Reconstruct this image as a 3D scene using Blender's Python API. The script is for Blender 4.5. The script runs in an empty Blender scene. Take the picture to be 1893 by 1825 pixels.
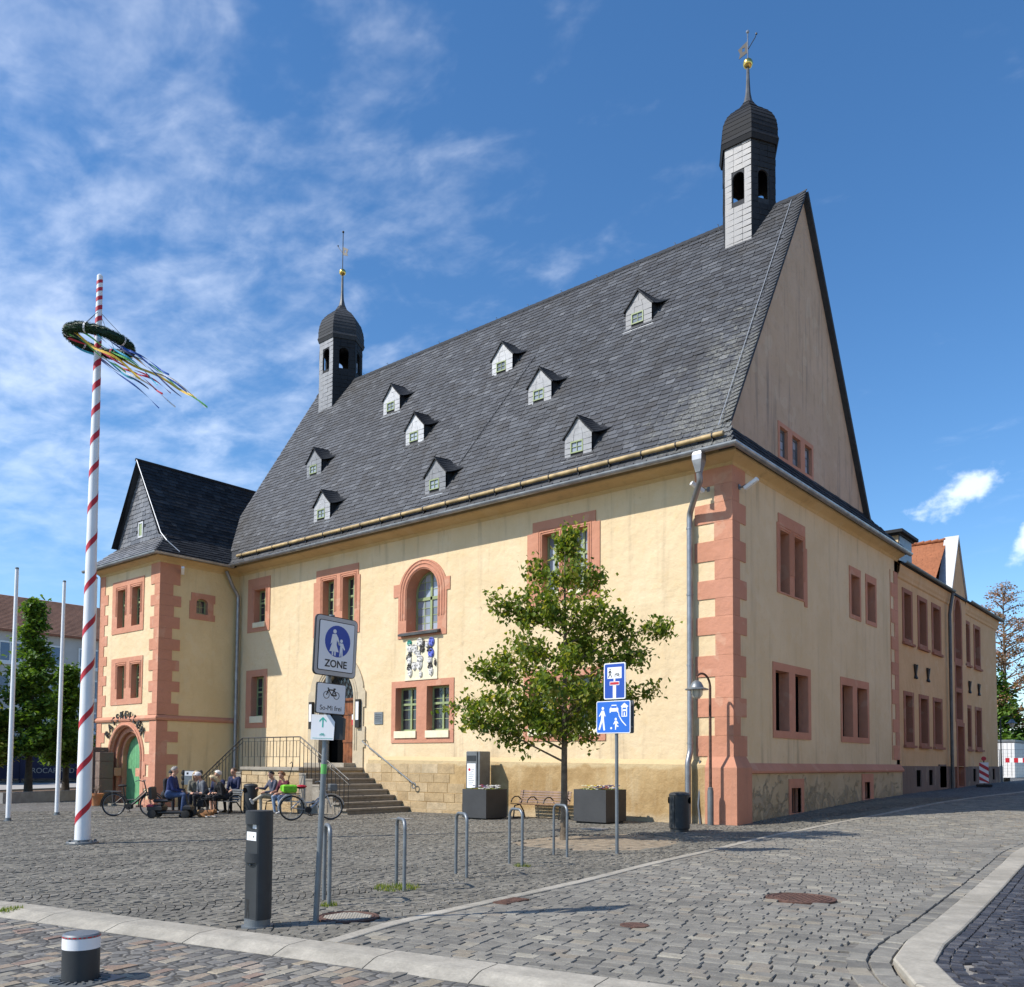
import bpy, bmesh, math, random
import numpy as np
from mathutils import Vector, Matrix
from mathutils.geometry import tessellate_polygon

R = math.radians
random.seed(11)
rng = np.random.default_rng(11)
scene = bpy.context.scene
COL = scene.collection

# ------------------------------------------------------------------ camera
CAM = Vector((10.808, -22.396, 1.65))
YAW, PITCH, ROLL, FPX = R(39.83677), R(2.83286), R(0.403), 1631.93
_fw = Vector((-math.sin(YAW) * math.cos(PITCH), math.cos(YAW) * math.cos(PITCH), math.sin(PITCH)))
_rt = Vector((math.cos(YAW), math.sin(YAW), 0))
_up = _rt.cross(_fw)
RT = math.cos(ROLL) * _rt + math.sin(ROLL) * _up
UP = -math.sin(ROLL) * _rt + math.cos(ROLL) * _up
cam_d = bpy.data.cameras.new('camera')
cam = bpy.data.objects.new('camera', cam_d)
COL.objects.link(cam)
mw = Matrix((RT, UP, -_fw)).transposed().to_4x4()
mw.translation = CAM
cam.matrix_world = mw
cam_d.sensor_fit = 'HORIZONTAL'
cam_d.sensor_width = 36
cam_d.lens = 36 * FPX / 1893
cam_d.shift_y = (1329.07 - 912.5) / 1893
cam_d.clip_start, cam_d.clip_end = 0.1, 4000
scene.camera = cam

# ------------------------------------------------------------------ light
SUN_AZ, SUN_EL = R(30.7), R(43.5)          # shadows fall towards +y, 30.7 degrees to +x
SUND = Vector((-math.sin(SUN_AZ) * math.cos(SUN_EL), -math.cos(SUN_AZ) * math.cos(SUN_EL), math.sin(SUN_EL)))
sun_d = bpy.data.lights.new('sun', 'SUN')
sun_d.energy, sun_d.angle, sun_d.color = 3.55, R(0.53), (1.0, 0.945, 0.86)
sun = bpy.data.objects.new('sun', sun_d)
COL.objects.link(sun)
sun.rotation_euler = SUND.to_track_quat('Z', 'Y').to_euler()
sun.location = (0, -30, 60)

world = bpy.data.worlds.new('World')
scene.world = world
world.use_nodes = True
wt = world.node_tree
wt.nodes.clear()


class NT:
    def __init__(s, tree):
        s.t = tree

    def n(s, kind, ins=None, **kw):
        nd = s.t.nodes.new(kind)
        for k, v in kw.items():
            setattr(nd, k, v)
        for k, v in (ins or {}).items():
            s.set(nd, k, v)
        return nd

    def set(s, nd, k, v):
        sock = nd.inputs[k]
        if isinstance(v, bpy.types.NodeSocket):
            s.t.links.new(v, sock)
        elif isinstance(v, bpy.types.Node):
            s.t.links.new(v.outputs[0], sock)
        else:
            if isinstance(v, (tuple, list)) and len(v) == 3 and len(sock.default_value) == 4:
                v = (*v, 1)
            sock.default_value = v

    def m(s, op, a, b=0.0, c=0.0, clamp=False):
        nd = s.n('ShaderNodeMath', operation=op, use_clamp=clamp)
        for i, v in enumerate((a, b, c)):
            s.set(nd, i, v)
        return nd.outputs[0]

    def mix(s, fac, a, b, blend='MIX'):
        nd = s.n('ShaderNodeMix', data_type='RGBA', blend_type=blend)
        s.set(nd, 'Factor', fac)
        s.set(nd, 6, a)
        s.set(nd, 7, b)
        return nd.outputs[2]

    def ramp(s, fac, stops, interp='LINEAR'):
        nd = s.n('ShaderNodeValToRGB')
        nd.color_ramp.interpolation = interp
        el = nd.color_ramp.elements
        while len(el) < len(stops):
            el.new(0.5)
        for e, (p, c) in zip(el, stops):
            e.position = p
            e.color = (*c, 1) if isinstance(c, (tuple, list)) else (c, c, c, 1)
        s.set(nd, 0, fac)
        return nd.outputs[0]

    def noise(s, vec, scale, detail=4, rough=0.55, dist=0.0):
        return s.n('ShaderNodeTexNoise', {'Vector': vec, 'Scale': scale, 'Detail': detail, 'Roughness': rough, 'Distortion': dist}).outputs['Fac']

    def maprange(s, v, a, b, c=0.0, d=1.0, smooth=True):
        nd = s.n('ShaderNodeMapRange', {'Value': v, 'From Min': a, 'From Max': b, 'To Min': c, 'To Max': d})
        if smooth:
            nd.interpolation_type = 'SMOOTHSTEP'
        return nd.outputs[0]

    def vscale(s, vec, sc, loc=(0, 0, 0), rot=(0, 0, 0)):
        return s.n('ShaderNodeMapping', {'Vector': vec, 'Location': loc, 'Rotation': rot, 'Scale': sc}).outputs[0]


W = NT(wt)
sky = W.n('ShaderNodeTexSky', sky_type='NISHITA', sun_disc=False)
sky.sun_elevation, sky.sun_rotation = SUN_EL, R(180) + SUN_AZ
sky.altitude, sky.air_density, sky.dust_density, sky.ozone_density = 300, 1.0, 0.3, 3.5
# clouds: a high sheet of cirrus over the left half of the sky and a few small cumulus
tc = W.n('ShaderNodeTexCoord').outputs['Generated']
sp = W.n('ShaderNodeSeparateXYZ', {0: tc})
dz = W.m('MAXIMUM', sp.outputs[2], 0.02)
flat = W.n('ShaderNodeCombineXYZ', {0: W.m('DIVIDE', sp.outputs[0], W.m('ADD', dz, 0.12)), 1: W.m('DIVIDE', sp.outputs[1], W.m('ADD', dz, 0.12)), 2: 0.0}).outputs[0]
side = W.m('ADD', W.m('MULTIPLY', sp.outputs[0], -0.86), W.m('MULTIPLY', sp.outputs[1], -0.30))   # towards the west
cover = W.maprange(side, 0.10, 0.76)
c1 = W.noise(W.vscale(flat, (1.9, 1.9, 1), (3.1, 0.7, 0)), 1.0, 3, 0.5, 0.2)
c2 = W.noise(W.vscale(flat, (4.2, 6.4, 1), (0.4, 5.2, 0), (0, 0, R(100))), 1.0, 5, 0.55, 0.5)
c3 = W.noise(W.vscale(flat, (11, 15, 1), (2.4, 1.2, 0), (0, 0, R(110))), 1.0, 4, 0.6, 0.2)
cs = W.m('ADD', W.m('ADD', W.m('MULTIPLY', c1, 0.30), W.m('MULTIPLY', c2, 0.48)), W.m('MULTIPLY', c3, 0.26))
thr = W.m('SUBTRACT', 0.61, W.m('MULTIPLY', cover, 0.23))
cirrus = W.m('MULTIPLY', W.maprange(W.m('SUBTRACT', cs, thr), -0.05, 0.34), W.maprange(sp.outputs[2], 0.10, 0.38))
cirrus = W.m('MULTIPLY', cirrus, 0.70)


def puff(dirv, rx, rz, seed):
    """one small cumulus: an oval round a direction broken up by noise"""
    d = Vector(dirv).normalized()
    rt = d.cross(Vector((0, 0, 1))).normalized()
    up = rt.cross(d)
    a = W.m('DIVIDE', W.n('ShaderNodeVectorMath', {0: tc, 1: tuple(rt)}, operation='DOT_PRODUCT').outputs['Value'], rx)
    b = W.m('DIVIDE', W.n('ShaderNodeVectorMath', {0: tc, 1: tuple(up)}, operation='DOT_PRODUCT').outputs['Value'], rz)
    b = W.m('SUBTRACT', b, W.m('MULTIPLY', a, 0.9))
    fr = W.m('GREATER_THAN', W.n('ShaderNodeVectorMath', {0: tc, 1: tuple(d)}, operation='DOT_PRODUCT').outputs['Value'], 0.5)
    r2 = W.m('SQRT', W.m('ADD', W.m('MULTIPLY', a, a), W.m('MULTIPLY', b, b)))
    nz = W.noise(W.vscale(tc, (34, 34, 44), (seed, 0, 0)), 1.0, 5, 0.55)
    v = W.m('SUBTRACT', W.m('ADD', 1.0, W.m('MULTIPLY', W.m('SUBTRACT', nz, 0.5), 2.6)), r2)
    return W.m('MULTIPLY', W.maprange(v, 0.0, 0.9), fr)


cum = W.m('MAXIMUM', puff((-0.208, 0.940, 0.268), 0.045, 0.020, 1.3), puff((-0.158, 0.963, 0.218), 0.016, 0.022, 5.0))
cum = W.m('MULTIPLY', cum, 0.9)
skyc = W.n('ShaderNodeHueSaturation', {'Saturation': 1.2, 'Value': 0.90, 'Color': sky.outputs[0]}).outputs[0]
ccol = W.mix(0.5, W.n('ShaderNodeRGB').outputs[0], skyc)
for nd in wt.nodes:
    if nd.type == 'RGB':
        nd.outputs[0].default_value = (9.4, 9.6, 9.9, 1)
both = W.m('MAXIMUM', cirrus, cum)
out_c = W.mix(both, skyc, ccol)
bg = W.n('ShaderNodeBackground', {'Color': out_c, 'Strength': 0.135})
wo = W.n('ShaderNodeOutputWorld', {'Surface': bg.outputs[0]})

vs = scene.view_settings
scene.display_settings.display_device = 'sRGB'
vs.view_transform, vs.look, vs.exposure, vs.gamma, vs.use_curve_mapping = 'Standard', 'None', 0.62, 1.0, False
scene.cycles.max_bounces = 6
scene.cycles.diffuse_bounces = 3
scene.cycles.glossy_bounces = 3
scene.cycles.transmission_bounces = 4
scene.cycles.transparent_max_bounces = 6
scene.cycles.use_denoising = True
scene.cycles.caustics_reflective = scene.cycles.caustics_refractive = False


# ------------------------------------------------------------------ materials
def base_mat(name):
    m = bpy.data.materials.new(name)
    m.use_nodes = True
    t = m.node_tree
    t.nodes.clear()
    g = NT(t)
    p = g.n('ShaderNodeBsdfPrincipled')
    g.n('ShaderNodeOutputMaterial', {'Surface': p.outputs[0]})
    return m, g, p


def pos(g):
    return g.n('ShaderNodeNewGeometry').outputs['Position']


def obc(g):
    return g.n('ShaderNodeTexCoord').outputs['Object']


def plain(name, c, rough=0.6, var=0.12, scale=6.0, bump=0.0, bscale=60.0, metal=0.0, spec=0.5, grime=0.0, rnd=0.0, coat=0.0):
    m, g, p = base_mat(name)
    v = obc(g)
    n1 = g.noise(v, scale, 5)
    lo = tuple(x * (1 - var) for x in c)
    hi = tuple(min(1, x * (1 + var)) for x in c)
    col = g.mix(g.maprange(n1, 0.3, 0.7), lo, hi)
    if rnd:
        oi = g.n('ShaderNodeObjectInfo').outputs['Random']
        col = g.mix(1.0, col, g.ramp(oi, [(0, 1 - rnd), (1, 1 + rnd)]), 'MULTIPLY')
    if grime:
        n2 = g.noise(v, scale * 2.7, 6, 0.65)
        col = g.mix(g.m('MULTIPLY', g.maprange(n2, 0.5, 0.75), grime), col, tuple(x * 0.45 for x in c))
    g.set(p, 'Base Color', col)
    rr = g.m('ADD', rough - 0.06, g.m('MULTIPLY', g.noise(v, scale * 3, 3), 0.12))
    g.set(p, 'Roughness', rr)
    p.inputs['Metallic'].default_value = metal
    p.inputs['Specular IOR Level'].default_value = spec
    if coat:
        p.inputs['Coat Weight'].default_value = coat
        p.inputs['Coat Roughness'].default_value = 0.1
    if bump:
        b = g.n('ShaderNodeBump', {'Strength': 0.6, 'Distance': bump, 'Height': g.noise(v, bscale, 4)})
        g.set(p, 'Normal', b.outputs[0])
    return m


MAT = {}


def plaster(name, c, dirty, warm, wear=1.0):
    m, g, p = base_mat(name)
    v = pos(g)
    big = g.noise(v, 0.55, 5, 0.6)
    mid = g.noise(v, 3.0, 5, 0.6)
    fine = g.noise(v, 26, 4, 0.6)
    col = g.mix(g.maprange(big, 0.32, 0.7), tuple(x * f for x, f in zip(c, (0.95, 0.93, 0.88))), tuple(min(1, x * 1.04) for x in c))
    col = g.mix(g.m('MULTIPLY', g.maprange(mid, 0.5, 0.75), 0.35 * wear, clamp=True), col, warm)
    col = g.mix(g.m('MULTIPLY', g.maprange(fine, 0.48, 0.8), 0.25), col, tuple(x * 0.8 for x in c))
    streak = g.noise(g.vscale(v, (2.6, 2.6, 0.22)), 1.0, 6, 0.62)
    z = g.n('ShaderNodeSeparateXYZ', {0: v}).outputs[2]
    low = g.maprange(z, 3.2, 0.9)
    top = g.maprange(z, 8.2, 9.9)
    amt = g.m('ADD', g.m('MULTIPLY', g.m('MAXIMUM', low, g.m('MULTIPLY', top, 0.6)), 0.6 * wear ** .5), 0.16 * wear * wear)
    oi = g.n('ShaderNodeObjectInfo').outputs['Random']
    col = g.mix(g.m('MULTIPLY', g.maprange(streak, 0.5, 0.78), amt), col, dirty)
    # hairline cracks and old repair blotches
    blot = g.noise(g.vscale(v, (1, 1, 1), (7, 3, 1)), 1.5, 2, 0.4)
    col = g.mix(g.m('MULTIPLY', g.maprange(blot, 0.63, 0.66), 0.10), col, (0.78, 0.70, 0.52))
    # soot specks and little chips, clustered as on old limewash
    sp1 = g.n('ShaderNodeTexVoronoi', {'Vector': v, 'Scale': 3.4, 'Randomness': 1.0}).outputs['Distance']
    spk = g.m('MULTIPLY', g.maprange(g.m('ADD', sp1, g.m('MULTIPLY', fine, 0.12)), 0.16, 0.10), g.maprange(g.noise(v, 0.9, 3), 0.48, 0.62))
    col = g.mix(g.m('MULTIPLY', spk, 0.55), col, tuple(x * 0.55 for x in c))
    col = g.mix(1.0, col, g.ramp(oi, [(0, 0.92), (1, 1.05)]), 'MULTIPLY') if 'quoin' in name else col
    # weathered paint: darker where the relief is worn
    wn = g.noise(v, 7.5, 7, 0.72)
    col = g.mix(g.m('MULTIPLY', g.maprange(wn, 0.56, 0.74), 0.22 * wear), col, tuple(x * 0.62 for x in c))
    g.set(p, 'Base Color', col)
    p.inputs['Roughness'].default_value = 0.9
    p.inputs['Specular IOR Level'].default_value = 0.25
    h = g.m('ADD', g.m('MULTIPLY', g.noise(v, 3.2, 4), 1.4), g.m('MULTIPLY', g.noise(v, 38, 5, 0.7), 0.30))
    b = g.n('ShaderNodeBump', {'Strength': 0.55, 'Distance': 0.05, 'Height': h})
    g.set(p, 'Normal', b.outputs[0])
    return m


MAT['wall'] = plaster('cream_plaster', (0.725, 0.572, 0.368), (0.38, 0.29, 0.19), (0.71, 0.52, 0.285), 1.5)
MAT['wall_tower'] = plaster('ochre_plaster', (0.74, 0.58, 0.33), (0.36, 0.27, 0.16), (0.70, 0.50, 0.25))
MAT['wall_annex'] = plaster('tan_plaster', (0.66, 0.43, 0.235), (0.38, 0.25, 0.15), (0.62, 0.38, 0.19))
MAT['gable'] = plaster('pinkish_gable_plaster', (0.53, 0.385, 0.275), (0.22, 0.18, 0.15), (0.42, 0.30, 0.20), 1.7)
MAT['pink'] = plaster('salmon_painted_sandstone', (0.55, 0.262, 0.175), (0.42, 0.20, 0.14), (0.58, 0.30, 0.20))
MAT['pink2'] = plaster('salmon_quoin_paint', (0.56, 0.268, 0.178), (0.42, 0.22, 0.15), (0.56, 0.25, 0.15))
MAT['redstone'] = plaster('dark_red_annex_stone', (0.34, 0.15, 0.10), (0.22, 0.11, 0.08), (0.36, 0.17, 0.11))
MAT['cream_sill'] = plain('cream_sill', (0.78, 0.70, 0.50), 0.85, 0.08, 5, 0.002)
MAT['cornice'] = plaster('ochre_cornice', (0.62, 0.45, 0.24), (0.38, 0.27, 0.15), (0.58, 0.40, 0.19))


def stone_mat(name, stops, rough=0.85, bump=0.012, rnd=True, lichen=None, scale=7.0, spec=0.3):
    """one colour per piece: face attribute 'rnd' in joined meshes, object random on single pieces"""
    m, g, p = base_mat(name)
    v = pos(g)
    at = g.n('ShaderNodeAttribute', attribute_name='rnd').outputs['Fac']
    oi = g.n('ShaderNodeObjectInfo').outputs['Random']
    r = g.m('FRACT', g.m('ADD', at, oi))
    col = g.ramp(r, stops)
    n1 = g.noise(v, scale, 5, 0.6)
    n2 = g.noise(v, scale * 7, 4, 0.6)
    col = g.mix(1.0, col, g.ramp(n1, [(0.25, 0.78), (0.75, 1.18)]), 'MULTIPLY')
    col = g.mix(1.0, col, g.ramp(n2, [(0.25, 0.86), (0.75, 1.12)]), 'MULTIPLY')
    n3 = g.noise(v, 0.55, 6, 0.68)
    col = g.mix(1.0, col, g.ramp(n3, [(0.3, 0.78), (0.7, 1.12)]), 'MULTIPLY')
    if lichen:
        col = lichen(g, v, col)
    g.set(p, 'Base Color', col)
    p.inputs['Specular IOR Level'].default_value = spec
    g.set(p, 'Roughness', g.m('ADD', rough - 0.1, g.m('MULTIPLY', n1, 0.2)))
    b = g.n('ShaderNodeBump', {'Strength': 0.7, 'Distance': bump, 'Height': g.noise(v, scale * 4, 5, 0.65)})
    g.set(p, 'Normal', b.outputs[0])
    return m


def roof_lichen(g, v, col):
    x = g.n('ShaderNodeSeparateXYZ', {0: v})
    near = g.maprange(x.outputs[0], -9.0, 0.1)
    zz = g.maprange(x.outputs[2], 19.5, 10.6)
    n = g.noise(v, 1.7, 7, 0.72, 0.6)
    n2 = g.noise(v, 9.0, 6, 0.7)
    a = g.m('ADD', g.m('MULTIPLY', n, 0.7), g.m('MULTIPLY', n2, 0.42))
    thr = g.m('SUBTRACT', 0.79, g.m('MULTIPLY', g.m('MULTIPLY', near, near), g.m('ADD', 0.13, g.m('MULTIPLY', zz, 0.22))))
    mk = g.maprange(g.m('SUBTRACT', a, thr), 0.0, 0.10)
    mk = g.m('MULTIPLY', mk, g.maprange(g.noise(v, 24.0, 4, 0.7), 0.40, 0.62))
    col = g.mix(g.m('MULTIPLY', mk, 0.85), col, (0.235, 0.235, 0.205))
    br = g.noise(v, 1.3, 6, 0.72)
    col = g.mix(g.m('MULTIPLY', g.maprange(br, 0.48, 0.66), 0.6), col, (0.034, 0.031, 0.028))
    st = g.noise(g.vscale(v, (3.2, 0.5, 0.35)), 1.0, 5, 0.65)
    col = g.mix(g.m('MULTIPLY', g.maprange(st, 0.55, 0.75), 0.2), col, (0.14, 0.142, 0.145))
    return col


SL = [(0.0, (0.040, 0.041, 0.046)), (0.3, (0.054, 0.057, 0.064)), (0.7, (0.068, 0.072, 0.081)), (0.93, (0.082, 0.087, 0.097)), (1.0, (0.115, 0.12, 0.13))]
MAT['slate'] = stone_mat('grey_slate', SL, 0.58, 0.006, lichen=roof_lichen, scale=5, spec=0.45)
MAT['slate_plain'] = stone_mat('grey_cladding_slate', [(p, tuple(x * .6 for x in c)) for p, c in SL], 0.7, 0.005, scale=6, spec=0.12)  # roof slate darkened: shade of turret sides and tower slope sits in the colour
MAT['slate_mid'] = stone_mat('sunlit_gable_slate', [(0, (0.102, 0.106, 0.119)), (0.5, (0.145, 0.149, 0.162)), (1, (0.204, 0.208, 0.221))], 0.5, 0.004, scale=6, spec=0.5)  # lighter slate: sunlight on the tower gable put into the colour
MAT['slate_glint'] = stone_mat('silver_glint_slate', [(0, (0.188, 0.194, 0.206)), (0.4, (0.288, 0.294, 0.306)), (0.8, (0.413, 0.419, 0.431)), (1, (0.575, 0.581, 0.594))], 0.5, 0.004, scale=6, spec=0.6)  # sun glint on the front faces put into a paler slate colour
MAT['cobble'] = stone_mat('grey_small_cobble', [(0, (0.153, 0.141, 0.118)), (0.5, (0.189, 0.175, 0.145)), (0.9, (0.219, 0.203, 0.169)), (1, (0.265, 0.244, 0.204))], 0.78, 0.012, scale=9)
SETT = [(0.0, (0.168, 0.159, 0.139)), (0.3, (0.209, 0.197, 0.171)), (0.6, (0.240, 0.225, 0.193)), (0.86, (0.281, 0.263, 0.222)), (0.91, (0.245, 0.215, 0.175)), (0.95, (0.275, 0.240, 0.185)), (1.0, (0.347, 0.322, 0.261))]
MAT['sett'] = stone_mat('granite_sett', SETT, 0.75, 0.01, scale=9)
MAT['sett_warm'] = stone_mat('mixed_granite_sett', [(0.0, (0.158, 0.148, 0.135)), (0.25, (0.250, 0.232, 0.196)), (0.45, (0.315, 0.284, 0.223)), (0.6, (0.278, 0.201, 0.146)), (0.75, (0.352, 0.306, 0.223)), (0.88, (0.241, 0.166, 0.131)), (1.0, (0.389, 0.349, 0.277))], 0.75, 0.01, scale=9)
MAT['mosaic'] = stone_mat('dark_basalt_mosaic', [(0, (0.035, 0.036, 0.045)), (0.6, (0.062, 0.063, 0.075)), (1, (0.11, 0.108, 0.115))], 0.6, 0.01, scale=12)
MAT['kerb'] = stone_mat('pale_granite_kerb', [(0, (0.365, 0.334, 0.275)), (1, (0.424, 0.390, 0.326))], 0.8, 0.006, scale=5)
MAT['ashlar'] = stone_mat('yellow_sandstone_block', [(0, (0.44, 0.315, 0.17)), (0.5, (0.50, 0.37, 0.21)), (1, (0.56, 0.44, 0.28))], 0.9, 0.03, scale=3)
MAT['step'] = stone_mat('weathered_stone_step', [(0, (0.26, 0.225, 0.18)), (1, (0.36, 0.32, 0.26))], 0.85, 0.012, scale=5)
MAT['redtile'] = stone_mat('orange_clay_tile', [(0, (0.245, 0.078, 0.036)), (0.6, (0.317, 0.109, 0.048)), (1, (0.360, 0.148, 0.072))], 0.8, 0.006, scale=8)
MAT['browntile'] = stone_mat('brown_clay_tile', [(0, (0.21, 0.10, 0.065)), (0.6, (0.27, 0.135, 0.085)), (1, (0.34, 0.18, 0.12))], 0.85, 0.006, scale=8)


def plinth_mat():
    m, g, p = base_mat('stained_plinth_render')
    v = pos(g)
    z = g.n('ShaderNodeSeparateXYZ', {0: v}).outputs[2]
    big = g.noise(v, 0.7, 6, 0.65)
    st = g.noise(g.vscale(v, (3.0, 3.0, 0.35)), 1.0, 6, 0.65)
    col = g.mix(g.maprange(big, 0.35, 0.68), (0.36, 0.235, 0.105), (0.52, 0.37, 0.19))
    col = g.mix(g.m('MULTIPLY', g.maprange(st, 0.5, 0.75), 0.5), col, (0.58, 0.47, 0.30))
    edge = g.m('ADD', z, g.m('MULTIPLY', g.m('SUBTRACT', g.noise(v, 1.6, 5, 0.6), 0.5), 0.5))
    col = g.mix(g.m('MULTIPLY', g.maprange(edge, 1.48, 1.6), 0.9), col, (0.58, 0.45, 0.26))
    col = g.mix(g.m('MULTIPLY', g.maprange(edge, 0.28, 0.05), 0.5), col, (0.56, 0.47, 0.33))
    col = g.mix(g.m('MULTIPLY', g.maprange(g.noise(v, 5, 6, 0.7), 0.6, 0.75), 0.4), col, (0.25, 0.17, 0.09))
    g.set(p, 'Base Color', col)
    p.inputs['Roughness'].default_value = 0.95
    p.inputs['Specular IOR Level'].default_value = 0.2
    b = g.n('ShaderNodeBump', {'Strength': 0.8, 'Distance': 0.05, 'Height': g.m('ADD', g.noise(v, 4, 6, 0.7), g.m('MULTIPLY', g.noise(v, 0.9, 3), 1.5))})
    g.set(p, 'Normal', b.outputs[0])
    return m


MAT['plinth'] = plinth_mat()


def side_plinth_mat():
    m, g, p = base_mat('peeling_plinth_render')
    v = pos(g)
    z = g.n('ShaderNodeSeparateXYZ', {0: v}).outputs[2]
    big = g.noise(v, 0.8, 6, 0.65)
    col = g.mix(g.maprange(big, 0.35, 0.68), (0.46, 0.36, 0.22), (0.53, 0.43, 0.28))
    pe = g.m('ADD', g.noise(v, 2.3, 7, 0.72, 0.8), g.m('MULTIPLY', g.maprange(z, 1.3, 0.3), 0.13))
    col = g.mix(g.m('MULTIPLY', g.maprange(pe, 0.63, 0.72), 0.55), col, (0.30, 0.25, 0.19))
    g.set(p, 'Base Color', col)
    p.inputs['Roughness'].default_value = 0.95
    p.inputs['Specular IOR Level'].default_value = 0.2
    b = g.n('ShaderNodeBump', {'Strength': 0.9, 'Distance': 0.05, 'Height': g.maprange(pe, 0.55, 0.7)})
    g.set(p, 'Normal', b.outputs[0])
    return m


MAT['plinth_side'] = side_plinth_mat()


def ground_mat():
    m, g, p = base_mat('far_cobble_ground')
    v = pos(g)
    vv = g.n('ShaderNodeTexVoronoi', {'Vector': v, 'Scale': 8.5, 'Randomness': 0.75}, feature='DISTANCE_TO_EDGE')
    vc = g.n('ShaderNodeTexVoronoi', {'Vector': v, 'Scale': 8.5, 'Randomness': 0.75})
    r = g.n('ShaderNodeSeparateColor', {0: vc.outputs['Color']}).outputs[0]
    st = g.ramp(r, [(0, (0.115, 0.110, 0.102)), (0.5, (0.165, 0.158, 0.145)), (1, (0.22, 0.21, 0.195))])
    big = g.noise(v, 0.35, 5, 0.6)
    st = g.mix(1.0, st, g.ramp(big, [(0.3, 0.85), (0.7, 1.12)]), 'MULTIPLY')
    col = g.mix(g.maprange(vv.outputs[0], 0.02, 0.07), (0.07, 0.064, 0.054), st)
    g.set(p, 'Base Color', col)
    p.inputs['Roughness'].default_value = 0.85
    p.inputs['Specular IOR Level'].default_value = 0.3
    b = g.n('ShaderNodeBump', {'Strength': 0.6, 'Distance': 0.02, 'Height': g.maprange(vv.outputs[0], 0.0, 0.2)})
    g.set(p, 'Normal', b.outputs[0])
    return m


MAT['ground'] = ground_mat()
MAT['joint'] = plain('sandy_joint_bed', (0.15, 0.138, 0.118), 0.95, 0.3, 9, 0.01, 60)
MAT['joint_light'] = plain('pale_joint_sand', (0.27, 0.25, 0.22), 0.95, 0.25, 9, 0.01, 60)
MAT['gravel'] = plain('sandy_tree_gravel', (0.27, 0.215, 0.15), 0.95, 0.35, 5, 0.02, 50, grime=0.4)
MAT['zinc'] = plain('weathered_zinc', (0.30, 0.31, 0.33), 0.42, 0.18, 3, metal=0.75)
MAT['zinc_light'] = plain('pale_zinc_sheet', (0.42, 0.44, 0.46), 0.45, 0.1, 3, metal=0.3)
MAT['darkzinc'] = plain('dark_gutter_metal', (0.10, 0.105, 0.11), 0.5, 0.2, 3, metal=0.5)
MAT['copper'] = plain('yellow_snow_guard_pole', (0.42, 0.30, 0.14), 0.6, 0.35, 2.2, grime=0.6)
MAT['gold'] = plain('gilded_ball', (0.80, 0.56, 0.16), 0.25, 0.08, 4, metal=1.0)
MAT['iron'] = plain('black_wrought_iron', (0.018, 0.017, 0.016), 0.5, 0.2, 8)
MAT['steel'] = plain('galvanised_steel', (0.19, 0.21, 0.225), 0.45, 0.15, 5, metal=0.45)
MAT['steel_dark'] = plain('grey_painted_steel', (0.14, 0.15, 0.155), 0.45, 0.15, 5, metal=0.2)
MAT['anthracite'] = plain('anthracite_coating', (0.030, 0.034, 0.038), 0.5, 0.12, 3, grime=0.3, spec=0.4)
MAT['planter'] = plain('grey_planter_panel', (0.042, 0.043, 0.045), 0.55, 0.1, 2, grime=0.2)
MAT['black'] = plain('black_rubber', (0.012, 0.012, 0.012), 0.75, 0.2, 8)
MAT['darkvoid'] = plain('unlit_interior', (0.006, 0.006, 0.006), 0.95, 0.1, 2, spec=0.0)
MAT['white'] = plain('white_enamel', (0.80, 0.81, 0.82), 0.35, 0.04, 2)
MAT['signwhite'] = plain('sign_white_film', (0.80, 0.81, 0.83), 0.45, 0.02, 2)
MAT['signblue'] = plain('sign_blue_film', (0.008, 0.065, 0.38), 0.4, 0.05, 2)
MAT['signblue2'] = plain('sign_mid_blue_film', (0.012, 0.13, 0.55), 0.4, 0.05, 2)
MAT['signred'] = plain('red_film', (0.50, 0.014, 0.03), 0.45, 0.06, 2)
MAT['signblack'] = plain('black_print', (0.012, 0.012, 0.014), 0.5, 0.05, 2)
MAT['teal'] = plain('teal_print', (0.03, 0.42, 0.33), 0.5, 0.05, 2)
MAT['greensash'] = plain('olive_green_paint', (0.27, 0.33, 0.16), 0.55, 0.1, 4)
MAT['greendoor'] = plain('green_door_paint', (0.13, 0.36, 0.17), 0.6, 0.15, 3, grime=0.25)
MAT['wooddoor'] = plain('varnished_oak', (0.20, 0.065, 0.02), 0.45, 0.45, 3.5, 0.002, 30)
MAT['doorstone'] = plaster('beige_portal_stone', (0.52, 0.44, 0.32), (0.34, 0.28, 0.20), (0.56, 0.46, 0.30))
MAT['benchwood'] = plain('varnished_bench_slat', (0.21, 0.12, 0.065), 0.3, 0.35, 4, coat=0.4)
MAT['terracotta'] = plain('terracotta_pot', (0.48, 0.20, 0.08), 0.8, 0.15, 5)
MAT['bark'] = plain('grey_brown_bark', (0.15, 0.115, 0.08), 0.9, 0.35, 9, 0.02, 30)
MAT['bark_dark'] = plain('dark_bark', (0.05, 0.042, 0.034), 0.9, 0.3, 9, 0.02, 30)
MAT['wetconcrete'] = plain('grey_concrete', (0.30, 0.285, 0.26), 0.9, 0.15, 3, 0.006)
MAT['rust'] = plain('rusty_cast_iron', (0.10, 0.05, 0.035), 0.75, 0.35, 14, 0.006, 70)
MAT['oldstone'] = plaster('dark_weathered_stone', (0.20, 0.145, 0.12), (0.10, 0.08, 0.07), (0.24, 0.16, 0.12))
MAT['white_wreath'] = plain('white_ribbon', (0.78, 0.78, 0.80), 0.6, 0.04)
for k, c in (('rib_blue', (0.012, 0.09, 0.42)), ('rib_red', (0.55, 0.02, 0.06)), ('rib_yellow', (0.78, 0.48, 0.05)), ('rib_green', (0.12, 0.42, 0.10)), ('rib_navy', (0.015, 0.03, 0.16)), ('rib_cyan', (0.04, 0.40, 0.58))):
    MAT[k] = plain(k.replace('rib_', '') + '_crepe_ribbon', c, 0.6, 0.08)


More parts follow.
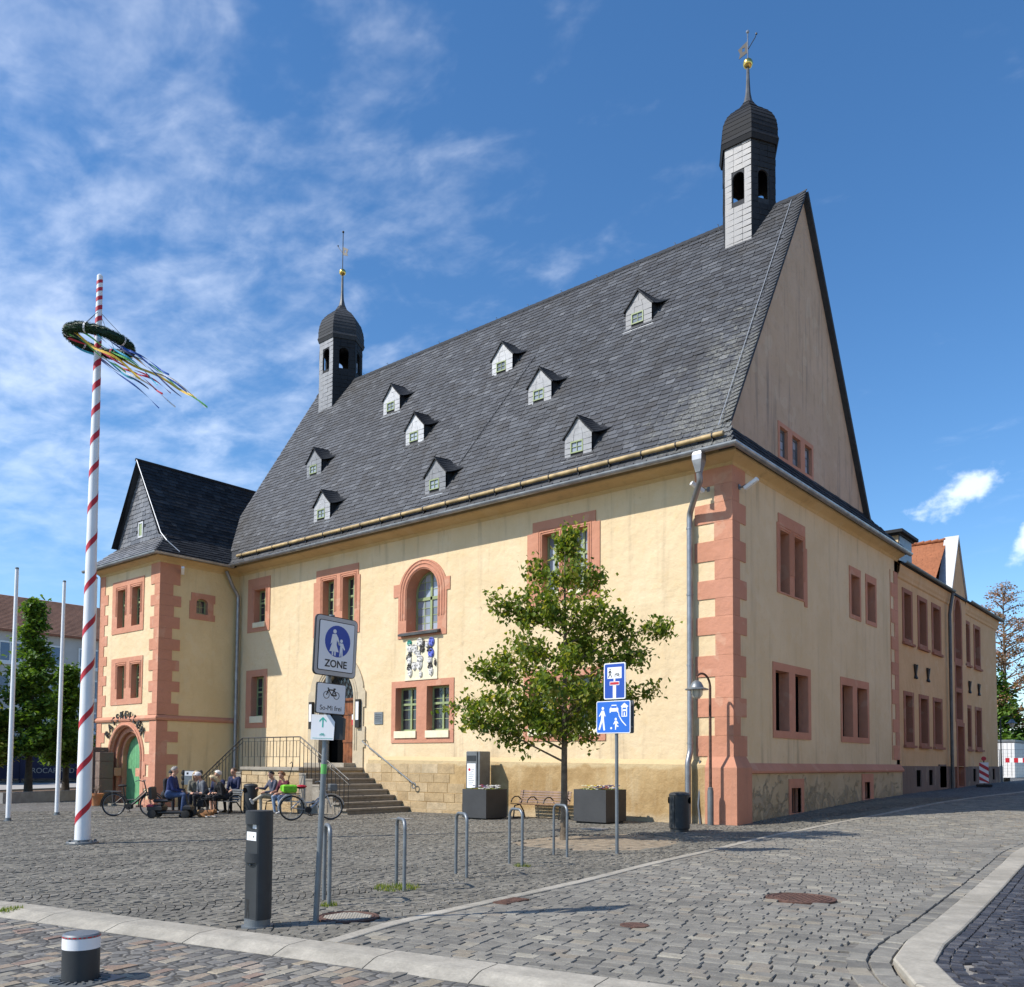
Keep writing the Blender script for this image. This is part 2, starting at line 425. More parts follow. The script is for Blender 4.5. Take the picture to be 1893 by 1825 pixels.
def glass_mat(name, c=(0.018, 0.022, 0.026), rough=0.03):
    m, g, p = base_mat(name)
    v = pos(g)
    oi = g.n('ShaderNodeObjectInfo').outputs['Random']
    col = g.mix(oi, c, tuple(x * 2.6 for x in c))
    g.set(p, 'Base Color', col)
    p.inputs['Roughness'].default_value = rough
    p.inputs['IOR'].default_value = 1.6
    b = g.n('ShaderNodeBump', {'Strength': 0.25, 'Distance': 0.02, 'Height': g.noise(v, 3.0, 2)})
    g.set(p, 'Normal', b.outputs[0])
    return m


MAT['glass'] = glass_mat('dark_window_glass')
MAT['glass_light'] = glass_mat('curtained_window_glass', (0.16, 0.18, 0.21), 0.06)


def leaf_mat(name, stops, trans=0.35):
    m = bpy.data.materials.new(name)
    m.use_nodes = True
    t = m.node_tree
    t.nodes.clear()
    g = NT(t)
    at = g.n('ShaderNodeAttribute', attribute_name='rnd').outputs['Fac']
    col = g.ramp(at, stops)
    p = g.n('ShaderNodeBsdfPrincipled', {'Base Color': col, 'Roughness': 0.5, 'Specular IOR Level': 0.35})
    tr = g.n('ShaderNodeBsdfTranslucent', {'Color': g.mix(1.0, col, (1.5, 1.5, 0.45), 'MULTIPLY')})
    mx = g.n('ShaderNodeMixShader', {0: trans, 1: p.outputs[0], 2: tr.outputs[0]})
    g.n('ShaderNodeOutputMaterial', {'Surface': mx.outputs[0]})
    return m


MAT['leaf'] = leaf_mat('fresh_lime_leaf', [(0, (0.078, 0.128, 0.019)), (0.5, (0.150, 0.213, 0.031)), (0.82, (0.260, 0.305, 0.054)), (1, (0.429, 0.378, 0.108))], 0.42)
MAT['leaf_dark'] = leaf_mat('deep_green_leaf', [(0, (0.046, 0.097, 0.018)), (0.5, (0.090, 0.171, 0.030)), (1, (0.178, 0.288, 0.053))])
MAT['leaf_bud'] = leaf_mat('reddish_spring_leaf', [(0, (0.221, 0.123, 0.080)), (0.5, (0.374, 0.203, 0.136)), (1, (0.510, 0.304, 0.208))], 0.3)
MAT['fir'] = leaf_mat('fir_needle', [(0, (0.006, 0.027, 0.011)), (0.6, (0.012, 0.048, 0.018)), (1, (0.025, 0.083, 0.024))], 0.1)


# ------------------------------------------------------------------ mesh helpers
class MB:
    """collects shapes; build() links them as one mesh object"""

    def __init__(s):
        s.v, s.f = [], []

    def add(s, vs, fs, mtx=None):
        o = len(s.v)
        s.v += [tuple(mtx @ Vector(p)) if mtx else tuple(p) for p in vs]
        s.f += [tuple(i + o for i in f) for f in fs]
        return s

    def box(s, x0, x1, y0, y1, z0, z1, mtx=None):
        vs = [(x0, y0, z0), (x1, y0, z0), (x1, y1, z0), (x0, y1, z0), (x0, y0, z1), (x1, y0, z1), (x1, y1, z1), (x0, y1, z1)]
        return s.add(vs, [(0, 3, 2, 1), (4, 5, 6, 7), (0, 1, 5, 4), (1, 2, 6, 5), (2, 3, 7, 6), (3, 0, 4, 7)], mtx)

    def bbox(s, x0, x1, y0, y1, z0, z1, b=0.02, mtx=None):
        """box with chamfered edges"""
        vs = []
        for z, i in ((z0, b), (z0 + b, 0), (z1 - b, 0), (z1, b)):
            vs += [(x0 + i + (b if i == 0 else 0) * 0, y0 + i, z), (x1 - i, y0 + i, z), (x1 - i, y1 - i, z), (x0 + i, y1 - i, z)]
        fs = [(3, 2, 1, 0), (12, 13, 14, 15)]
        for k in range(3):
            for j in range(4):
                a, c = k * 4 + j, k * 4 + (j + 1) % 4
                fs.append((a, c, c + 4, a + 4))
        return s.add(vs, fs, mtx)

    def lathe(s, prof, n=16, mtx=None, cap=True, a0=0.0, rot=0.0):
        vs, fs = [], []
        for r, z in prof:
            for k in range(n):
                a = 2 * math.pi * k / n + rot
                vs.append((r * math.cos(a), r * math.sin(a), z))
        for i in range(len(prof) - 1):
            for k in range(n):
                a, b = i * n + k, i * n + (k + 1) % n
                fs.append((a, b, b + n, a + n))
        if cap:
            fs.append(tuple(range(n - 1, -1, -1)))
            fs.append(tuple(range((len(prof) - 1) * n, len(prof) * n)))
        return s.add(vs, fs, mtx)

    def tube(s, pts, r, n=8, mtx=None):
        pts = [Vector(p) for p in pts]
        rs = r if isinstance(r, (list, tuple)) else [r] * len(pts)
        vs, fs = [], []
        up = None
        for i, p in enumerate(pts):
            d = (pts[min(i + 1, len(pts) - 1)] - pts[max(i - 1, 0)]).normalized()
            if up is None:
                up = Vector((0, 0, 1)) if abs(d.z) < 0.9 else Vector((1, 0, 0))
            a = d.cross(up)
            a = a.normalized() if a.length > 1e-6 else Vector((1, 0, 0))
            up = a.cross(d).normalized()
            for k in range(n):
                t = 2 * math.pi * k / n
                vs.append(p + (a * math.cos(t) + up * math.sin(t)) * rs[i])
        for i in range(len(pts) - 1):
            for k in range(n):
                a, b = i * n + k, i * n + (k + 1) % n
                fs.append((a, b, b + n, a + n))
        fs.append(tuple(range(n - 1, -1, -1)))
        fs.append(tuple(range((len(pts) - 1) * n, len(pts) * n)))
        return s.add(vs, fs, mtx)

    def slab(s, xf, outer, holes=(), d0=0.0, d1=0.03, back=True):
        """flat plate with holes: xf maps (u, v, d) to space, front face at d1"""
        loops = [list(outer)] + [list(h) for h in holes]
        flat = [p for l in loops for p in l]
        tris = tessellate_polygon([[Vector((p[0], p[1], 0)) for p in l] for l in loops])
        n = len(flat)
        vs = [xf(p[0], p[1], d1) for p in flat] + [xf(p[0], p[1], d0) for p in flat]
        fs = [tuple(t) for t in tris]
        if back:
            fs += [tuple(i + n for i in reversed(t)) for t in tris]
        o = 0
        for l in loops:
            k = len(l)
            for i in range(k):
                a, b = o + i, o + (i + 1) % k
                fs.append((a, b, b + n, a + n))
            o += k
        return s.add(vs, fs)

    def ball(s, c, r, n=12, m=8, sc=(1, 1, 1), mtx=None):
        vs, fs = [], []
        for i in range(m + 1):
            t = math.pi * i / m
            for k in range(n):
                a = 2 * math.pi * k / n
                vs.append((c[0] + sc[0] * r * math.sin(t) * math.cos(a), c[1] + sc[1] * r * math.sin(t) * math.sin(a), c[2] - sc[2] * r * math.cos(t)))
        for i in range(m):
            for k in range(n):
                a, b = i * n + k, i * n + (k + 1) % n
                fs.append((a, b, b + n, a + n))
        return s.add(vs, fs, mtx)

    def build(s, name, mat, parent=None, smooth=False, loc=None, rot=None, recalc=True):
        me = bpy.data.meshes.new(name)
        me.from_pydata(s.v, [], s.f)
        if recalc:
            bm = bmesh.new()
            bm.from_mesh(me)
            bmesh.ops.remove_doubles(bm, verts=bm.verts, dist=1e-5)
            bmesh.ops.recalc_face_normals(bm, faces=bm.faces)
            bm.to_mesh(me)
            bm.free()
        me.materials.append(MAT[mat] if isinstance(mat, str) else mat)
        if not recalc:
            me.shade_flat()
        if smooth:
            me.shade_smooth()
            try:
                me.set_sharp_from_angle(angle=R(40))
            except Exception:
                pass
        o = bpy.data.objects.new(name, me)
        COL.objects.link(o)
        if parent:
            o.parent = parent
        if loc:
            o.location = loc
        if rot:
            o.rotation_euler = rot
        return o


def tag(o, label=None, cat=None, group=None, kind=None):
    for k, v in (('label', label), ('category', cat), ('group', group), ('kind', kind)):
        if v:
            o[k] = v
    return o


def thing(name, label, cat, loc=(0, 0, 0), rz=0.0, group=None):
    o = bpy.data.objects.new(name, None)
    o.empty_display_size = 0.2
    COL.objects.link(o)
    o.location = loc
    o.rotation_euler = (0, 0, rz)
    return tag(o, label, cat, group)


def link(name, mesh, parent=None, loc=(0, 0, 0), rot=(0, 0, 0), scale=(1, 1, 1)):
    o = bpy.data.objects.new(name, mesh)
    COL.objects.link(o)
    o.location, o.rotation_euler, o.scale = loc, rot, scale
    if parent:
        o.parent = parent
    return o


def copy_tree(o, parent=None):
    c = o.copy()
    COL.objects.link(c)
    c.parent = parent
    for ch in o.children:
        copy_tree(ch, c)
    return c


def text(name, body, size, mat, parent, loc, rot, depth=0.004, align='CENTER', bold=0.0):
    cu = bpy.data.curves.new(name, 'FONT')
    cu.body, cu.size, cu.extrude, cu.offset = body, size, depth, bold
    cu.align_x, cu.align_y = align, 'CENTER'
    cu.materials.append(MAT[mat])
    tmp = bpy.data.objects.new(name, cu)
    COL.objects.link(tmp)
    me = bpy.data.meshes.new_from_object(tmp.evaluated_get(bpy.context.evaluated_depsgraph_get()))
    bpy.data.objects.remove(tmp)
    me.name = name
    if not me.materials:
        me.materials.append(MAT[mat])
    return link(name, me, parent, loc, rot)


def raw_mesh(name, v, f, mat, attr=None):
    """numpy mesh of quads or triangles, with a per-face random attribute"""
    me = bpy.data.meshes.new(name)
    n = f.shape[1]
    me.vertices.add(len(v))
    me.vertices.foreach_set('co', np.ascontiguousarray(v, dtype=np.float32).ravel())
    me.loops.add(f.size)
    me.loops.foreach_set('vertex_index', np.ascontiguousarray(f, dtype=np.int32).ravel())
    me.polygons.add(len(f))
    me.polygons.foreach_set('loop_start', np.arange(0, f.size, n, dtype=np.int32))
    me.update(calc_edges=True)
    me.validate()
    me.shade_flat()
    me.materials.append(MAT[mat])
    if attr is not None:
        a = me.attributes.new('rnd', 'FLOAT', 'FACE')
        a.data.foreach_set('value', np.ascontiguousarray(attr, dtype=np.float32))
    return me


def ground(x, y):
    x = np.asarray(x, float)
    y = np.asarray(y, float)
    gx = np.interp(x, [-30, -25, -12, -3, 0], [-.32, -.3, -.15, -.04, 0])
    w = np.clip((x + 3) / 2.5, 0, 1)
    w = w * w * (3 - 2 * w)
    return gx + w * np.interp(y, [0, 4.5, 10.5, 15, 33, 90], [0, .16, .39, .49, .75, 1.2])


def gz(x, y):
    return float(ground(x, y))


def project(P):
    d = P - np.array(CAM)
    z = d @ np.array(_fw)
    z = np.where(z < 0.2, 0.2, z)
    return 946.5 + FPX * (d @ np.array(RT)) / z, 1329.07 - FPX * (d @ np.array(UP)) / z, z


def inside(poly, x, y):
    c = np.zeros(len(x), bool)
    n = len(poly)
    for i in range(n):
        x0, y0 = poly[i]
        x1, y1 = poly[(i + 1) % n]
        if y0 == y1:
            continue
        c ^= ((y0 > y) != (y1 > y)) & (x < (x1 - x0) * (y - y0) / (y1 - y0) + x0)
    return c


def arc(cx, cz, rx, rz, a0, a1, n):
    return [(cx + rx * math.cos(R(a0 + (a1 - a0) * i / n)), cz + rz * math.sin(R(a0 + (a1 - a0) * i / n))) for i in range(n + 1)]


def rect(a, b, c, d):
    return [(a, c), (b, c), (b, d), (a, d)]


def grow(h, e):
    """outset a convex loop roughly by e"""
    cx = sum(p[0] for p in h) / len(h)
    cz = sum(p[1] for p in h) / len(h)
    return [(p[0] + math.copysign(e, p[0] - cx), p[1] + math.copysign(e, p[1] - cz)) for p in h]
TAU = 2 * math.pi

# ================================================================== the setting: ground and paving
def axis(lo, hi, near0, near1, step):
    a = list(np.arange(near0, near1 + 1e-6, step))
    d = step
    x = near1
    while x < hi:
        d *= 1.5
        x += d
        a.append(min(x, hi))
    d, x = step, near0
    while x > lo:
        d *= 1.5
        x -= d
        a.insert(0, max(x, lo))
    return np.array(a)


gx_, gy_ = axis(-900, 900, -40, 14, 1.0), axis(-60, 1500, -28, 40, 1.0)
GX, GY = np.meshgrid(gx_, gy_)
GZ = ground(GX, GY) - 0.05
nx, ny = len(gx_), len(gy_)
ii = np.arange((ny - 1) * nx).reshape(ny - 1, nx)[:, :-1].ravel()
me = raw_mesh('ground', np.stack([GX.ravel(), GY.ravel(), GZ.ravel()], 1), np.stack([ii, ii + 1, ii + nx + 1, ii + nx], 1), 'ground')
tag(link('ground', me), 'grey cobbled town ground reaching to the horizon', None, kind='structure')

BD = np.array((0.977, 0.2116))
BN = np.array((0.2116, -0.977))
U0 = np.array((-0.39, -18.24))


def band(t, off=0.0):
    p = U0 + BD * t + BN * off
    return (float(p[0]), float(p[1]))


BORDER = [(4.25, -17.22), (3.94, -15.97), (3.54, -12.33), (3.13, -9.74), (2.76, -6.69), (2.23, -2.99), (1.98, 0.3), (2.1, 2.6), (2.28, 5.76), (2.5, 9.5), (3.0, 16), (3.4, 21), (4.2, 34), (4.6, 60)]
RKERB = [(9.6, 60), (9.0, 40), (8.2, 20), (7.3, 6), (7.28, -2.0), (7.62, -6.0), (7.95, -9.34), (8.25, -12.58), (8.33, -13.72), (8.45, -14.5), (8.63, -14.98), (8.86, -15.38), (9.25, -15.8), (9.9, -16.05), (11.5, -15.9), (16, -15.0)]


def resample(pl, step):
    pl = [Vector((p[0], p[1])) for p in pl]
    # smooth with Catmull-Rom
    pts = []
    for i in range(len(pl) - 1):
        p0, p1, p2, p3 = pl[max(i - 1, 0)], pl[i], pl[i + 1], pl[min(i + 2, len(pl) - 1)]
        for k in range(12):
            t = k / 12
            pts.append(0.5 * ((2 * p1) + (p2 - p0) * t + (2 * p0 - 5 * p1 + 4 * p2 - p3) * t * t + (3 * p1 - p0 - 3 * p2 + p3) * t ** 3))
    pts.append(pl[-1])
    out, acc = [pts[0]], 0.0
    for a, b in zip(pts, pts[1:]):
        d = (b - a).length
        while acc + d >= step:
            t = (step - acc) / d
            a = a.lerp(b, t)
            out.append(a.copy())
            d = (b - a).length
            acc = 0.0
        acc += d
    return out


def offset_line(pl, off):
    s = resample(pl, 0.25)
    o = []
    for i, p in enumerate(s):
        d = (s[min(i + 1, len(s) - 1)] - s[max(i - 1, 0)]).normalized()
        o.append((p.x + d.y * off, p.y - d.x * off))
    return o


def bed(name, poly, mat, dz, label):
    xs = [p[0] for p in poly]
    ys = [p[1] for p in poly]
    st = 0.25
    ax = np.arange(max(min(xs), -32), max(xs) + st, st)
    ay = np.arange(min(ys), min(max(ys), 45) + st, st)
    X, Y = np.meshgrid(ax, ay)
    n = len(ax)
    i = np.arange((len(ay) - 1) * n).reshape(len(ay) - 1, n)[:, :-1].ravel()
    cx, cy = X.ravel()[i] + st / 2, Y.ravel()[i] + st / 2
    k = i[inside(poly, cx, cy)]
    f = np.stack([k, k + 1, k + n + 1, k + n], 1)
    u, inv = np.unique(f.ravel(), return_inverse=True)
    V = np.stack([X.ravel()[u], Y.ravel()[u], ground(X.ravel()[u], Y.ravel()[u]) + dz], 1)
    me = raw_mesh(name, V, inv.reshape(-1, 4), mat)
    return tag(link(name, me), label, None, kind='structure')


CUT = []     # (x, y, radius) kept free of stones


def stone_block(C, D):
    """C (n,4,2) plan corners, D (n) top heights -> vertices, quads, for rounded setts"""
    n = len(C)
    cen = C.mean(1, keepdims=True)
    ins = cen + (C - cen) * 0.93
    V = np.zeros((n, 12, 3))
    for r, (P, dz) in enumerate(((C, -0.05), (C, -0.009), (ins, 0.0))):
        V[:, r * 4:r * 4 + 4, :2] = P
        V[:, r * 4:r * 4 + 4, 2] = (D + dz)[:, None]
    q = [(8, 9, 10, 11)]
    for r in range(2):
        for k in range(4):
            a, b = r * 4 + k, r * 4 + (k + 1) % 4
            q.append((a, b, b + 4, a + 4))
    q = np.array(q)
    F = (np.arange(n)[:, None, None] * 12 + q[None]).reshape(-1, 4)
    return V.reshape(-1, 3), F, len(q)


def lay_stones(piece, parent, C, mat, nparts=300, jitter=0.006, label_mass='mass', lift=0.0):
    """C (n,4,2): the largest in the picture become single pieces, the rest one joined part"""
    for (x, y, r) in CUT:
        cc = C.mean(1)
        C = C[np.hypot(cc[:, 0] - x, cc[:, 1] - y) > r]
    cc = C.mean(1)
    z = ground(cc[:, 0], cc[:, 1]) + rng.normal(0, jitter, len(C)) + lift
    px, py, dep = project(np.column_stack([cc, z]))
    keep = (px > -350) & (px < 2250) & (dep > 1.0)
    C, z, px, py, dep = C[keep], z[keep], px[keep], py[keep], dep[keep]
    area = np.abs((C[:, 0, 0] - C[:, 2, 0]) * (C[:, 1, 1] - C[:, 3, 1]) - (C[:, 1, 0] - C[:, 3, 0]) * (C[:, 0, 1] - C[:, 2, 1])) / dep ** 3
    inview = (px > 5) & (px < 1888) & (py < 1820) & (py > 0)
    order = np.argsort(-np.where(inview, area, 0))
    sel = order[:nparts]
    mask = np.ones(len(C), bool)
    mask[sel] = False
    # single pieces share a few meshes through plan-scaled copies
    vars_ = []
    for k in range(8):
        u = np.array([[(-.5, -.5), (.5, -.5), (.5, .5), (-.5, .5)]]) + rng.normal(0, 0.022, (1, 4, 2))
        V, F, nq = stone_block(u, np.zeros(1))
        vars_.append(raw_mesh(piece, V, F, mat))
    for j in sel:
        c = C[j].mean(0)
        e1 = (C[j, 1] - C[j, 0] + C[j, 2] - C[j, 3]) / 2
        e2 = (C[j, 3] - C[j, 0] + C[j, 2] - C[j, 1]) / 2
        l1, l2 = np.hypot(*e1), np.hypot(*e2)
        link(piece, vars_[int(rng.integers(8))], parent, (c[0], c[1], z[j]), (rng.normal(0, .012), rng.normal(0, .012), math.atan2(e1[1], e1[0])), (l1, l2, 1))
    V, F, nq = stone_block(C[mask], z[mask])
    rn = np.repeat(rng.random(mask.sum()), nq)
    me = raw_mesh(piece + '_mass', V, F, mat, rn)
    o = link(piece + 's', me, parent)
    o['kind'] = 'stuff'
    return o


def rows_of(poly, ang, su, sv, gap, curve=None, jit=0.006, maxdepth=40.0, wob=0.0):
    """coursed stones over a polygon: courses run along angle ang"""
    c, s = math.cos(ang), math.sin(ang)
    P = np.array(poly)
    uu, vv = P @ np.array((c, s)), P @ np.array((-s, c))
    out = []
    v = vv.min()
    while v < vv.max():
        h = sv * rng.uniform(0.86, 1.14)
        n = int((uu.max() - uu.min()) / su * 1.25) + 4
        w = su * rng.uniform(0.72, 1.3, n)
        e = uu.min() + np.cumsum(w) - rng.uniform(0, su)
        a, b = e[:-1] + gap / 2, e[1:] - gap / 2
        v0, v1 = v + gap / 2, v + h - gap / 2
        C = np.stack([np.stack([a, np.full_like(a, v0)], 1), np.stack([b, np.full_like(a, v0)], 1), np.stack([b, np.full_like(a, v1)], 1), np.stack([a, np.full_like(a, v1)], 1)], 1)
        out.append(C)
        v += h
    C = np.concatenate(out)
    C = C + rng.normal(0, jit, C.shape)
    if curve:
        amp, per = curve
        t = ((C[..., 0] / per + 0.5) % 1.0) * 2 - 1
        C[..., 1] += amp * (1 - t * t)
        C[..., 1] += 0.5 * np.sin(C[..., 0] * 0.21) * wob
    X = C[..., 0] * c - C[..., 1] * s
    Y = C[..., 0] * s + C[..., 1] * c
    C = np.stack([X, Y], -1)
    m = C.mean(1)
    k = inside(poly, m[:, 0], m[:, 1])
    C = C[k]
    m = m[k]
    px, py, d = project(np.column_stack([m, ground(m[:, 0], m[:, 1])]))
    return C[(d < maxdepth) & (px > -400) & (px < 2300) & (d > 0.5)]


def strip(pl, off0, off1, length, gap, y_hi=99.0, jit=0.0):
    s = resample(pl, length)
    C = []
    for i in range(len(s) - 1):
        a, b = s[i], s[i + 1]
        da = (s[i + 1] - s[max(i - 1, 0)]).normalized()
        db = (s[min(i + 2, len(s) - 1)] - s[i]).normalized()
        t = (b - a).normalized() * gap / 2
        f = lambda p, d, o: (p.x + d.y * o, p.y - d.x * o)
        if max(a.y, b.y) > y_hi:
            continue
        C.append([f(a + t, da, off0), f(b - t, db, off0), f(b - t, db, off1), f(a + t, da, off1)])
    C = np.array(C)
    return C + rng.normal(0, jit, C.shape) if jit else C


SQUARE = [band(-40)] + [band(4.62)] + BORDER[:-1] + [(0.1, 34), (0.1, 0), (-25, 0), (-30, -3), (-42, 4)]
ROAD = [band(4.9)] + [(x + 0.25, y) for x, y in BORDER] + [(9.6, 60)] + [(x - 0.1, y) for x, y in RKERB[1:14]] + [band(11.0)]
FORE = [band(-40, 0.52), band(16, 0.52), (16, -30), (-40, -40)]
RIGHT = [(x + 0.25, y) for x, y in RKERB] + [(30, -13), (30, 60)]

MAN1, MAN2, BOLL = (3.40, -16.22), (6.50, -11.62), (3.84, -19.22)
CUT += [(MAN1[0], MAN1[1], 0.37), (MAN2[0], MAN2[1], 0.45), (BOLL[0], BOLL[1], 0.27), (3.15, -17.17, 0.17), (3.99, -14.25, 0.22), (5.95, -14.6, 0.16)]
GRAVEL = [(0.1 + (x - 0.1) * .86, -6.75 + (y + 6.75) * .8) for x, y in ((-1.35, -8.5), (-0.3, -9.3), (1.2, -9.15), (2.05, -8.2), (2.1, -6.4), (1.5, -4.8), (0.4, -3.9), (-0.8, -4.1), (-1.6, -5.5), (-1.7, -7.2))]

square = bed('square', SQUARE, 'ground', -0.022, 'town square paved with small grey cobbles in arcs')
C = rows_of(SQUARE, R(-8), 0.100, 0.097, 0.010, curve=(0.38, 1.7), jit=0.006, maxdepth=33, wob=0.5)
mm = C.mean(1)
gin = inside(GRAVEL, mm[:, 0], mm[:, 1]) & (rng.random(len(C)) < 0.93)
C = C[~gin]
lay_stones('cobble', square, C, 'cobble', jitter=0.0035)

road = bed('road', ROAD, 'joint', -0.02, 'street of pale granite setts beside the hall')
rk_in = offset_line(RKERB, 0.40)
RB = [band(4.9)] + [(x + 0.25, y) for x, y in BORDER] + [(9.2, 60)] + rk_in[:] + [band(11.0)]
lay_stones('sett', road, rows_of(RB, math.atan2(BD[1], BD[0]), 0.20, 0.155, 0.009, jit=0.003, maxdepth=34), 'sett', jitter=0.003)
rows = np.concatenate([strip(RKERB, 0.02, 0.185, 0.23, 0.014, 30, 0.004), strip(RKERB, 0.205, 0.375, 0.25, 0.014, 30, 0.004)])
lay_stones('edge_sett', road, rows, 'sett', nparts=60, jitter=0.003)

fore = bed('lane', FORE, 'joint', -0.075, 'foreground lane of mixed warm granite setts')
lay_stones('lane_sett', fore, rows_of(FORE, math.atan2(BD[1], BD[0]) + R(88), 0.20, 0.125, 0.010, jit=0.0035, maxdepth=16), 'sett_warm', jitter=0.004, lift=-0.05)

pav = bed('pavement', RIGHT, 'joint_light', -0.01, 'dark basalt mosaic pavement inside the curved kerb')
rin = [(x + 0.30, y) for x, y in RKERB]
cc = np.concatenate([strip(RKERB, -0.33, -0.42, 0.105, 0.012, 12, 0.004), strip(RKERB, -0.435, -0.525, 0.105, 0.012, 12, 0.004)])
RM = offset_line(RKERB, -0.535) + [(30, -13), (30, 60)]
lay_stones('mosaic_stone', pav, np.concatenate([cc, rows_of(RM, R(25), 0.10, 0.09, 0.013, curve=(0.25, 1.2), jit=0.008, maxdepth=20)]), 'mosaic', jitter=0.004, lift=0.012)


def kerb_run(name, label, quads, prof, mat='kerb', lift=0.0):
    """kerb stones, each a block: quads (n,4,2) with corner 0-1 on the high side"""
    base = bpy.data.objects.new(name, None)
    COL.objects.link(base)
    tag(base, label, kind='structure')
    for q in quads:
        m = MB()
        zz = [gz(*p) + lift for p in q]
        (a, b, c, d) = q
        e = lambda p, s, t: p + (s - p) * t
        a, b, c, d = map(np.array, (a, b, c, d))
        rows_ = []
        for (t, h) in prof:
            p0, p1 = a + (d - a) * t, b + (c - b) * t
            rows_.append(((p0[0], p0[1], zz[0] + h), (p1[0], p1[1], zz[1] + h)))
        vs = [p for r in rows_ for p in r]
        fs = [(2 * i, 2 * i + 1, 2 * i + 3, 2 * i + 2) for i in range(len(rows_) - 1)]
        fs += [tuple(range(0, len(vs), 2)), tuple(range(len(vs) - 1, -1, -2)), (1, 0, len(vs) - 2, len(vs) - 1)]
        m.add(vs, fs)
        m.build('kerb_stone', mat, base)
    return base


Q = []
t = -6.0
while t < 13:
    L = random.uniform(0.95, 1.15)
    Q.append([band(t), band(t + L - 0.012), band(t + L - 0.012, 0.5), band(t, 0.5)])
    t += L
kerb_run('kerb', 'wide pale granite kerb crossing the lane', Q, [(0.0, -0.1), (0.0, 0.004), (0.03, 0.012), (0.56, 0.012), (0.66, 0.004), (0.97, -0.045), (1.0, -0.12)])
q2 = strip(BORDER, 0.01, 0.17, 1.0, 0.008, 34)
kerb_run('border_strip', 'narrow pale stone strip between square and street', q2, [(0.0, -0.08), (0.0, 0.006), (0.06, 0.012), (0.94, 0.012), (1.0, 0.006), (1.0, -0.08)])
rows2 = strip(BORDER, 0.18, 0.31, 0.2, 0.012, 34, 0.003)[:, ::-1]
lay_stones('border_sett', road, rows2, 'sett', nparts=40, jitter=0.003)
q3 = strip(RKERB, -0.0, -0.32, 0.9, 0.008, 40)
kerb_run('kerb_curve', 'pale granite kerb curving round the dark mosaic pavement', q3, [(0.0, -0.08), (0.0, 0.024), (0.05, 0.036), (0.95, 0.036), (1.0, 0.028), (1.0, -0.08)])

# gravel round the young tree
gv = [(p[0], p[1]) for p in GRAVEL]
ring = []
for i in range(len(gv)):
    a, b = gv[i], gv[(i + 1) % len(gv)]
    for k in range(5):
        t = k / 5
        ring.append((a[0] + (b[0] - a[0]) * t + random.gauss(0, .07), a[1] + (b[1] - a[1]) * t + random.gauss(0, .07)))
m = MB()
cx, cy = 0.2, -6.6
m.add([(cx, cy, gz(cx, cy) + 0.012)] + [(x, y, gz(x, y) - 0.016) for x, y in ring], [(0, i + 1, (i + 1) % len(ring) + 1) for i in range(len(ring))])
tag(m.build('tree_bed', 'gravel', smooth=True), 'sandy gravel patch round the young tree', kind='structure')


# ================================================================== the town hall
hall = thing('town_hall', 'large cream town hall with steep grey slate roof and salmon stone trim', 'building')
XF = lambda u, v, d: (u, -d, v)                      # front wall, faces -y
XS = lambda u, v, d: (d, u, v)                       # side wall, faces +x
TX, TY = -23.93, -3.76
XT = lambda u, v, d: (u, TY - d, v)                  # tower front
XTS = lambda u, v, d: (TX + d, u, v)                 # tower side
XTL = lambda u, v, d: (-29.25 - d, u, v)

PANE = {}


def pane_mesh(w, h, kind):
    k = (round(w, 2), round(h, 2), kind)
    if k not in PANE:
        me = bpy.data.meshes.new('pane')
        w2, h2 = k[0] / 2, k[1] / 2
        me.from_pydata([(-w2, 0, -h2), (w2, 0, -h2), (w2, 0, h2), (-w2, 0, h2), (-w2, 0.006, -h2), (w2, 0.006, -h2), (w2, 0.006, h2), (-w2, 0.006, h2)], [], [(0, 1, 2, 3), (4, 7, 6, 5), (0, 4, 5, 1), (1, 5, 6, 2), (2, 6, 7, 3), (3, 7, 4, 0)])
        me.materials.append(MAT[kind])
        PANE[k] = me
    return PANE[k]


def frame_rot(xf):
    """z rotation that turns local (x along u, -y outward) onto the wall"""
    o, a = Vector(xf(0, 0, 0)), Vector(xf(1, 0, 0))
    d = a - o
    return math.atan2(d.y, d.x)


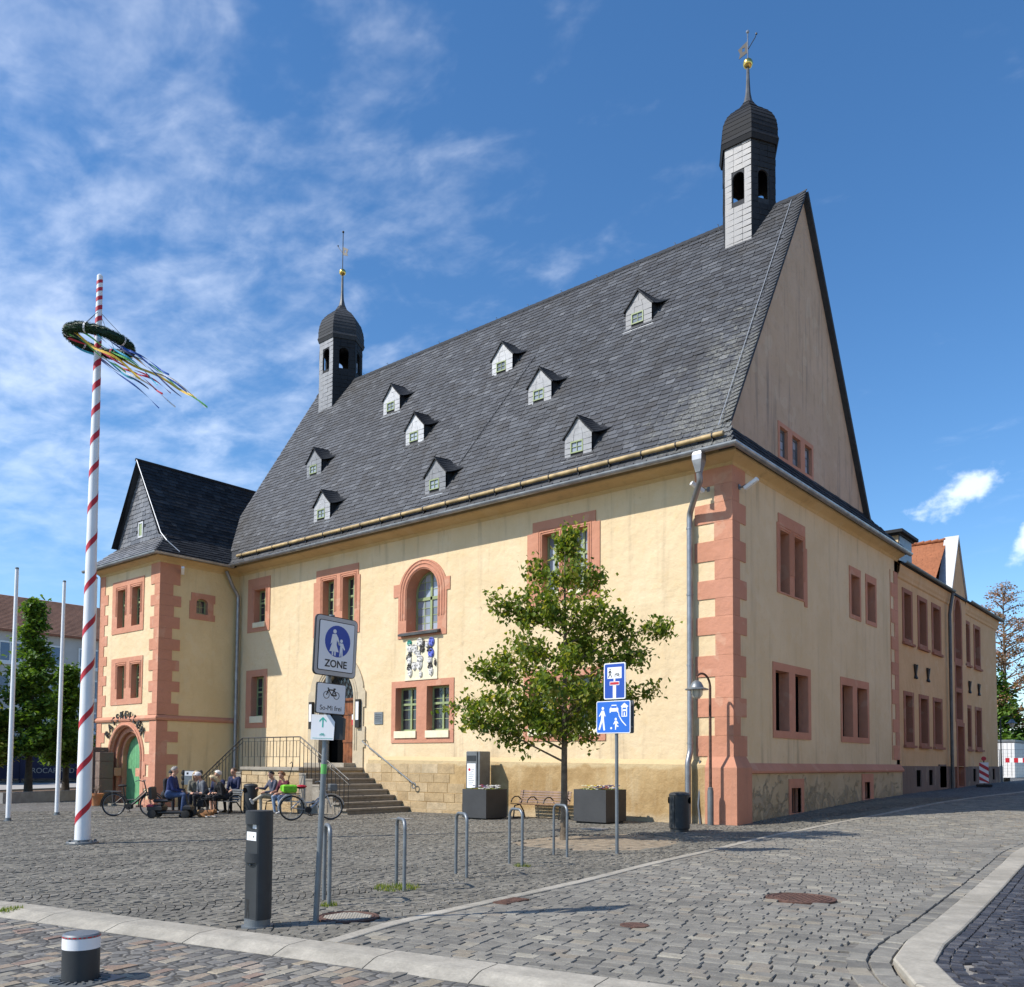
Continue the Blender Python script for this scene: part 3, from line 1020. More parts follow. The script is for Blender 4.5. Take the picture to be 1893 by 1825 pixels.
def sash_and_panes(win, xf, u0, u1, v0, v1, depth, cols, rows, sash='greensash', kind='glass', bar=0.05, arch=None, cross=True, mull=0.075):
    """timber sash in an opening with single panes; frame at d=-depth"""
    rz = frame_rot(xf)
    m = MB()
    B = lambda a, b, c, d, e, f: m.slab(xf, rect(a, b, c, d), (), e, f)
    fw = 0.07
    B(u0, u0 + fw, v0, v1, -depth - .04, -depth + .03)
    B(u1 - fw, u1, v0, v1, -depth - .04, -depth + .03)
    B(u0 + fw, u1 - fw, v0, v0 + fw, -depth - .04, -depth + .028)
    B(u0 + fw, u1 - fw, v1 - fw, v1, -depth - .04, -depth + .028)
    um = (u0 + u1) / 2
    vm = v0 + (v1 - v0) * 0.62
    if cross:
        if cols > 1:
            B(um - mull / 2, um + mull / 2, v0 + fw, v1 - fw, -depth - .04, -depth + .045)
        B(u0 + fw, u1 - fw, vm - 0.04, vm + 0.04, -depth - .04, -depth + .04)
    gu = np.linspace(u0 + fw, u1 - fw, cols + 1)
    gv_ = np.linspace(v0 + fw, v1 - fw, rows + 1)
    for i in range(1, cols):
        B(gu[i] - .013, gu[i] + .013, v0 + fw, v1 - fw, -depth - .03, -depth + .012)
    for j in range(1, rows):
        B(u0 + fw, u1 - fw, gv_[j] - .012, gv_[j] + .012, -depth - .03, -depth + .010)
    m.build('sash', sash, win)
    for i in range(cols):
        for j in range(rows):
            c = xf((gu[i] + gu[i + 1]) / 2, (gv_[j] + gv_[j + 1]) / 2, -depth - .005)
            link('pane', pane_mesh(gu[i + 1] - gu[i], gv_[j + 1] - gv_[j], kind), win, c, (random.gauss(0, .006), 0, rz + random.gauss(0, .006)))


def roll(m, xf, path, r, d):
    m.tube([xf(u, v, d) for u, v in path], r, 6)


HOLES = {'F': [], 'S': [], 'T': [], 'TS': [], 'A': []}


def window(wall, xf, outer, opens, mat='pink', depth=0.30, proud=0.03, cols=2, rows=4, sill=None, mould=True, label=None, kind='glass', sash='greensash', parent=None, reveal=0.45, cross=True):
    m = MB()
    hs = [rect(*o) for o in opens]
    m.slab(xf, outer, hs, -reveal, proud)
    if mould:
        for o in opens:
            a, b, c, d = o
            for off, rr in ((0.055, 0.028), (0.135, 0.022)):
                roll(m, xf, [(a - off, c + 0.32 * (d - c)), (a - off, d + off), (b + off, d + off), (b + off, c + 0.32 * (d - c))], rr, proud)
    w = m.build('window', mat, parent or hall)
    if label:
        w['label'] = label
    HOLES[wall] += [rect(o[0] - .03, o[1] + .03, o[2] - .03, o[3] + .03) for o in opens]
    for o in opens:
        sash_and_panes(w, xf, o[0], o[1], o[2], o[3], depth, cols, rows, sash, kind, cross=cross)
        if sill:
            sm = MB()
            sm.slab(xf, rect(o[0] - .02, o[1] + .02, o[2] - sill, o[2] + 0.005), (), -depth + .04, proud + .05)
            sm.build('sill', 'cream_sill', w)
    return w


# front windows
window('F', XF, rect(-23.2, -21.65, 3.08, 5.62), [(-22.8, -21.88, 3.58, 5.33)], sill=0.28, cols=2, rows=4, mould=False)
window('F', XF, rect(-23.2, -21.55, 7.30, 9.68), [(-22.72, -21.87, 7.70, 9.16)], sill=0.22, cols=2, rows=4)
window('F', XF, [(-18.5, 6.68), (-15.62, 6.68), (-15.62, 8.95), (-15.72, 8.95), (-15.72, 9.42), (-18.35, 9.42), (-18.35, 8.95), (-18.5, 8.95)], [(-17.91, -17.2, 7.02, 8.96), (-16.66, -15.95, 7.02, 8.96)], sill=0.16, cols=2, rows=5)
window('F', XF, rect(-13.72, -10.52, 2.34, 4.62), [(-13.5, -12.39, 2.77, 4.38), (-11.86, -10.74, 2.77, 4.38)], sill=0.25, cols=2, rows=4, mould=False)
window('F', XF, rect(-7.37, -4.16, 2.34, 4.62), [(-7.13, -6.02, 2.77, 4.38), (-5.5, -4.39, 2.77, 4.38)], sill=0.25, cols=2, rows=4, mould=False)
window('F', XF, [(-7.25, 6.75), (-4.38, 6.75), (-4.38, 9.13), (-4.54, 9.13), (-4.54, 9.49), (-7.03, 9.49), (-7.03, 9.13), (-7.25, 9.13)], [(-6.64, -5.95, 7.1, 9.05), (-5.53, -4.84, 7.1, 9.05)], sill=0.16, cols=2, rows=5, kind='glass_light')

# arched window over the coat of arms
ac, asp = -12.17, 7.85
outer = [(-13.42, 6.2), (-10.92, 6.2), (-10.92, 7.78), (-10.76, 7.78), (-10.76, 8.25), (-10.96, 8.25)] + arc(ac, asp, 1.26, 1.18, 20, 160, 20) + [(-13.38, 8.25), (-13.68, 8.25), (-13.68, 7.78), (-13.42, 7.78)]
opn = [(-12.98, 6.42), (-11.36, 6.42)] + arc(ac, asp, 0.81, 0.84, 0, 180, 20)
m = MB()
m.slab(XF, outer, [opn], -0.62, 0.03)
for off, rr in ((0.06, 0.035), (0.2, 0.03), (0.32, 0.025)):
    roll(m, XF, [(-12.98 - off, 6.9), (-12.98 - off, asp)] + list(reversed(arc(ac, asp, 0.81 + off, 0.84 + off, 0, 180, 20))) + [(-11.36 + off, asp), (-11.36 + off, 6.9)], rr, 0.03)
aw = m.build('arched_window', 'pink', hall)
HOLES['F'].append([(-13.02, 6.38), (-11.32, 6.38)] + arc(ac, asp, 0.85, 0.88, 0, 180, 20))
m = MB()
dp = 0.5
ring_o = [(-12.98, 6.42), (-11.36, 6.42)] + arc(ac, asp, 0.81, 0.84, 0, 180, 20)
ring_i = [(-12.90, 6.50), (-11.44, 6.50)] + arc(ac, asp, 0.73, 0.76, 0, 180, 20)
m.slab(XF, ring_o, [ring_i], -dp - .04, -dp + .03)
for a, b, c, d in ((-12.22, -12.12, 6.5, 8.6), (-12.9, -11.44, 7.62, 7.74), (-12.55, -12.52, 6.5, 8.5), (-11.82, -11.79, 6.5, 8.5)):
    m.slab(XF, rect(a, b, c, d), (), -dp - .035, -dp + .04 if b - a > .05 else -dp + .01)
for z in (6.78, 7.06, 7.34, 8.02, 8.3):
    m.slab(XF, rect(-12.9, -11.44, z - .012, z + .012), (), -dp - .03, -dp + .008)
m.build('sash', 'greensash', aw)
for i, (a, b) in enumerate(((-12.9, -12.53), (-12.53, -12.17), (-12.17, -11.81), (-11.81, -11.44))):
    zs = [6.5, 6.78, 7.06, 7.34, 7.68, 8.02, 8.3, 8.6]
    for c, d in zip(zs, zs[1:]):
        link('pane', pane_mesh(b - a, d - c, 'glass_light'), aw, XF((a + b) / 2, (c + d) / 2, -dp - .005), (random.gauss(0, .01), 0, random.gauss(0, .01)))
m = MB()
m.add([XF(u, v, d) for u, v, d in ((-13.25, 6.42, 0.0), (-11.2, 6.42, 0.0), (-11.2, 6.34, 0.20), (-13.25, 6.34, 0.20), (-13.25, 6.28, 0.0), (-11.2, 6.28, 0.0), (-11.2, 6.27, 0.19), (-13.25, 6.27, 0.19))], [(0, 1, 2, 3), (4, 7, 6, 5), (3, 2, 6, 7), (0, 3, 7, 4), (1, 5, 6, 2), (0, 4, 5, 1)])
m.build('ledge', 'darkzinc', aw)

# side windows (in the shade)
window('S', XS, [(3.0, 6.85), (5.12, 6.85), (5.12, 6.70), (5.35, 6.70), (5.35, 8.6), (5.2, 8.6), (5.2, 9.3), (3.1, 9.3), (3.1, 9.0), (3.0, 9.0)], [(3.2, 3.92, 6.9, 8.8), (4.3, 5.02, 6.9, 8.8)], cols=2, rows=5, depth=0.36)
window('S', XS, rect(2.62, 5.56, 2.44, 4.71), [(2.79, 3.8, 2.66, 4.47), (4.28, 5.33, 2.66, 4.47)], cols=2, rows=4, mould=False, depth=0.36)
window('S', XS, rect(8.3, 11.25, 2.44, 4.71), [(8.43, 9.48, 2.64, 4.44), (9.95, 11.05, 2.64, 4.44)], cols=2, rows=4, mould=False, depth=0.36)
window('S', XS, rect(9.3, 10.5, 6.90, 8.78), [(9.46, 10.36, 7.05, 8.5)], cols=2, rows=3, mould=False, depth=0.36)
window('S', XS, rect(11.05, 12.27, 6.90, 8.78), [(11.2, 12.12, 7.05, 8.5)], cols=2, rows=3, mould=False, depth=0.36)

# front portal
pc, psp = -16.94, 4.15
p_out = [(-18.55, 1.35), (-15.28, 1.35), (-15.28, 2.2), (-15.18, 2.2), (-15.18, 3.0), (-15.3, 3.0), (-15.3, 3.75), (-15.18, 3.75), (-15.18, 4.35), (-15.32, 4.5)] + arc(pc, psp, 1.68, 1.82, 14, 166, 22) + [(-18.56, 4.5), (-18.7, 4.35), (-18.7, 3.75), (-18.58, 3.75), (-18.58, 3.0), (-18.7, 3.0), (-18.7, 2.2), (-18.55, 2.2)]
p_in = [(-18.0, 1.36), (-15.88, 1.36)] + arc(pc, psp, 1.06, 1.1, 0, 180, 22)
m = MB()
m.slab(XF, p_out, [p_in], -0.50, 0.05)
for off in (0.1, 0.22):
    roll(m, XF, [(-18.0 - off, 2.1), (-18.0 - off, psp)] + list(reversed(arc(pc, psp, 1.06 + off, 1.1 + off, 0, 180, 20))) + [(-15.88 + off, psp), (-15.88 + off, 2.1)], 0.03, 0.05)
portal = m.build('portal', 'doorstone', hall)
HOLES['F'].append([(-18.05, 1.3), (-15.83, 1.3)] + arc(pc, psp, 1.11, 1.15, 0, 180, 22))
m = MB()
for i in range(6):
    a = -16.94 + i * 0.178
    m.slab(XF, rect(a, a + 0.165, 1.5, 4.12), (), -0.44, -0.36)
m.slab(XF, rect(-16.94, -15.87, 2.4, 2.5), (), -0.37, -0.33)
m.slab(XF, rect(-16.94, -15.87, 3.5, 3.6), (), -0.37, -0.33)
dl = m.build('door', 'wooddoor', portal)
m = MB()
m.slab(XF, rect(-16.4, -16.25, 3.1, 3.55), (), -0.345, -0.33)
m.build('notice', 'signwhite', portal)
m = MB()
m.slab(XF, rect(-16.41, -16.24, 3.08, 3.3), (), -0.33, -0.327)
m.build('notice_print', 'signred', portal)
m = MB()          # the open leaf folded inwards and the dark hallway behind
m.box(-18.0, -15.86, 0.62, 3.4, 1.45, 5.3)
m.box(-18.04, -15.82, 0.02, 3.5, 1.40, 1.5)
m.build('hallway', 'darkvoid', portal)
m = MB()
for i in range(9):
    a = -18.0 + 0.24 * i
    h = 4.15 + 1.1 * math.sqrt(max(0, 1 - ((a - pc) / 1.06) ** 2))
    m.tube([XF(a, 4.15, -0.30), XF(min(a + 0.5, -15.9), min(h, 5.2), -0.30)], 0.018, 5)
    m.tube([XF(a, 4.15, -0.295), XF(max(a - 0.5, -17.98), min(h, 5.2), -0.295)], 0.018, 5)
m.build('fanlight_grille', 'iron', portal)
m = MB()
m.slab(XF, [(-18.0, 4.12), (-15.88, 4.12)] + arc(pc, psp, 1.05, 1.08, 3, 177, 20), (), -0.40, -0.37)
m.build('fanlight', 'glass', portal)
m = MB()
m.slab(XF, rect(-18.0, -15.88, 4.06, 4.16), (), -0.44, -0.28)
m.build('transom', 'wooddoor', portal)
for i, u in enumerate((-18.42, -15.52)):
    m = MB()
    m.slab(XF, rect(u - .11, u + .11, 2.95, 4.05), (), 0.05, 0.16)
    lm = m.build('display_case', 'iron', hall)
    m = MB()
    m.slab(XF, rect(u - .08, u + .08, 3.25, 3.95), (), 0.16, 0.165)
    m.build('notice', 'signwhite', lm)

# coat of arms relief under the arched window
m = MB()
m.slab(XF, rect(-12.98, -11.34, 4.66, 6.08), (), -0.02, 0.035)
m.slab(XF, rect(-13.0, -11.32, 4.62, 4.68), (), -0.02, 0.06)
ca = m.build('coat_of_arms', 'cream_sill', hall)
MAT['arms_white'] = plain('white_carved_relief', (0.62, 0.60, 0.57), 0.7, 0.2, 9)
MAT['arms_blue'] = plain('blue_painted_relief', (0.10, 0.13, 0.50), 0.6, 0.2, 9)
MAT['arms_dark'] = plain('dark_painted_relief', (0.06, 0.055, 0.05), 0.6, 0.2, 9)
MAT['arms_green'] = plain('green_painted_relief', (0.03, 0.28, 0.22), 0.6, 0.2, 9)
for (u, v, w, h, k) in ((-12.76, 5.98, .15, .13, 'green'), (-12.74, 5.76, .17, .22, 'white'), (-12.74, 5.55, .13, .14, 'dark'), (-12.22, 5.96, .20, .18, 'white'), (-12.48, 5.74, .18, .22, 'white'), (-12.1, 5.72, .17, .14, 'dark'),
                        (-12.30, 5.55, .16, .16, 'white'), (-11.62, 5.93, .18, .2, 'blue'), (-11.84, 5.86, .12, .16, 'white'), (-11.70, 5.68, .2, .12, 'dark'), (-11.64, 5.52, .19, .2, 'blue'), (-12.76, 5.33, .15, .2, 'white'),
                        (-12.2, 5.36, .2, .16, 'white'), (-12.24, 5.14, .2, .24, 'white'), (-12.5, 5.12, .15, .2, 'white'), (-12.76, 5.08, .16, .14, 'dark'), (-12.72, 4.88, .14, .2, 'white'), (-11.7, 5.28, .15, .18, 'white'),
                        (-11.68, 5.08, .16, .14, 'dark'), (-11.64, 4.87, .14, .2, 'white'), (-11.42, 5.2, .07, .18, 'dark'), (-12.16, 4.80, .10, .17, 'white'), (-12.02, 5.94, .09, .15, 'dark'), (-12.86, 5.45, .07, .12, 'dark')):
    m = MB()
    sh = [(-.5, .5), (.5, .5), (.52, .0), (.38, -.3), (0, -.55), (-.38, -.3), (-.52, .0)]
    if k == 'dark':
        sh = [(.5 * math.cos(t) * (1 + .25 * math.sin(4 * t)), .5 * math.sin(t) * (1 + .2 * math.cos(5 * t))) for t in np.linspace(0, TAU, 13)[:-1]]
    w, h = w * 1.4, h * 1.3
    m.slab(XF, [(u + a * w, v + b_ * h) for a, b_ in sh], (), .02, .075)
    m.slab(XF, [(u + a * w * .72, v + b_ * h * .72) for a, b_ in sh], (), .06, .09)
    for q in range(3):
        t = q * 2.1 + u * 9
        m.ball(XF(u + w * .3 * math.cos(t), v + h * .3 * math.sin(t), .09), w * .13, 6, 4)
    m.tube([XF(u - w * .35, v + h * .55, .06), XF(u, v + h * .68, .09), XF(u + w * .35, v + h * .55, .06)], w * .11, 5)
    m.build('relief', 'arms_' + k, ca)
m = MB()
m.slab(XF, rect(-14.67, -14.2, 3.06, 3.52), (), 0.002, 0.03)
pq = m.build('plaque', 'steel', hall)
for i in range(5):
    mm_ = MB()
    mm_.slab(XF, rect(-14.61, -14.26 - 0.05 * (i % 2), 3.42 - .07 * i, 3.435 - .07 * i), (), 0.03, 0.032)
    mm_.build('lettering', 'signblack', pq)

# front wall
m = MB()
m.slab(XF, [(-25.3, -0.6), (-0.001, -0.6), (-0.001, 10.2), (-25.3, 10.2)], HOLES['F'], -0.5, 0.0)
m.build('wall', 'wall', hall)
m = MB()      # cellar openings belong to the plinth in front, the wall behind stays whole
m.slab(XS, [(0.001, -0.6), (15.0, -0.6), (15.0, 10.2), (0.001, 10.2)], HOLES['S'] + [rect(3.7, 4.5, 0.16, 0.95), rect(10.37, 11.0, 0.40, 1.05)], -0.45, 0.0)
m.build('wall', 'wall', hall)
m = MB()
m.box(-25.3, -0.3, 1.8, 14.6, -0.3, 9.9)       # dark rooms behind the openings
m.box(-8.0, -0.9, 0.9, 14.6, -0.3, 9.9)
m.build('interior', 'darkvoid', hall)
m = MB()
m.box(-25.3, 0, 14.6, 15.0, -0.3, 10.2)
m.box(-25.3, -24.9, 0.5, 14.6, -0.3, 10.2)
m.build('wall', 'wall', hall)
m = MB()
m.slab(XS, [(-0.45, 10.2), (11.2, 10.2), (11.2, 10.86), (5.4, 20.32), (-0.45, 10.7)], [rect(3.30, 3.96, 11.09, 12.09), rect(4.26, 4.99, 11.09, 12.09), rect(5.29, 5.95, 11.09, 12.09)], -0.4, -0.02)
m.build('gable_wall', 'gable', hall)
w = MB()
w.slab(XS, rect(3.2, 6.05, 11.0, 12.2), [rect(3.33, 3.93, 11.12, 12.06), rect(4.29, 4.96, 11.12, 12.06), rect(5.32, 5.92, 11.12, 12.06)], -0.3, 0.0)
w = w.build('gable_window', 'pink', hall)
for a, b in ((3.33, 3.93), (4.29, 4.96), (5.32, 5.92)):
    sash_and_panes(w, XS, a, b, 11.12, 12.06, 0.14, 2, 3, 'steel_dark', 'glass_light', cross=False)
m = MB()
m.slab(lambda u, v, d: (-25.3 + d, u, v), [(-0.45, 10.2), (11.2, 10.2), (11.2, 10.86), (5.4, 20.3), (-0.45, 10.7)], (), 0.0, 0.3)
m.build('gable_wall', 'gable', hall)

# plinth
m = MB()
m.slab(XF, [(-14.9, -0.6), (-0.6, -0.6), (-0.6, 1.62), (-14.9, 1.72)], (), 0.0, 0.11)
m.add([XF(u, v, d) for u, v, d in ((-14.9, 1.72, .11), (-0.6, 1.62, .11), (-0.6, 1.76, 0), (-14.9, 1.86, 0))], [(0, 1, 2, 3)])
pl = m.build('plinth', 'plinth', hall)
z = -0.35
rowi = 0
while z < 1.55:
    h = random.uniform(0.26, 0.36)
    u = -15.0 + (0.0 if rowi % 2 else -0.35)
    while u < -9.4 - rowi * 0.35:
        w_ = random.uniform(0.5, 1.0)
        mm_ = MB()
        e = random.uniform(0.004, 0.014)
        b = 0.008
        a0, a1, b0, b1 = max(u, -15.0) + .008, u + w_ - .008, z + .008, min(z + h, 1.68) - .008
        if a1 - a0 > .1:
            mm_.add([XF(a0, b0, .10), XF(a1, b0, .10), XF(a1, b1, .10), XF(a0, b1, .10), XF(a0 + b, b0 + b, .11 + e), XF(a1 - b, b0 + b, .11 + e), XF(a1 - b, b1 - b, .11 + e), XF(a0 + b, b1 - b, .11 + e)], [(4, 5, 6, 7), (0, 1, 5, 4), (1, 2, 6, 5), (2, 3, 7, 6), (3, 0, 4, 7)])
            mm_.build('stone', 'ashlar', pl)
        u += w_
    z += h
    rowi += 1
m = MB()
m.slab(XS, [(0.3, -0.6), (15.0, -0.6), (15.0, 1.4), (0.3, 1.4)], [rect(3.72, 4.48, 0.17, 0.93), rect(10.39, 10.98, 0.42, 1.03)], 0.0, 0.09)
m.build('plinth', 'plinth_side', hall)
m = MB()
pr = [(1.37, 0.06), (1.40, 0.16), (1.46, 0.17), (1.56, 0.10), (1.66, 0.03), (1.68, 0.0)]
for (v0, d0), (v1, d1) in zip(pr, pr[1:]):
    m.add([XS(0.45, v0, d0), XS(15.02, v0, d0), XS(15.02, v1, d1), XS(0.45, v1, d1)], [(0, 1, 2, 3)])
m.add([XS(0.45, v, d) for v, d in pr] + [XS(0.45, 1.68, -.01), XS(0.45, 1.37, -.01)], [tuple(range(8))])
m.add([XS(15.02, v, d) for v, d in pr] + [XS(15.02, 1.68, -.01), XS(15.02, 1.37, -.01)], [tuple(range(8))])
m.build('string_course', 'pink', hall)
for o, i in ((rect(3.53, 4.7, 0.02, 1.21), (3.72, 4.48, 0.17, 0.93)), (rect(10.11, 11.36, 0.26, 1.33), (10.39, 10.98, 0.42, 1.03))):
    m = MB()
    m.slab(XS, o, [rect(*i)], -0.3, 0.115)
    cw = m.build('cellar_window', 'pink', hall)
    m = MB()
    m.slab(XS, rect(*i), (), -0.25, -0.22)
    m.build('dark_backing', 'darkvoid', cw)  # black sheet standing for the unlit cellar behind the bars
    m = MB()
    for k in range(4):
        uu = i[0] + (k + .5) * (i[1] - i[0]) / 4
        m.tube([XS(uu, i[2], -0.06), XS(uu, i[3], -0.06)], 0.012, 5)
    m.build('grille', 'iron', cw)


def quoins(xa, xb, ca, cb, spec, zs, mat, parent, da=0.028):
    """corner blocks: arms la on wall a and lb on wall b alternate long and short"""
    (la, sa), (lb, sb) = spec
    for i, (z0, z1) in enumerate(zs):
        A, B = (la, lb) if i % 2 == 0 else (sa, sb)
        A *= random.uniform(0.95, 1.06)
        B *= random.uniform(0.95, 1.06)
        m = MB()
        e = 0.003
        m.slab(xa, rect(*sorted((ca, ca - A if xa is not None else ca)), z0 + e, z1 - e), (), -0.05, da)
        m.slab(xb, rect(*sorted((cb, cb + B)), z0 + e, z1 - e), (), -0.05, da)
        q = m.build('quoin', mat, parent)


zq = [1.86]
while zq[-1] < 9.75:
    zq.append(zq[-1] + random.uniform(0.5, 0.6))
quoins(XF, XS, 0.0262, -0.0262, ((1.1, 0.55), (0.85, 0.45)), list(zip(zq, zq[1:]))[:-1] + [(zq[-2], 9.95)], 'pink2', hall)
quoins(XS, lambda u, v, d: (0.0 + d, u, v), 14.98, 14.0, ((0.85, 0.5), (0.02, 0.02)), [(a, b) for a, b in zip(zq, zq[1:])][:-1], 'pink2', hall, 0.024)
m = MB()           # battered corner foot
m.add([(-0.75, -0.20, -0.3), (0.20, -0.20, -0.3), (0.20, 0.75, -0.3), (-0.75, -0.20, 1.55), (0.20, -0.20, 1.55), (0.20, 0.75, 1.55), (-0.75, -0.028, 1.86), (0.028, -0.028, 1.86), (0.028, 0.75, 1.86), (-0.75, 0.05, -0.3), (-0.75, 0.05, 1.86), (-0.05, 0.75, -0.3), (-0.05, 0.75, 1.86)],
      [(0, 1, 4, 3), (1, 2, 5, 4), (3, 4, 7, 6), (4, 5, 8, 7), (0, 3, 6, 10, 9), (2, 11, 12, 8, 5), (6, 7, 8, 12, 10)])
m.build('quoin_foot', 'pink2', hall)

# cornice under the eaves
def cornice(xf, u0, u1, mat, z0=9.93, out=0.60, top=10.22):
    m = MB()
    pr = [(z0, 0.003), (z0 + 0.06, 0.05), (z0 + .10, 0.06), (z0 + 0.13, out * .27), (z0 + 0.18, out * .53), (z0 + 0.21, out - .12), (z0 + .25, out - .08), (top, out - 0.08), (top + .14, out - .08)]
    ext = lambda d: d
    for (v0, d0), (v1, d1) in zip(pr, pr[1:]):
        a0, a1, b0, b1 = u0[0] + u0[1] * d0, u0[0] + u0[1] * d1, u1[0] + u1[1] * d0, u1[0] + u1[1] * d1
        m.add([xf(a0, v0, d0), xf(b0, v0, d0), xf(b1, v1, d1), xf(a1, v1, d1)], [(0, 1, 2, 3)])
    return m.build('cornice', mat, hall, smooth=False)


cornice(XF, (-23.9, 0), (0, .72), 'cornice')
cornice(XS, (0, -1.38), (15.0, 0), 'cornice', out=.40)

# ------------------------------------------------------------------ roofs
SLW = (0.24, 0.28, 0.32, 0.36, 0.40, 0.44)
SLM = {}


def slate_geo(w, L, th=0.018):
    """one slate in (u, s, h): lower left corner cut, lower edge standing proud"""
    g, c = 0.004, 0.055
    a, b = -w / 2 + g, w / 2 - g
    P = [(a + c, 0), (b, 0), (b, L), (a, L), (a, c * 1.1)]
    hh = lambda s: 0.033 - 0.026 * s / L
    top = [(u, s, hh(s)) for u, s in P]
    bot = [(u, s, hh(s) - th) for u, s in P]
    F = [(0, 1, 2), (0, 2, 4), (4, 2, 3), (5, 6, 1), (5, 1, 0), (9, 5, 0), (9, 0, 4), (6, 7, 2), (6, 2, 1), (8, 9, 4), (8, 4, 3)]
    return np.array(top + bot), np.array(F)


def slates(part, mat, O, U, S, u0, u1, smax, expo=0.215, nparts=0, skip=None, jit=1.0, name='slate'):
    """courses of slates on a plane; u0/u1 are functions of s; returns nothing, builds children of part"""
    O, U, S = np.array(O, float), np.array(U, float), np.array(S, float)
    U /= np.linalg.norm(U)
    S /= np.linalg.norm(S)
    N = np.cross(U, S)
    L = expo * 1.22
    items = []
    n = max(1, int(round(smax / expo)))
    expo = smax / n
    for r in range(n):
        s = r * expo
        a, b = u0(s + expo * .5), u1(s + expo * .5)
        u = a - rng.uniform(0, .2)
        while u < b:
            w = SLW[int(rng.integers(len(SLW)))]
            c = u + w / 2
            lo, hi = max(u, a), min(u + w, b)
            if hi - lo > 0.07 and not (skip and skip(c, s)):
                items.append(((lo + hi) / 2, s + rng.normal(0, .011) - (.05 if rng.random() < .012 else 0), hi - lo, w if hi - lo > w - 1e-3 else 0))
            u += w
    pts = np.array([O + U * i[0] + S * i[1] for i in items])
    sel = set()
    if nparts:
        px, py, d = project(pts)
        ok = (px > 10) & (px < 1880) & (py > 10) & np.array([i[3] > 0 for i in items])
        sel = set(np.argsort(np.where(ok, d, 1e9))[:nparts].tolist())
    Vs, Fs, rn, o = [], [], [], 0
    for k, (c, s, w, full) in enumerate(items):
        if k in sel:
            key = (round(full, 2), round(L, 3), mat)
            if key not in SLM:
                v, f = slate_geo(full, L)
                SLM[key] = raw_mesh('slate', v, f, mat)
            ob = link(name, SLM[key], part)
            M = Matrix((U.tolist() , S.tolist(), N.tolist())).transposed().to_4x4()
            M.translation = Vector(pts[k])
            ob.matrix_basis = M @ Matrix.Rotation(rng.normal(0, .008), 4, 'Z')
            continue
        v, f = slate_geo(w, L)
        v = v + np.array((c, s, rng.uniform(-.002, .004)))
        a = rng.normal(0, .008) * jit
        v[:, 0] += -(v[:, 1] - s) * a
        Vs.append(O + v[:, :1] * U + v[:, 1:2] * S + v[:, 2:3] * N)
        Fs.append(f + o)
        o += len(v)
        rn.append(np.full(len(f), rng.random()))
    if Vs:
        me = raw_mesh(name + '_mass', np.concatenate(Vs), np.concatenate(Fs), mat, np.concatenate(rn))
        ob = link(name + 's', me, part)
        ob['kind'] = 'stuff'


RX0, RX1 = -25.55, 0.10
A_, B_, C_ = (-0.80, 10.30), (-0.25, 11.06), (5.4, 20.5)
D_, E_ = (11.15, 11.06), (11.7, 10.3)
m = MB()
th = 0.16


def prism_yz(m, poly, x0, x1):
    n = len(poly)
    m.add([(x0, y, z) for y, z in poly] + [(x1, y, z) for y, z in poly], [tuple(range(n)), tuple(range(2 * n - 1, n - 1, -1))] + [(i, (i + 1) % n, n + (i + 1) % n, n + i) for i in range(n)])


prism_yz(m, [A_, B_, C_, (5.4, 20.5 - .09), (B_[0] + .03, B_[1] - .05), (A_[0] + .02, A_[1] - .08)], RX0, RX1)
prism_yz(m, [E_, D_, C_, (5.4, 20.5 - .22), (D_[0] - .08, D_[1] - .15), (E_[0] - .02, E_[1] - .08)], RX0, 0.17)
roof = m.build('roof', 'slate_plain', hall)
Sv = np.array((0, C_[0] - B_[0], C_[1] - B_[1]))
DORM = [(-4.92, 3.12, 16.7), (-11.15, 3.19, 16.8), (-8.15, 1.75, 14.4), (-17.5, 3.2, 16.85), (-14.48, 1.73, 14.37), (-20.96, 1.75, 14.4), (-11.5, -0.06, 11.39), (-18.08, 0.0, 11.49), (-5.15, -0.10, 11.32)]


def skip_dorm(u, s):
    y = B_[0] + s * (C_[0] - B_[0]) / np.linalg.norm(Sv)
    return any(abs(u - dx) < 0.42 and -0.02 < y - dy < 0.42 for dx, dy, dz in DORM)


slates(roof, 'slate', (0, B_[0], B_[1]), (1, 0, 0), Sv, lambda s: RX0, lambda s: RX1, float(np.linalg.norm(Sv)) - .02, 0.215, 240, skip_dorm)
Fv = np.array((0, B_[0] - A_[0], B_[1] - A_[1]))
fl = float(np.linalg.norm(Fv))
slates(roof, 'slate', (0, A_[0], A_[1]), (1, 0, 0), Fv, lambda s: -23.5, lambda s: 0.42 - 0.32 * s / fl, fl, 0.215, 60)
m = MB()
m.add([(RX1, B_[0], B_[1]), (RX1, A_[0], A_[1]), (0.42, A_[0], A_[1]), (RX1, A_[0], A_[1] - .08), (0.42, A_[0], A_[1] - .08)], [(0, 1, 2), (1, 3, 4, 2)])
# pent skirt below the gable
m.add([(0.0, B_[0], 11.0), (0.42, A_[0], A_[1]), (0.42, 15.2, A_[1]), (0.0, 11.3, 11.0), (0.42, A_[0], A_[1] - .08), (0.42, 15.2, A_[1] - .08), (-.1, 15.2, A_[1] - .08), (-.1, A_[0], A_[1] - .08)], [(0, 1, 2, 3), (1, 4, 5, 2), (4, 7, 6, 5), (3, 2, 6)])
m.add([(0.42, 15.2, A_[1]), (0.0, 11.3, 11.0), (-2.5, 15.2, A_[1] + .05), (-2.5, 11.3, 11.0)], [(0, 2, 3, 1)])
skirt = m.build('skirt_roof', 'slate_plain', hall, recalc=False)
slates(skirt, 'slate_plain', (0.42, 0, A_[1]), (0, 1, 0), (-0.42, 0, 0.70), lambda s: A_[0] + .55 * s / .82, lambda s: 15.2 - 3.9 * s / .81, 0.81, 0.2)
m = MB()            # ridge course
x = RX0
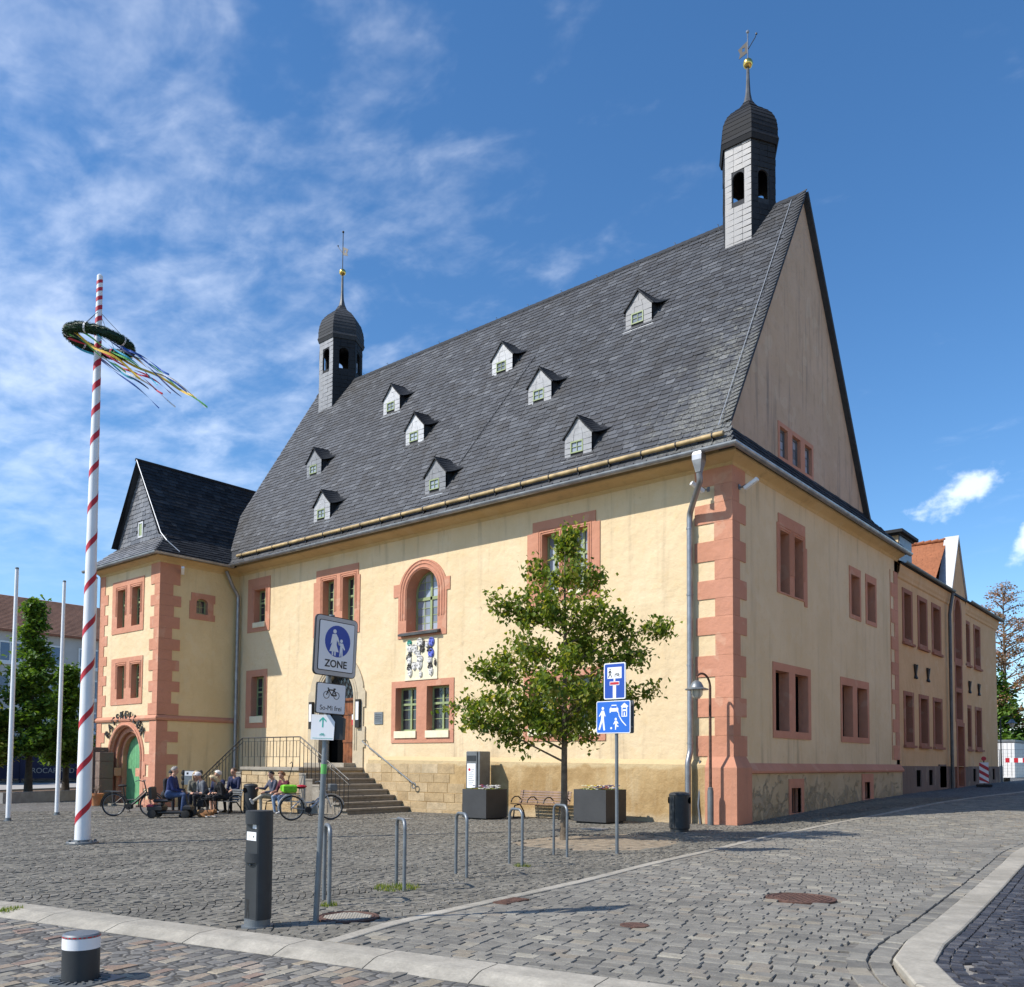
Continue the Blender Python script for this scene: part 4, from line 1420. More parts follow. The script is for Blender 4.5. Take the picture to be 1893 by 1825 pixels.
while x < RX1 - .3:
    L = random.uniform(.28, .34)
    for sg in (-1, 1):
        yy, zz = 5.4 + sg * 0.13, 20.5 - 0.20
        m.add([(x, 5.4, 20.575), (x + L * 1.1, 5.4, 20.56), (x + L * 1.1, yy, zz + .06), (x, yy, zz + .075)], [(0, 1, 2, 3)])
    x += L
rc = m.build('ridge_cap', 'slate_plain', roof, recalc=False)
m = MB()
x = RX0 + .02
for sg in (1,):      # verge course: small slates set on the slope along the gable edge
    s = 0.0
    Sn = Vector((0, Sv[1], Sv[2])).normalized()
    Nn = Vector((0, -Sn.z, Sn.y))
    while s < 10.9:
        p = Vector((0, B_[0], B_[1])) + Sn * s
        for xa, xb in ((RX1 - .27, RX1 + .02),):
            q = [Vector((xa, 0, 0)) + p + Nn * .045, Vector((xb, 0, 0)) + p + Sn * .05 + Nn * .085, Vector((xb, 0, 0)) + p + Sn * .23 + Nn * .05, Vector((xa, 0, 0)) + p + Sn * .2 + Nn * .028]
            m.add([tuple(v) for v in q] + [tuple(v - Nn * .02) for v in q], [(0, 1, 2, 3), (4, 5, 1, 0), (5, 6, 2, 1), (7, 4, 0, 3)])
        s += .17
vc = m.build('verge_course', 'slate', roof, recalc=False)
for k in range(14):
    m = MB()
    x = -1.2 - k * 1.7
    m.tube([(x, 5.2, 20.25), (x, 5.05, 20.42), (x, 5.0, 20.38)], .012, 5)
    m.build('roof_hook', 'zinc_light', roof)
m = MB()
p0 = Vector((-0.02, 5.1, 20.1))
m.tube([(-0.35, 5.25, 20.35), (-0.30, 2.4, 15.6), (-0.22, 0.1, 11.8), (-.15, -.5, 10.95)], .012, 5)
m.build('lightning_conductor', 'zinc_light', roof)
m = MB()
m.tube([(-9.6, 3.3, 17.08), (-10.4, 1.6, 14.25), (-10.9, 0.5, 12.4)], .012, 5)
m.build('lightning_conductor', 'iron', roof)


# ------------------------------------------------------------------ dormers
def dormer(x, y, z):
    d = bpy.data.objects.new('dormer', None)
    COL.objects.link(d)
    d.parent = hall
    d.location = (x, y, z)
    k = 1.67
    hw, hs, ha = 0.52, 0.66, 1.24
    face = [(-hw, -.10), (hw, -.10), (hw, hs), (0, ha), (-hw, hs)]
    win = rect(-0.27, 0.17, 0.12, 0.46)
    xd = lambda u, v, dd: (u, -dd, v)
    m = MB()
    m.slab(xd, face, [win], -0.05, 0.0)
    # cheeks
    for sg in (-1, 1):
        m.add([(sg * hw, 0, -.1), (sg * hw, 0, hs), (sg * hw, hs / k + .05, hs), (sg * hw * .98, 0, -.1), (sg * hw * .96, 0, hs), (sg * hw * .96, hs / k + .05, hs)], [(0, 1, 2), (3, 5, 4)])
    m.build('cheek', 'slate_plain', d, recalc=False)
    fp = bpy.data.objects.new('front', None)

    def sk(u, s):
        v = s - .08
        ww = hw if v < hs else hw * (ha - v) / (ha - hs)
        return (-0.36 < u < 0.26 and .0 < v < .44) or abs(u) > ww - .06
    m = MB()
    for a, b, c, e in ((-hw, -.29, -.08, .5), (.19, hw, -.08, .5)):
        zz = c
        while zz < e:
            m.slab(xd, [(a + .004, zz), (b - .004, zz + .01), (b - .004, zz + .175), (a + .004, zz + .175)], (), -.01, .012 + random.uniform(0, .012))
            zz += .185
    zz = .49
    while zz < ha - .1:
        ww = lambda v: hw if v < hs else hw * (ha - v) / (ha - hs)
        n = 3 if zz < .7 else (2 if zz < .95 else 1)
        z1 = min(zz + .19, ha - .04)
        for i in range(n):
            t0, t1 = i / n, (i + 1) / n
            f = lambda v, t: -ww(v) + 2 * ww(v) * t
            sh = random.uniform(-.04, .04)
            m.slab(xd, [(f(zz, t0) + .005, zz + .004 + sh * .5 * (i > 0)), (f(zz, t1) - .005, zz + .004), (f(z1, t1) - .004, z1), (f(z1, t0) + .004, z1)], (), -.01, .012 + random.uniform(0, .012))
        zz += .19
    m.build('front', 'slate_glint', d)  # painted glint: pale slate on the sun-facing dormer front
    m = MB()
    m.slab(xd, rect(-.29, .19, .10, .48), [rect(-.25, .15, .14, .44)], -.03, .035)
    for a, b, c, e in ((-.06, -.04, .14, .44), (-.25, .15, .285, .30)):
        m.slab(xd, rect(a, b, c, e), (), -.02, .02)
    m.build('frame', 'greensash', d)
    link('pane', pane_mesh(.42, .32, 'glass_light'), d, (-.05, .005, .29))
    m = MB()
    m.add([(-hw - .08, -.02, -.02), (hw + .08, -.02, -.02), (hw + .1, -.10, -.17), (-hw - .1, -.10, -.17)], [(0, 1, 2, 3), (3, 2, 1, 0)])
    m.add([(-hw - .1, -.10, -.17), (hw + .1, -.10, -.17), (hw + .1, -.10, -.13), (-hw - .1, -.10, -.13)], [(0, 1, 2, 3)])
    m.build('flashing', 'zinc_light', d, recalc=False)
    # swept roof in stepped courses
    for sg in (-1, 1):
        m = MB()
        NT_, NC = 9, 6
        for c in range(NC):
            rows_ = []
            for i in range(NT_ + 1):
                t = i / NT_
                rid = Vector((0, -.09 + t * (ha / k + .12), ha + .03 + 0.10 * t))
                ey = -.07 + t * .55
                ex = hw + .09 + .34 * t ** 2.2
                ez = max(hs - .05 + .10 * t, (ey) * k + .05) if t > .4 else hs - .05 + .06 * t
                ez = hs - .05 + (0.48 * k - hs + .08) * (t ** 1.6)
                e_ = Vector((ex, ey, ez))
                q = []
                for f in (c / NC, (c + 1) / NC + .02):
                    p = e_.lerp(rid, f)
                    p.z -= 0.10 * math.sin(math.pi * min(f, 1)) * (0.25 + .75 * t)
                    p.z += (.022 if f == c / NC else 0.004)
                    pz = p.y * k + .02
                    if p.z < pz:
                        p.z = pz
                    q.append((sg * p.x, p.y, p.z))
                rows_.append(q)
            for i in range(NT_):
                a, b = rows_[i], rows_[i + 1]
                vs_ = [a[0], b[0], b[1], a[1]]
                m.add(vs_, [(0, 1, 2, 3) if sg > 0 else (3, 2, 1, 0)])
                lo = [(p[0], p[1], p[2] - .03) for p in (a[0], b[0])]
                m.add([a[0], b[0], lo[1], lo[0]], [(0, 1, 2, 3)])
            if c == 0 or True:
                a = rows_[0]
                m.add([a[0], a[1], (a[1][0], a[1][1], a[1][2] - .06), (a[0][0], a[0][1], a[0][2] - .06)], [(0, 1, 2, 3)])
        m.build('dormer_roof', 'slate_plain', d, recalc=False)
    return d


for q in DORM:
    dormer(*q)


# ------------------------------------------------------------------ ridge turrets
def turret(x, y, s, zo, zeave, ztop, zball, ztip, reave, oz0, oz1, vane_rot, pos_name):
    t = bpy.data.objects.new('ridge_turret', None)
    COL.objects.link(t)
    t.parent = hall
    t.location = (x, y, 0)
    t['label'] = pos_name
    ap = s * math.cos(R(30))
    m = MB()
    mc = []
    for k in range(6):
        a = R(30 + 60 * k)
        n = Vector((math.cos(a), math.sin(a), 0))
        u = Vector((-math.sin(a), math.cos(a), 0))
        xf = lambda uu, v, d, n=n, u=u: tuple(u * uu + n * (ap + d) + Vector((0, 0, v)))
        w = s * .22
        hole = [(-w, oz0), (w, oz0)] + arc(0, oz1 - w * .9, w, w * .9, 0, 180, 8)
        m.slab(xf, rect(-s / 2, s / 2, zo, zeave), [hole], -.07, 0.0)
        mc.append((xf, w))
    m.build('shaft', 'slate_plain', t)
    for k, (xf, w) in enumerate(mc):
        m = MB()
        z = zo + .2
        while z < zeave - .02:
            z1 = min(z + .2, zeave)
            cuts = [(-s / 2, s / 2)]
            if z1 > oz0 and z < oz1:
                cuts = [(-s / 2, -w - .02), (w + .02, s / 2)]
            for a, b in cuts:
                n = max(1, int((b - a) / .28))
                for i in range(n):
                    aa, bb = a + (b - a) * i / n, a + (b - a) * (i + 1) / n
                    dz = .025 * (i / n - .5)
                    fl_ = .10 * max(0, 1 - (z - zo - .2) / .55) if k == 4 else 0
                    m.slab(xf, [(aa + .004, z + dz), (bb - .004, z + dz + .02), (bb - .004, z1 - .006), (aa + .004, z1 - .006)], (), -.01, .012 + random.uniform(0, .014))
            z += .205
        sd = m.build('cladding', 'slate_glint' if k == 4 else 'slate_plain', t)  # sun-facing side takes the glint-coloured slate, the others the darkened one
    # domed cap, stepped in courses
    prof0 = [(reave * .93, zeave - .14), (reave, zeave), (reave * .95, zeave + .14), (reave * .96, zeave + .38), (reave * .93, zeave + .68), (reave * .82, zeave + (ztop - zeave) * .56), (reave * .62, zeave + (ztop - zeave) * .71), (reave * .40, zeave + (ztop - zeave) * .82), (reave * .25, zeave + (ztop - zeave) * .90), (reave * .17, ztop)]
    zs = np.arange(zeave - .14, ztop, .17)
    pz = [p[1] for p in prof0]
    pr_ = [p[0] for p in prof0]
    prof = []
    for a, b in zip(zs, list(zs[1:]) + [ztop]):
        r0, r1 = np.interp(a, pz, pr_), np.interp(b, pz, pr_)
        prof += [(r0 + .014, a), (r1 + .002, b - .004)]
    m = MB()
    m.lathe(prof, 6)
    m.build('dome', 'slate_plain', t)
    m = MB()
    m.lathe([(reave * .17, ztop - .02), (reave * .125, ztop + .12), (.095, ztop + .35), (.07, ztop + .7), (.05, zball - .15)], 8)
    m.build('spire', 'darkzinc', t)
    m = MB()
    m.ball((0, 0, zball), 0.17, 16, 10)
    m.build('gilded_ball', 'gold', t, smooth=True)
    m = MB()
    m.tube([(0, 0, zball), (0, 0, ztip)], .022, 6)
    m.ball((0, 0, ztip), .06, 8, 6)
    rod = m.build('rod', 'zinc' if vane_rot > 100 else 'iron', t)
    m = MB()
    c, s_ = math.cos(R(vane_rot)), math.sin(R(vane_rot))
    zz = zball + (ztip - zball) * .52
    F = [(.02, -.2), (.31, -.32), (.27, -.15), (.34, 0.02), (.25, .08), (.02, .22)]
    m.slab(lambda u, v, d: (c * u - s_ * d, s_ * u + c * d, zz + v), F, [rect(.1, .19, -.11, .02)], -.008, .008)
    m.tube([(0, 0, zz - .1), (-.26 * c, -.26 * s_, zz + .25), (-.3 * c, -.3 * s_, zz + .36)], .015, 5)
    m.ball((-.3 * c, -.3 * s_, zz + .36), .04, 6, 5)
    m.build('weather_vane', 'iron', t)
    return t


turret(-1.92, 5.4, 0.95, 18.4, 22.72, 24.5, 25.95, 27.1, 1.10, 20.62, 21.62, 190, 'slate turret with pale zinc rod near the gable')
turret(-23.75, 5.4, 1.06, 18.4, 22.62, 24.55, 26.35, 28.45, 1.19, 21.0, 22.05, 15, 'slate turret with dark iron rod far from the gable')

# gutters, snow guard, downpipes
def gutter(pts, r, mat, parent=None, name='gutter'):
    m = MB()
    pts = [Vector(p) for p in pts]
    n = 8
    vs, fs = [], []
    for i, p in enumerate(pts):
        if i == 0:
            d = (pts[1] - p).normalized()
            k = 1
        elif i == len(pts) - 1:
            d = (p - pts[i - 1]).normalized()
            k = 1
        else:
            d1, d2 = (p - pts[i - 1]).normalized(), (pts[i + 1] - p).normalized()
            d = (d1 + d2).normalized()
            k = 1 / max(.3, d.dot(d1))
        sd = d.cross(Vector((0, 0, 1))).normalized() * k
        for j in range(n + 1):
            a = math.pi + math.pi * j / n
            vs.append(p + sd * (r * math.cos(a)) + Vector((0, 0, r * 1.15 * math.sin(a))))
        for j in range(n, -1, -1):
            a = math.pi + math.pi * j / n
            vs.append(p + sd * ((r - .012) * math.cos(a)) + Vector((0, 0, (r - .012) * 1.15 * math.sin(a))))
    w = 2 * (n + 1)
    for i in range(len(pts) - 1):
        for j in range(w):
            a, b = i * w + j, i * w + (j + 1) % w
            fs.append((a, b, b + w, a + w))
    fs += [tuple(range(w)), tuple(range((len(pts) - 1) * w, len(pts) * w))]
    m.add(vs, fs)
    # sloping apron behind the gutter
    return m.build(name, mat, parent or hall)


gutter([(-23.35, -0.88, 10.25), (0.50, -0.88, 10.25), (0.50, 15.1, 10.22)], 0.10, 'zinc')
m = MB()
m.tube([(-23.0, -0.74, 10.60), (0.12, -0.74, 10.60)], 0.07, 10)
sg = m.build('snow_guard', 'copper', hall, smooth=True)
m = MB()
m.lathe([(.08, -.02), (.08, .02)], 10, Matrix.Rotation(R(90), 4, 'Y'))
m.box(-.012, .012, -.02, .14, -.18, -.04)
bk = m.build('bracket', 'iron', sg, loc=(-22.6, -.74, 10.6)).data
for k in range(1, 21):
    link('bracket', bk, sg, (-22.6 + k * 1.12, -.74, 10.6))


def downpipe(pts, r, mat='zinc', rings=()):
    m = MB()
    P = [Vector(p) for p in pts]
    out = [P[0]]
    for i in range(1, len(P) - 1):
        a, b, c = P[i - 1], P[i], P[i + 1]
        l = min(.16, (b - a).length * .4, (c - b).length * .4)
        s_, e_ = b + (a - b).normalized() * l, b + (c - b).normalized() * l
        for k in range(5):
            t = k / 4
            out.append((s_ * (1 - t) ** 2) + b * (2 * t * (1 - t)) + e_ * t * t)
    out.append(P[-1])
    m.tube(out, r, 12)
    for z in rings:
        x, y = pts[2][0], pts[2][1]
        m.lathe([(r + .012, z), (r + .012, z + .05)], 12, Matrix.Translation((x, y, 0)))
    return m.build('downpipe', mat, hall, smooth=True)


downpipe([(-.55, -.86, 9.62), (-.55, -.8, 9.40), (-1.22, -.16, 8.75), (-1.22, -.16, 1.98), (-1.22, -.30, 1.70), (-1.22, -.30, -.1)], .085, rings=(8.3, 6.4, 4.4, 2.2))
m = MB()
m.lathe([(.16, 10.18), (.20, 10.1), (.20, 9.95), (.10, 9.62)], 4, Matrix.Translation((-.55, -.86, 0)), rot=R(45))
m.build('hopper', 'zinc', hall)
m = MB()
m.tube([(-.98, -.06, 1.75), (-.97, -.05, 1.2), (-.99, -.14, .5), (-.93, -.14, -.05)], .03, 6)
m.build('cable_conduit', 'zinc', hall)
downpipe([(-23.62, -.86, 10.0), (-23.7, -.5, 9.4), (-23.70, -.2, 9.0), (-23.70, -.2, -.3)], .08, rings=(7.5, 5.2, 3.0))

# ------------------------------------------------------------------ stair tower
TWX0, TWX1 = -29.25, TX
window('T', XT, rect(-28.03, -25.23, 7.2, 9.53), [(-27.55, -26.86, 7.45, 9.14), (-26.26, -25.53, 7.45, 9.14)], cols=2, rows=4, depth=0.25)
window('T', XT, rect(-27.95, -25.18, 4.05, 6.1), [(-27.4, -26.75, 4.3, 5.77), (-26.14, -25.44, 4.3, 5.77)], cols=2, rows=4, depth=0.25)
tc_, ts_ = -26.48, 1.75
d_in = lambda r, e=0: [(tc_ - r, -0.35)] + [(tc_ + r, -0.35)] + arc(tc_, ts_, r, r, 0, 180, 20)
m = MB()
m.slab(XT, [(-28.25, -0.4), (-24.7, -0.4), (-24.7, 0.3), (-24.85, .3), (-24.85, 1.0), (-24.7, 1.0), (-24.7, 1.5), (-24.85, 1.6)] + arc(tc_, ts_, 1.62, 1.58, 3, 177, 22) + [(-28.1, 1.6), (-28.25, 1.5), (-28.25, 1.0), (-28.1, 1.0), (-28.1, .3), (-28.25, .3)], [d_in(1.36)], -.25, .04)
m.slab(XT, d_in(1.37), [d_in(1.16)], -.45, -.18)
m.slab(XT, d_in(1.17), [d_in(0.98)], -.75, -.36)
for r, dd, rr in ((1.42, .05, .05), (1.36, -.06, .05), (1.16, -.2, .06), (1.0, -.38, .05)):
    roll(m, XT, [(tc_ - r, .9)] + [(tc_ - r, ts_)] + list(reversed(arc(tc_, ts_, r, r, 0, 180, 20))) + [(tc_ + r, .9)], rr, dd)
dport = m.build('cellar_portal', 'pink', hall)
HOLES['T'].append(d_in(1.4))
m = MB()
for i in range(9):
    a = tc_ - 0.98 + i * .218
    hmax = ts_ + math.sqrt(max(0, .97 ** 2 - min(abs(a - tc_), abs(a + .21 - tc_)) ** 2))
    m.slab(XT, [(a + .006, -.3), (a + .212, -.3), (a + .212, max(ts_, ts_ + math.sqrt(max(0, .97 ** 2 - (a + .212 - tc_) ** 2)))), (a + .006, max(ts_, ts_ + math.sqrt(max(0, .97 ** 2 - (a + .006 - tc_) ** 2))))], (), -.6, -.56)
m.build('door', 'greendoor', dport)
m = MB()
for sg_ in (-1, 1):
    m.slab(XT, rect(tc_ + sg_ * 1.15 - .22, tc_ + sg_ * 1.15 + .22, .95, 1.3), (), -.3, .02)
m.build('impost', 'pink2', dport)
m = MB()
m.slab(XT, rect(-28.2, -24.8, -.4, -.24), (), -.3, .35)
m.build('doorstep', 'step', dport)
word = 'RATSKELLER'
for i, ch in enumerate(word):
    a = R(146 - i * (146 - 38) / (len(word) - 1))
    rr = 1.86
    text('letter', ch, 0.47, 'iron', hall, XT(tc_ + rr * math.cos(a), ts_ + rr * math.sin(a) * .98, 0.08), (R(90), -(a - R(90)), 0), 0.025, bold=0.012)

m = MB()
m.slab(XTS, [(-2.42, 7.72), (-1.2, 7.72), (-1.2, 8.0), (-1.28, 8.0), (-1.28, 8.5), (-1.2, 8.5), (-1.2, 8.87), (-2.35, 8.87), (-2.35, 8.5), (-2.42, 8.5)], [[(-2.1, 7.98), (-1.55, 7.98)] + arc(-1.825, 8.45, .275, .2, 0, 180, 8)], -.35, .025)
tw = m.build('window', 'pink', hall)
HOLES['TS'].append([(-2.13, 7.95), (-1.52, 7.95)] + arc(-1.825, 8.45, .305, .23, 0, 180, 8))
sash_and_panes(tw, XTS, -2.1, -1.55, 7.98, 8.64, .2, 2, 2, cross=False)
m = MB()
m.slab(XT, rect(TWX0, TX, -.7, 10.15), HOLES['T'], -.4, 0)
m.build('wall', 'wall', hall)
m = MB()
m.slab(XTS, rect(TY + .001, 0.02, -.7, 10.15), HOLES['TS'], -.4, 0)
m.build('wall', 'wall_tower', hall)
m = MB()
m.slab(XTL, rect(TY + .001, 5.0, -.7, 10.15), (), -.4, 0)
m.box(TWX0 + .42, TX - .42, TY + 1.2, -.2, -.6, 9.9)
m.build('wall', 'wall_tower', hall)
m = MB()
m.box(TWX0 + .5, TX - .45, TY + .78, TY + 1.1, -.6, 9.9)
m.build('interior', 'darkvoid', hall)
m = MB()
pr = [(3.30, 0.0), (3.32, .08), (3.40, .11), (3.46, .08), (3.52, .03), (3.54, 0.0)]
for (v0, d0), (v1, d1) in zip(pr, pr[1:]):
    m.add([XT(TWX0 - .1, v0, d0), (TX + d0, TY - d0, v0), (TX + d1, TY - d1, v1), XT(TWX0 - .1, v1, d1)], [(0, 1, 2, 3)])
    m.add([(TX + d0, TY - d0, v0), (TX + d0, 0, v0), (TX + d1, 0, v1), (TX + d1, TY - d1, v1)], [(0, 1, 2, 3)])
m.build('string_course', 'pink', hall)
zt = [3.55]
while zt[-1] < 9.5:
    zt.append(zt[-1] + random.uniform(.40, .52))
zt[-1] = 9.98
quoins(XT, XTS, TX + .0262, TY - .0262, ((0.75, 0.42), (0.95, 0.62)), list(zip(zt, zt[1:])), 'pink', hall)
zb = [-.5, .0, .45, .95, 1.45, 1.9, 2.4, 2.85, 3.29]
quoins(XT, XTS, TX + .0262, TY - .0262, ((0.95, 0.55), (0.95, 0.5)), list(zip(zb, zb[1:])), 'pink', hall)
for i, (a, b) in enumerate(list(zip(zt, zt[1:])) + list(zip(zb, zb[1:]))):
    m = MB()
    m.slab(XT, rect(TWX0 - .0, TWX0 + (.8 if i % 2 else .5), a + .002, b - .002), (), -.05, .026)
    m.build('quoin', 'pink', hall)
cornice(XT, (TWX0, 0), (TX, 1), 'cornice', 9.9, .45, 10.14)
cornice(XTS, (TY, -1), (0.0, 0), 'cornice', 9.9, .45, 10.14)
# tower roof
PX_, PZ_ = -26.55, 14.85
EL, ER, EF, EZ = -29.75, -23.38, -4.27, 10.28
KL, KR, KF, KZ = -28.65, -24.42, -3.32, 11.22
GF = -3.62
m = MB()
Vt = [(PX_, GF, PZ_), (KR, GF, KZ), (KL, GF, KZ), (PX_, 2.6, PZ_), (KR, 2.6, KZ), (KL, 2.6, KZ), (ER, EF, EZ), (EL, EF, EZ), (ER, 2.6, EZ), (EL, 2.6, EZ), (KR, KF, KZ), (KL, KF, KZ), (PX_, KF, PZ_ - .2)]
m.add(Vt, [(0, 1, 4, 3), (0, 3, 5, 2), (10, 6, 8, 4), (11, 5, 9, 7), (10, 11, 7, 6), (12, 10, 11), (0, 2, 11, 12), (0, 12, 10, 1), (1, 10, 4), (2, 5, 11)])
m.add([(ER, EF, EZ), (EL, EF, EZ), (EL, 2.6, EZ), (ER, 2.6, EZ), (ER, EF, EZ - .09), (EL, EF, EZ - .09), (EL, 2.6, EZ - .09), (ER, 2.6, EZ - .09)], [(0, 1, 5, 4), (3, 0, 4, 7), (4, 5, 6, 7), (1, 2, 6, 5)])
troof = m.build('tower_roof', 'slate_plain', hall, recalc=False)
L1 = math.hypot(KR - PX_, PZ_ - KZ)
slates(troof, 'slate_plain', (KR, 0, KZ), (0, 1, 0), (PX_ - KR, 0, PZ_ - KZ), lambda s: GF - .02, lambda s: 2.4, L1 - .05, .21)
L2 = math.hypot(ER - KR, KZ - EZ)
slates(troof, 'slate_plain', (ER, 0, EZ), (0, 1, 0), (KR - ER, 0, KZ - EZ), lambda s: EF + (KF - EF) * s / L2, lambda s: 1.2, L2, .21)
L3 = math.hypot(EF - KF, KZ - EZ)
slates(troof, 'slate_mid', (0, EF, EZ), (1, 0, 0), (0, KF - EF, KZ - EZ), lambda s: EL + (KL - EL) * s / L3, lambda s: ER + (KR - ER) * s / L3, L3, .21)
hh = PZ_ - .1 - KZ
slates(troof, 'slate_mid', (0, KF - .01, KZ), (1, 0, 0), (0, 0, 1), lambda s: KL + .1 + (PX_ - KL - .1) * s / hh, lambda s: KR - .1 + (PX_ - KR + .1) * s / hh, hh, .2, skip=lambda u, s: abs(u + 26.5) < .33 and .2 < s < .85)
m = MB()
m.slab(lambda u, v, d: (u, KF - d, v), rect(-26.72, -26.30, 11.45, 12.15), [rect(-26.64, -26.38, 11.53, 12.07)], 0, .05)
gw = m.build('vent_frame', 'slate_glint', troof)
m = MB()
m.slab(lambda u, v, d: (u, KF - d, v), rect(-26.64, -26.38, 11.53, 12.07), (), 0, .03)
m.build('vent_shutter', 'greensash', gw)
m = MB()
m.tube([(PX_ + .06, GF - .01, PZ_ - .0), (KR + .12, GF + .02, KZ + .06), (ER - .55, EF + .75, EZ + .62), (ER - .1, EF + 1.1, EZ + .12)], .022, 5)
m.build('lightning_conductor', 'zinc_light', troof)
m = MB()
m.tube([(PX_, GF - .03, PZ_ + .03), (PX_, 2.5, PZ_ + .03)], .07, 6)
m.build('ridge_cap', 'slate_plain', troof)
gutter([(EL, EF - .07, EZ - .07), (ER + .07, EF - .07, EZ - .07), (ER + .07, -.72, EZ - .07)], .09, 'zinc')
m = MB()
m.tube([(-29.3, -4.05, 10.0), (-29.34, -3.95, 9.6), (-29.34, -3.92, -.3)], .07, 10)
m.build('downpipe', 'zinc', hall, smooth=True)


# ================================================================== annex
annex = thing('annex_building', 'tan plastered rear wing with dark red window frames and pointed cross gable', 'building')
AX = -0.04
XA = lambda u, v, d: (AX + d, u, v)
AY0, AY1 = 15.02, 33.4
AW = [(15.75, 17.13), (17.95, 19.4), (20.15, 21.66), (25.86, 27.25), (28.1, 29.52)]
for i, (a, b) in enumerate(AW):
    window('A', XA, rect(a - .02, b + .02, 6.74, 9.02), [(a + .2, b - .2, 6.92, 8.84)], 'redstone', 0.3, .03, 2, 4, None, False, parent=annex)
    w = window('A', XA, rect(a - .02, b + .02, 2.45, 4.72), [(a + .2, b - .2, 2.62, 4.55)], 'redstone', 0.3, .03, 2, 4, None, False, parent=annex, kind='glass_light' if i == 2 else 'glass')
    for z in (6.66, 2.38):
        m = MB()
        m.slab(XA, rect(a - .08, b + .08, z, z + .1), (), 0, .12)
        m.build('sill', 'redstone', w)
m = MB()
pa = [(23.55, 6.62), (25.1, 6.62)] + arc(24.32, 8.9, .78, 1.05, 0, 180, 12)
po = [(23.75, 6.85), (24.9, 6.85)] + arc(24.32, 8.9, .57, .85, 0, 180, 12)
m.slab(XA, pa, [po], -.3, .14)
m.slab(XA, rect(23.6, 25.05, 3.75, 6.62), [rect(23.78, 24.87, 5.4, 6.5), rect(23.78, 24.87, 3.9, 5.2)], -.3, .138)
m.slab(XA, rect(23.7, 25.3, .5, 3.75), [rect(23.95, 25.1, .66, 3.55)], -.3, .136)
cwn = m.build('stair_window', 'redstone', annex)
HOLES['A'] += [[(23.72, 6.82), (24.93, 6.82)] + arc(24.32, 8.9, .60, .88, 0, 180, 12), rect(23.75, 24.9, 3.87, 6.53), rect(23.92, 25.13, .6, 3.58)]
m = MB()
m.slab(XA, po, (), -.2, -.18)
m.slab(XA, rect(23.78, 24.87, 5.4, 6.5), (), -.2, -.18)
m.slab(XA, rect(23.78, 24.87, 3.9, 5.2), (), -.2, -.18)
m.build('pane', 'glass_light', cwn)
m = MB()
m.slab(XA, rect(23.95, 25.1, .66, 3.55), (), -.2, -.15)
m.build('door', 'redstone', cwn)
cel = [(17.2, 17.9, .75, 1.45), (19.1, 19.75, .78, 1.45), (20.9, 22.0, .65, 1.7), (27.2, 27.8, .85, 1.5), (31.6, 32.2, .9, 1.5)]
m = MB()
m.slab(XA, [(AY0, -.3), (AY1, -.3), (AY1, 10.0), (AY0, 10.0)], HOLES['A'], -.4, 0)
m.box(-9, AX - .3, AY1 - .3, AY1, -.3, 10)
m.build('wall', 'wall_annex', annex)
m = MB()
m.slab(XA, rect(AY0, 23.6, -.3, 1.62), [rect(*c) for c in cel if c[0] < 23], 0, .07)
m.slab(XA, rect(25.3, AY1, -.3, 1.62), [rect(*c) for c in cel if c[0] > 23], 0, .07)
apl = m.build('plinth', 'oldstone', annex)
m = MB()
for c in cel:
    m.slab(XA, rect(*c), (), .003, .02)
m.build('dark_cellar_sheet', 'darkvoid', apl)  # black sheets in the openings stand for the darkness of the cellar
m = MB()
m.box(-9, AX - .8, AY0, AY1 - .4, -.3, 9.8)
m.build('interior', 'darkvoid', annex)
m = MB()
for yy in (17.4, 19.3, 26.9, 28.9):
    for sgn in (-1, 1):
        m.tube([(AX + .04, yy, 5.75), (AX + .06, yy + sgn * .16, 5.95), (AX + .04, yy, 5.5), (AX + .06, yy + sgn * .13, 5.35)], .05, 5)
    an = m.build('wall_anchor', 'iron', annex)
    m = MB()
m = MB()
pr = [(9.3, 0.0), (9.35, .06), (9.45, .07), (9.55, .12), (9.8, .15), (9.9, .17)]
for (v0, d0), (v1, d1) in zip(pr, pr[1:]):
    m.add([XA(AY0, v0, d0), XA(23.1, v0, d0), XA(23.1, v1, d1), XA(AY0, v1, d1)], [(0, 1, 2, 3)])
    m.add([XA(25.9, v0, d0), XA(AY1 + d0, v0, d0), XA(AY1 + d1, v1, d1), XA(25.9, v1, d1)], [(0, 1, 2, 3)])
m.build('cornice', 'wall_annex', annex)
m = MB()
m.slab(lambda u, v, d: (AX + d, u, v), [(23.15, 1.6), (25.95, 1.6), (25.95, 10.1), (24.55, 12.75), (23.15, 10.1)], [[(23.7, 1.62), (25.3, 1.62), (25.3, 3.75), (25.05, 3.75), (25.05, 6.62)] + arc(24.32, 8.9, .78, 1.05, 0, 180, 12) + [(23.6, 6.62), (23.6, 3.75), (23.7, 3.75)]], -.3, .12)
m.build('cross_gable', 'wall_annex', annex)
m = MB()
for sgn in (-1, 1):
    c0, c1 = (24.55 + sgn * 1.5, 9.98), (24.55, 12.82)
    m.add([(-.5, c0[0], c0[1]), (.16, c0[0], c0[1]), (.16, c1[0], c1[1]), (-.5, c1[0], c1[1]), (-.5, c0[0], c0[1] + .12), (.16, c0[0], c0[1] + .12), (.16, c1[0], c1[1] + .14), (-.5, c1[0], c1[1] + .14)], [(4, 5, 6, 7), (0, 1, 5, 4), (1, 2, 6, 5), (3, 0, 4, 7), (0, 3, 2, 1)])
m.build('coping', 'zinc_light', annex)
m = MB()
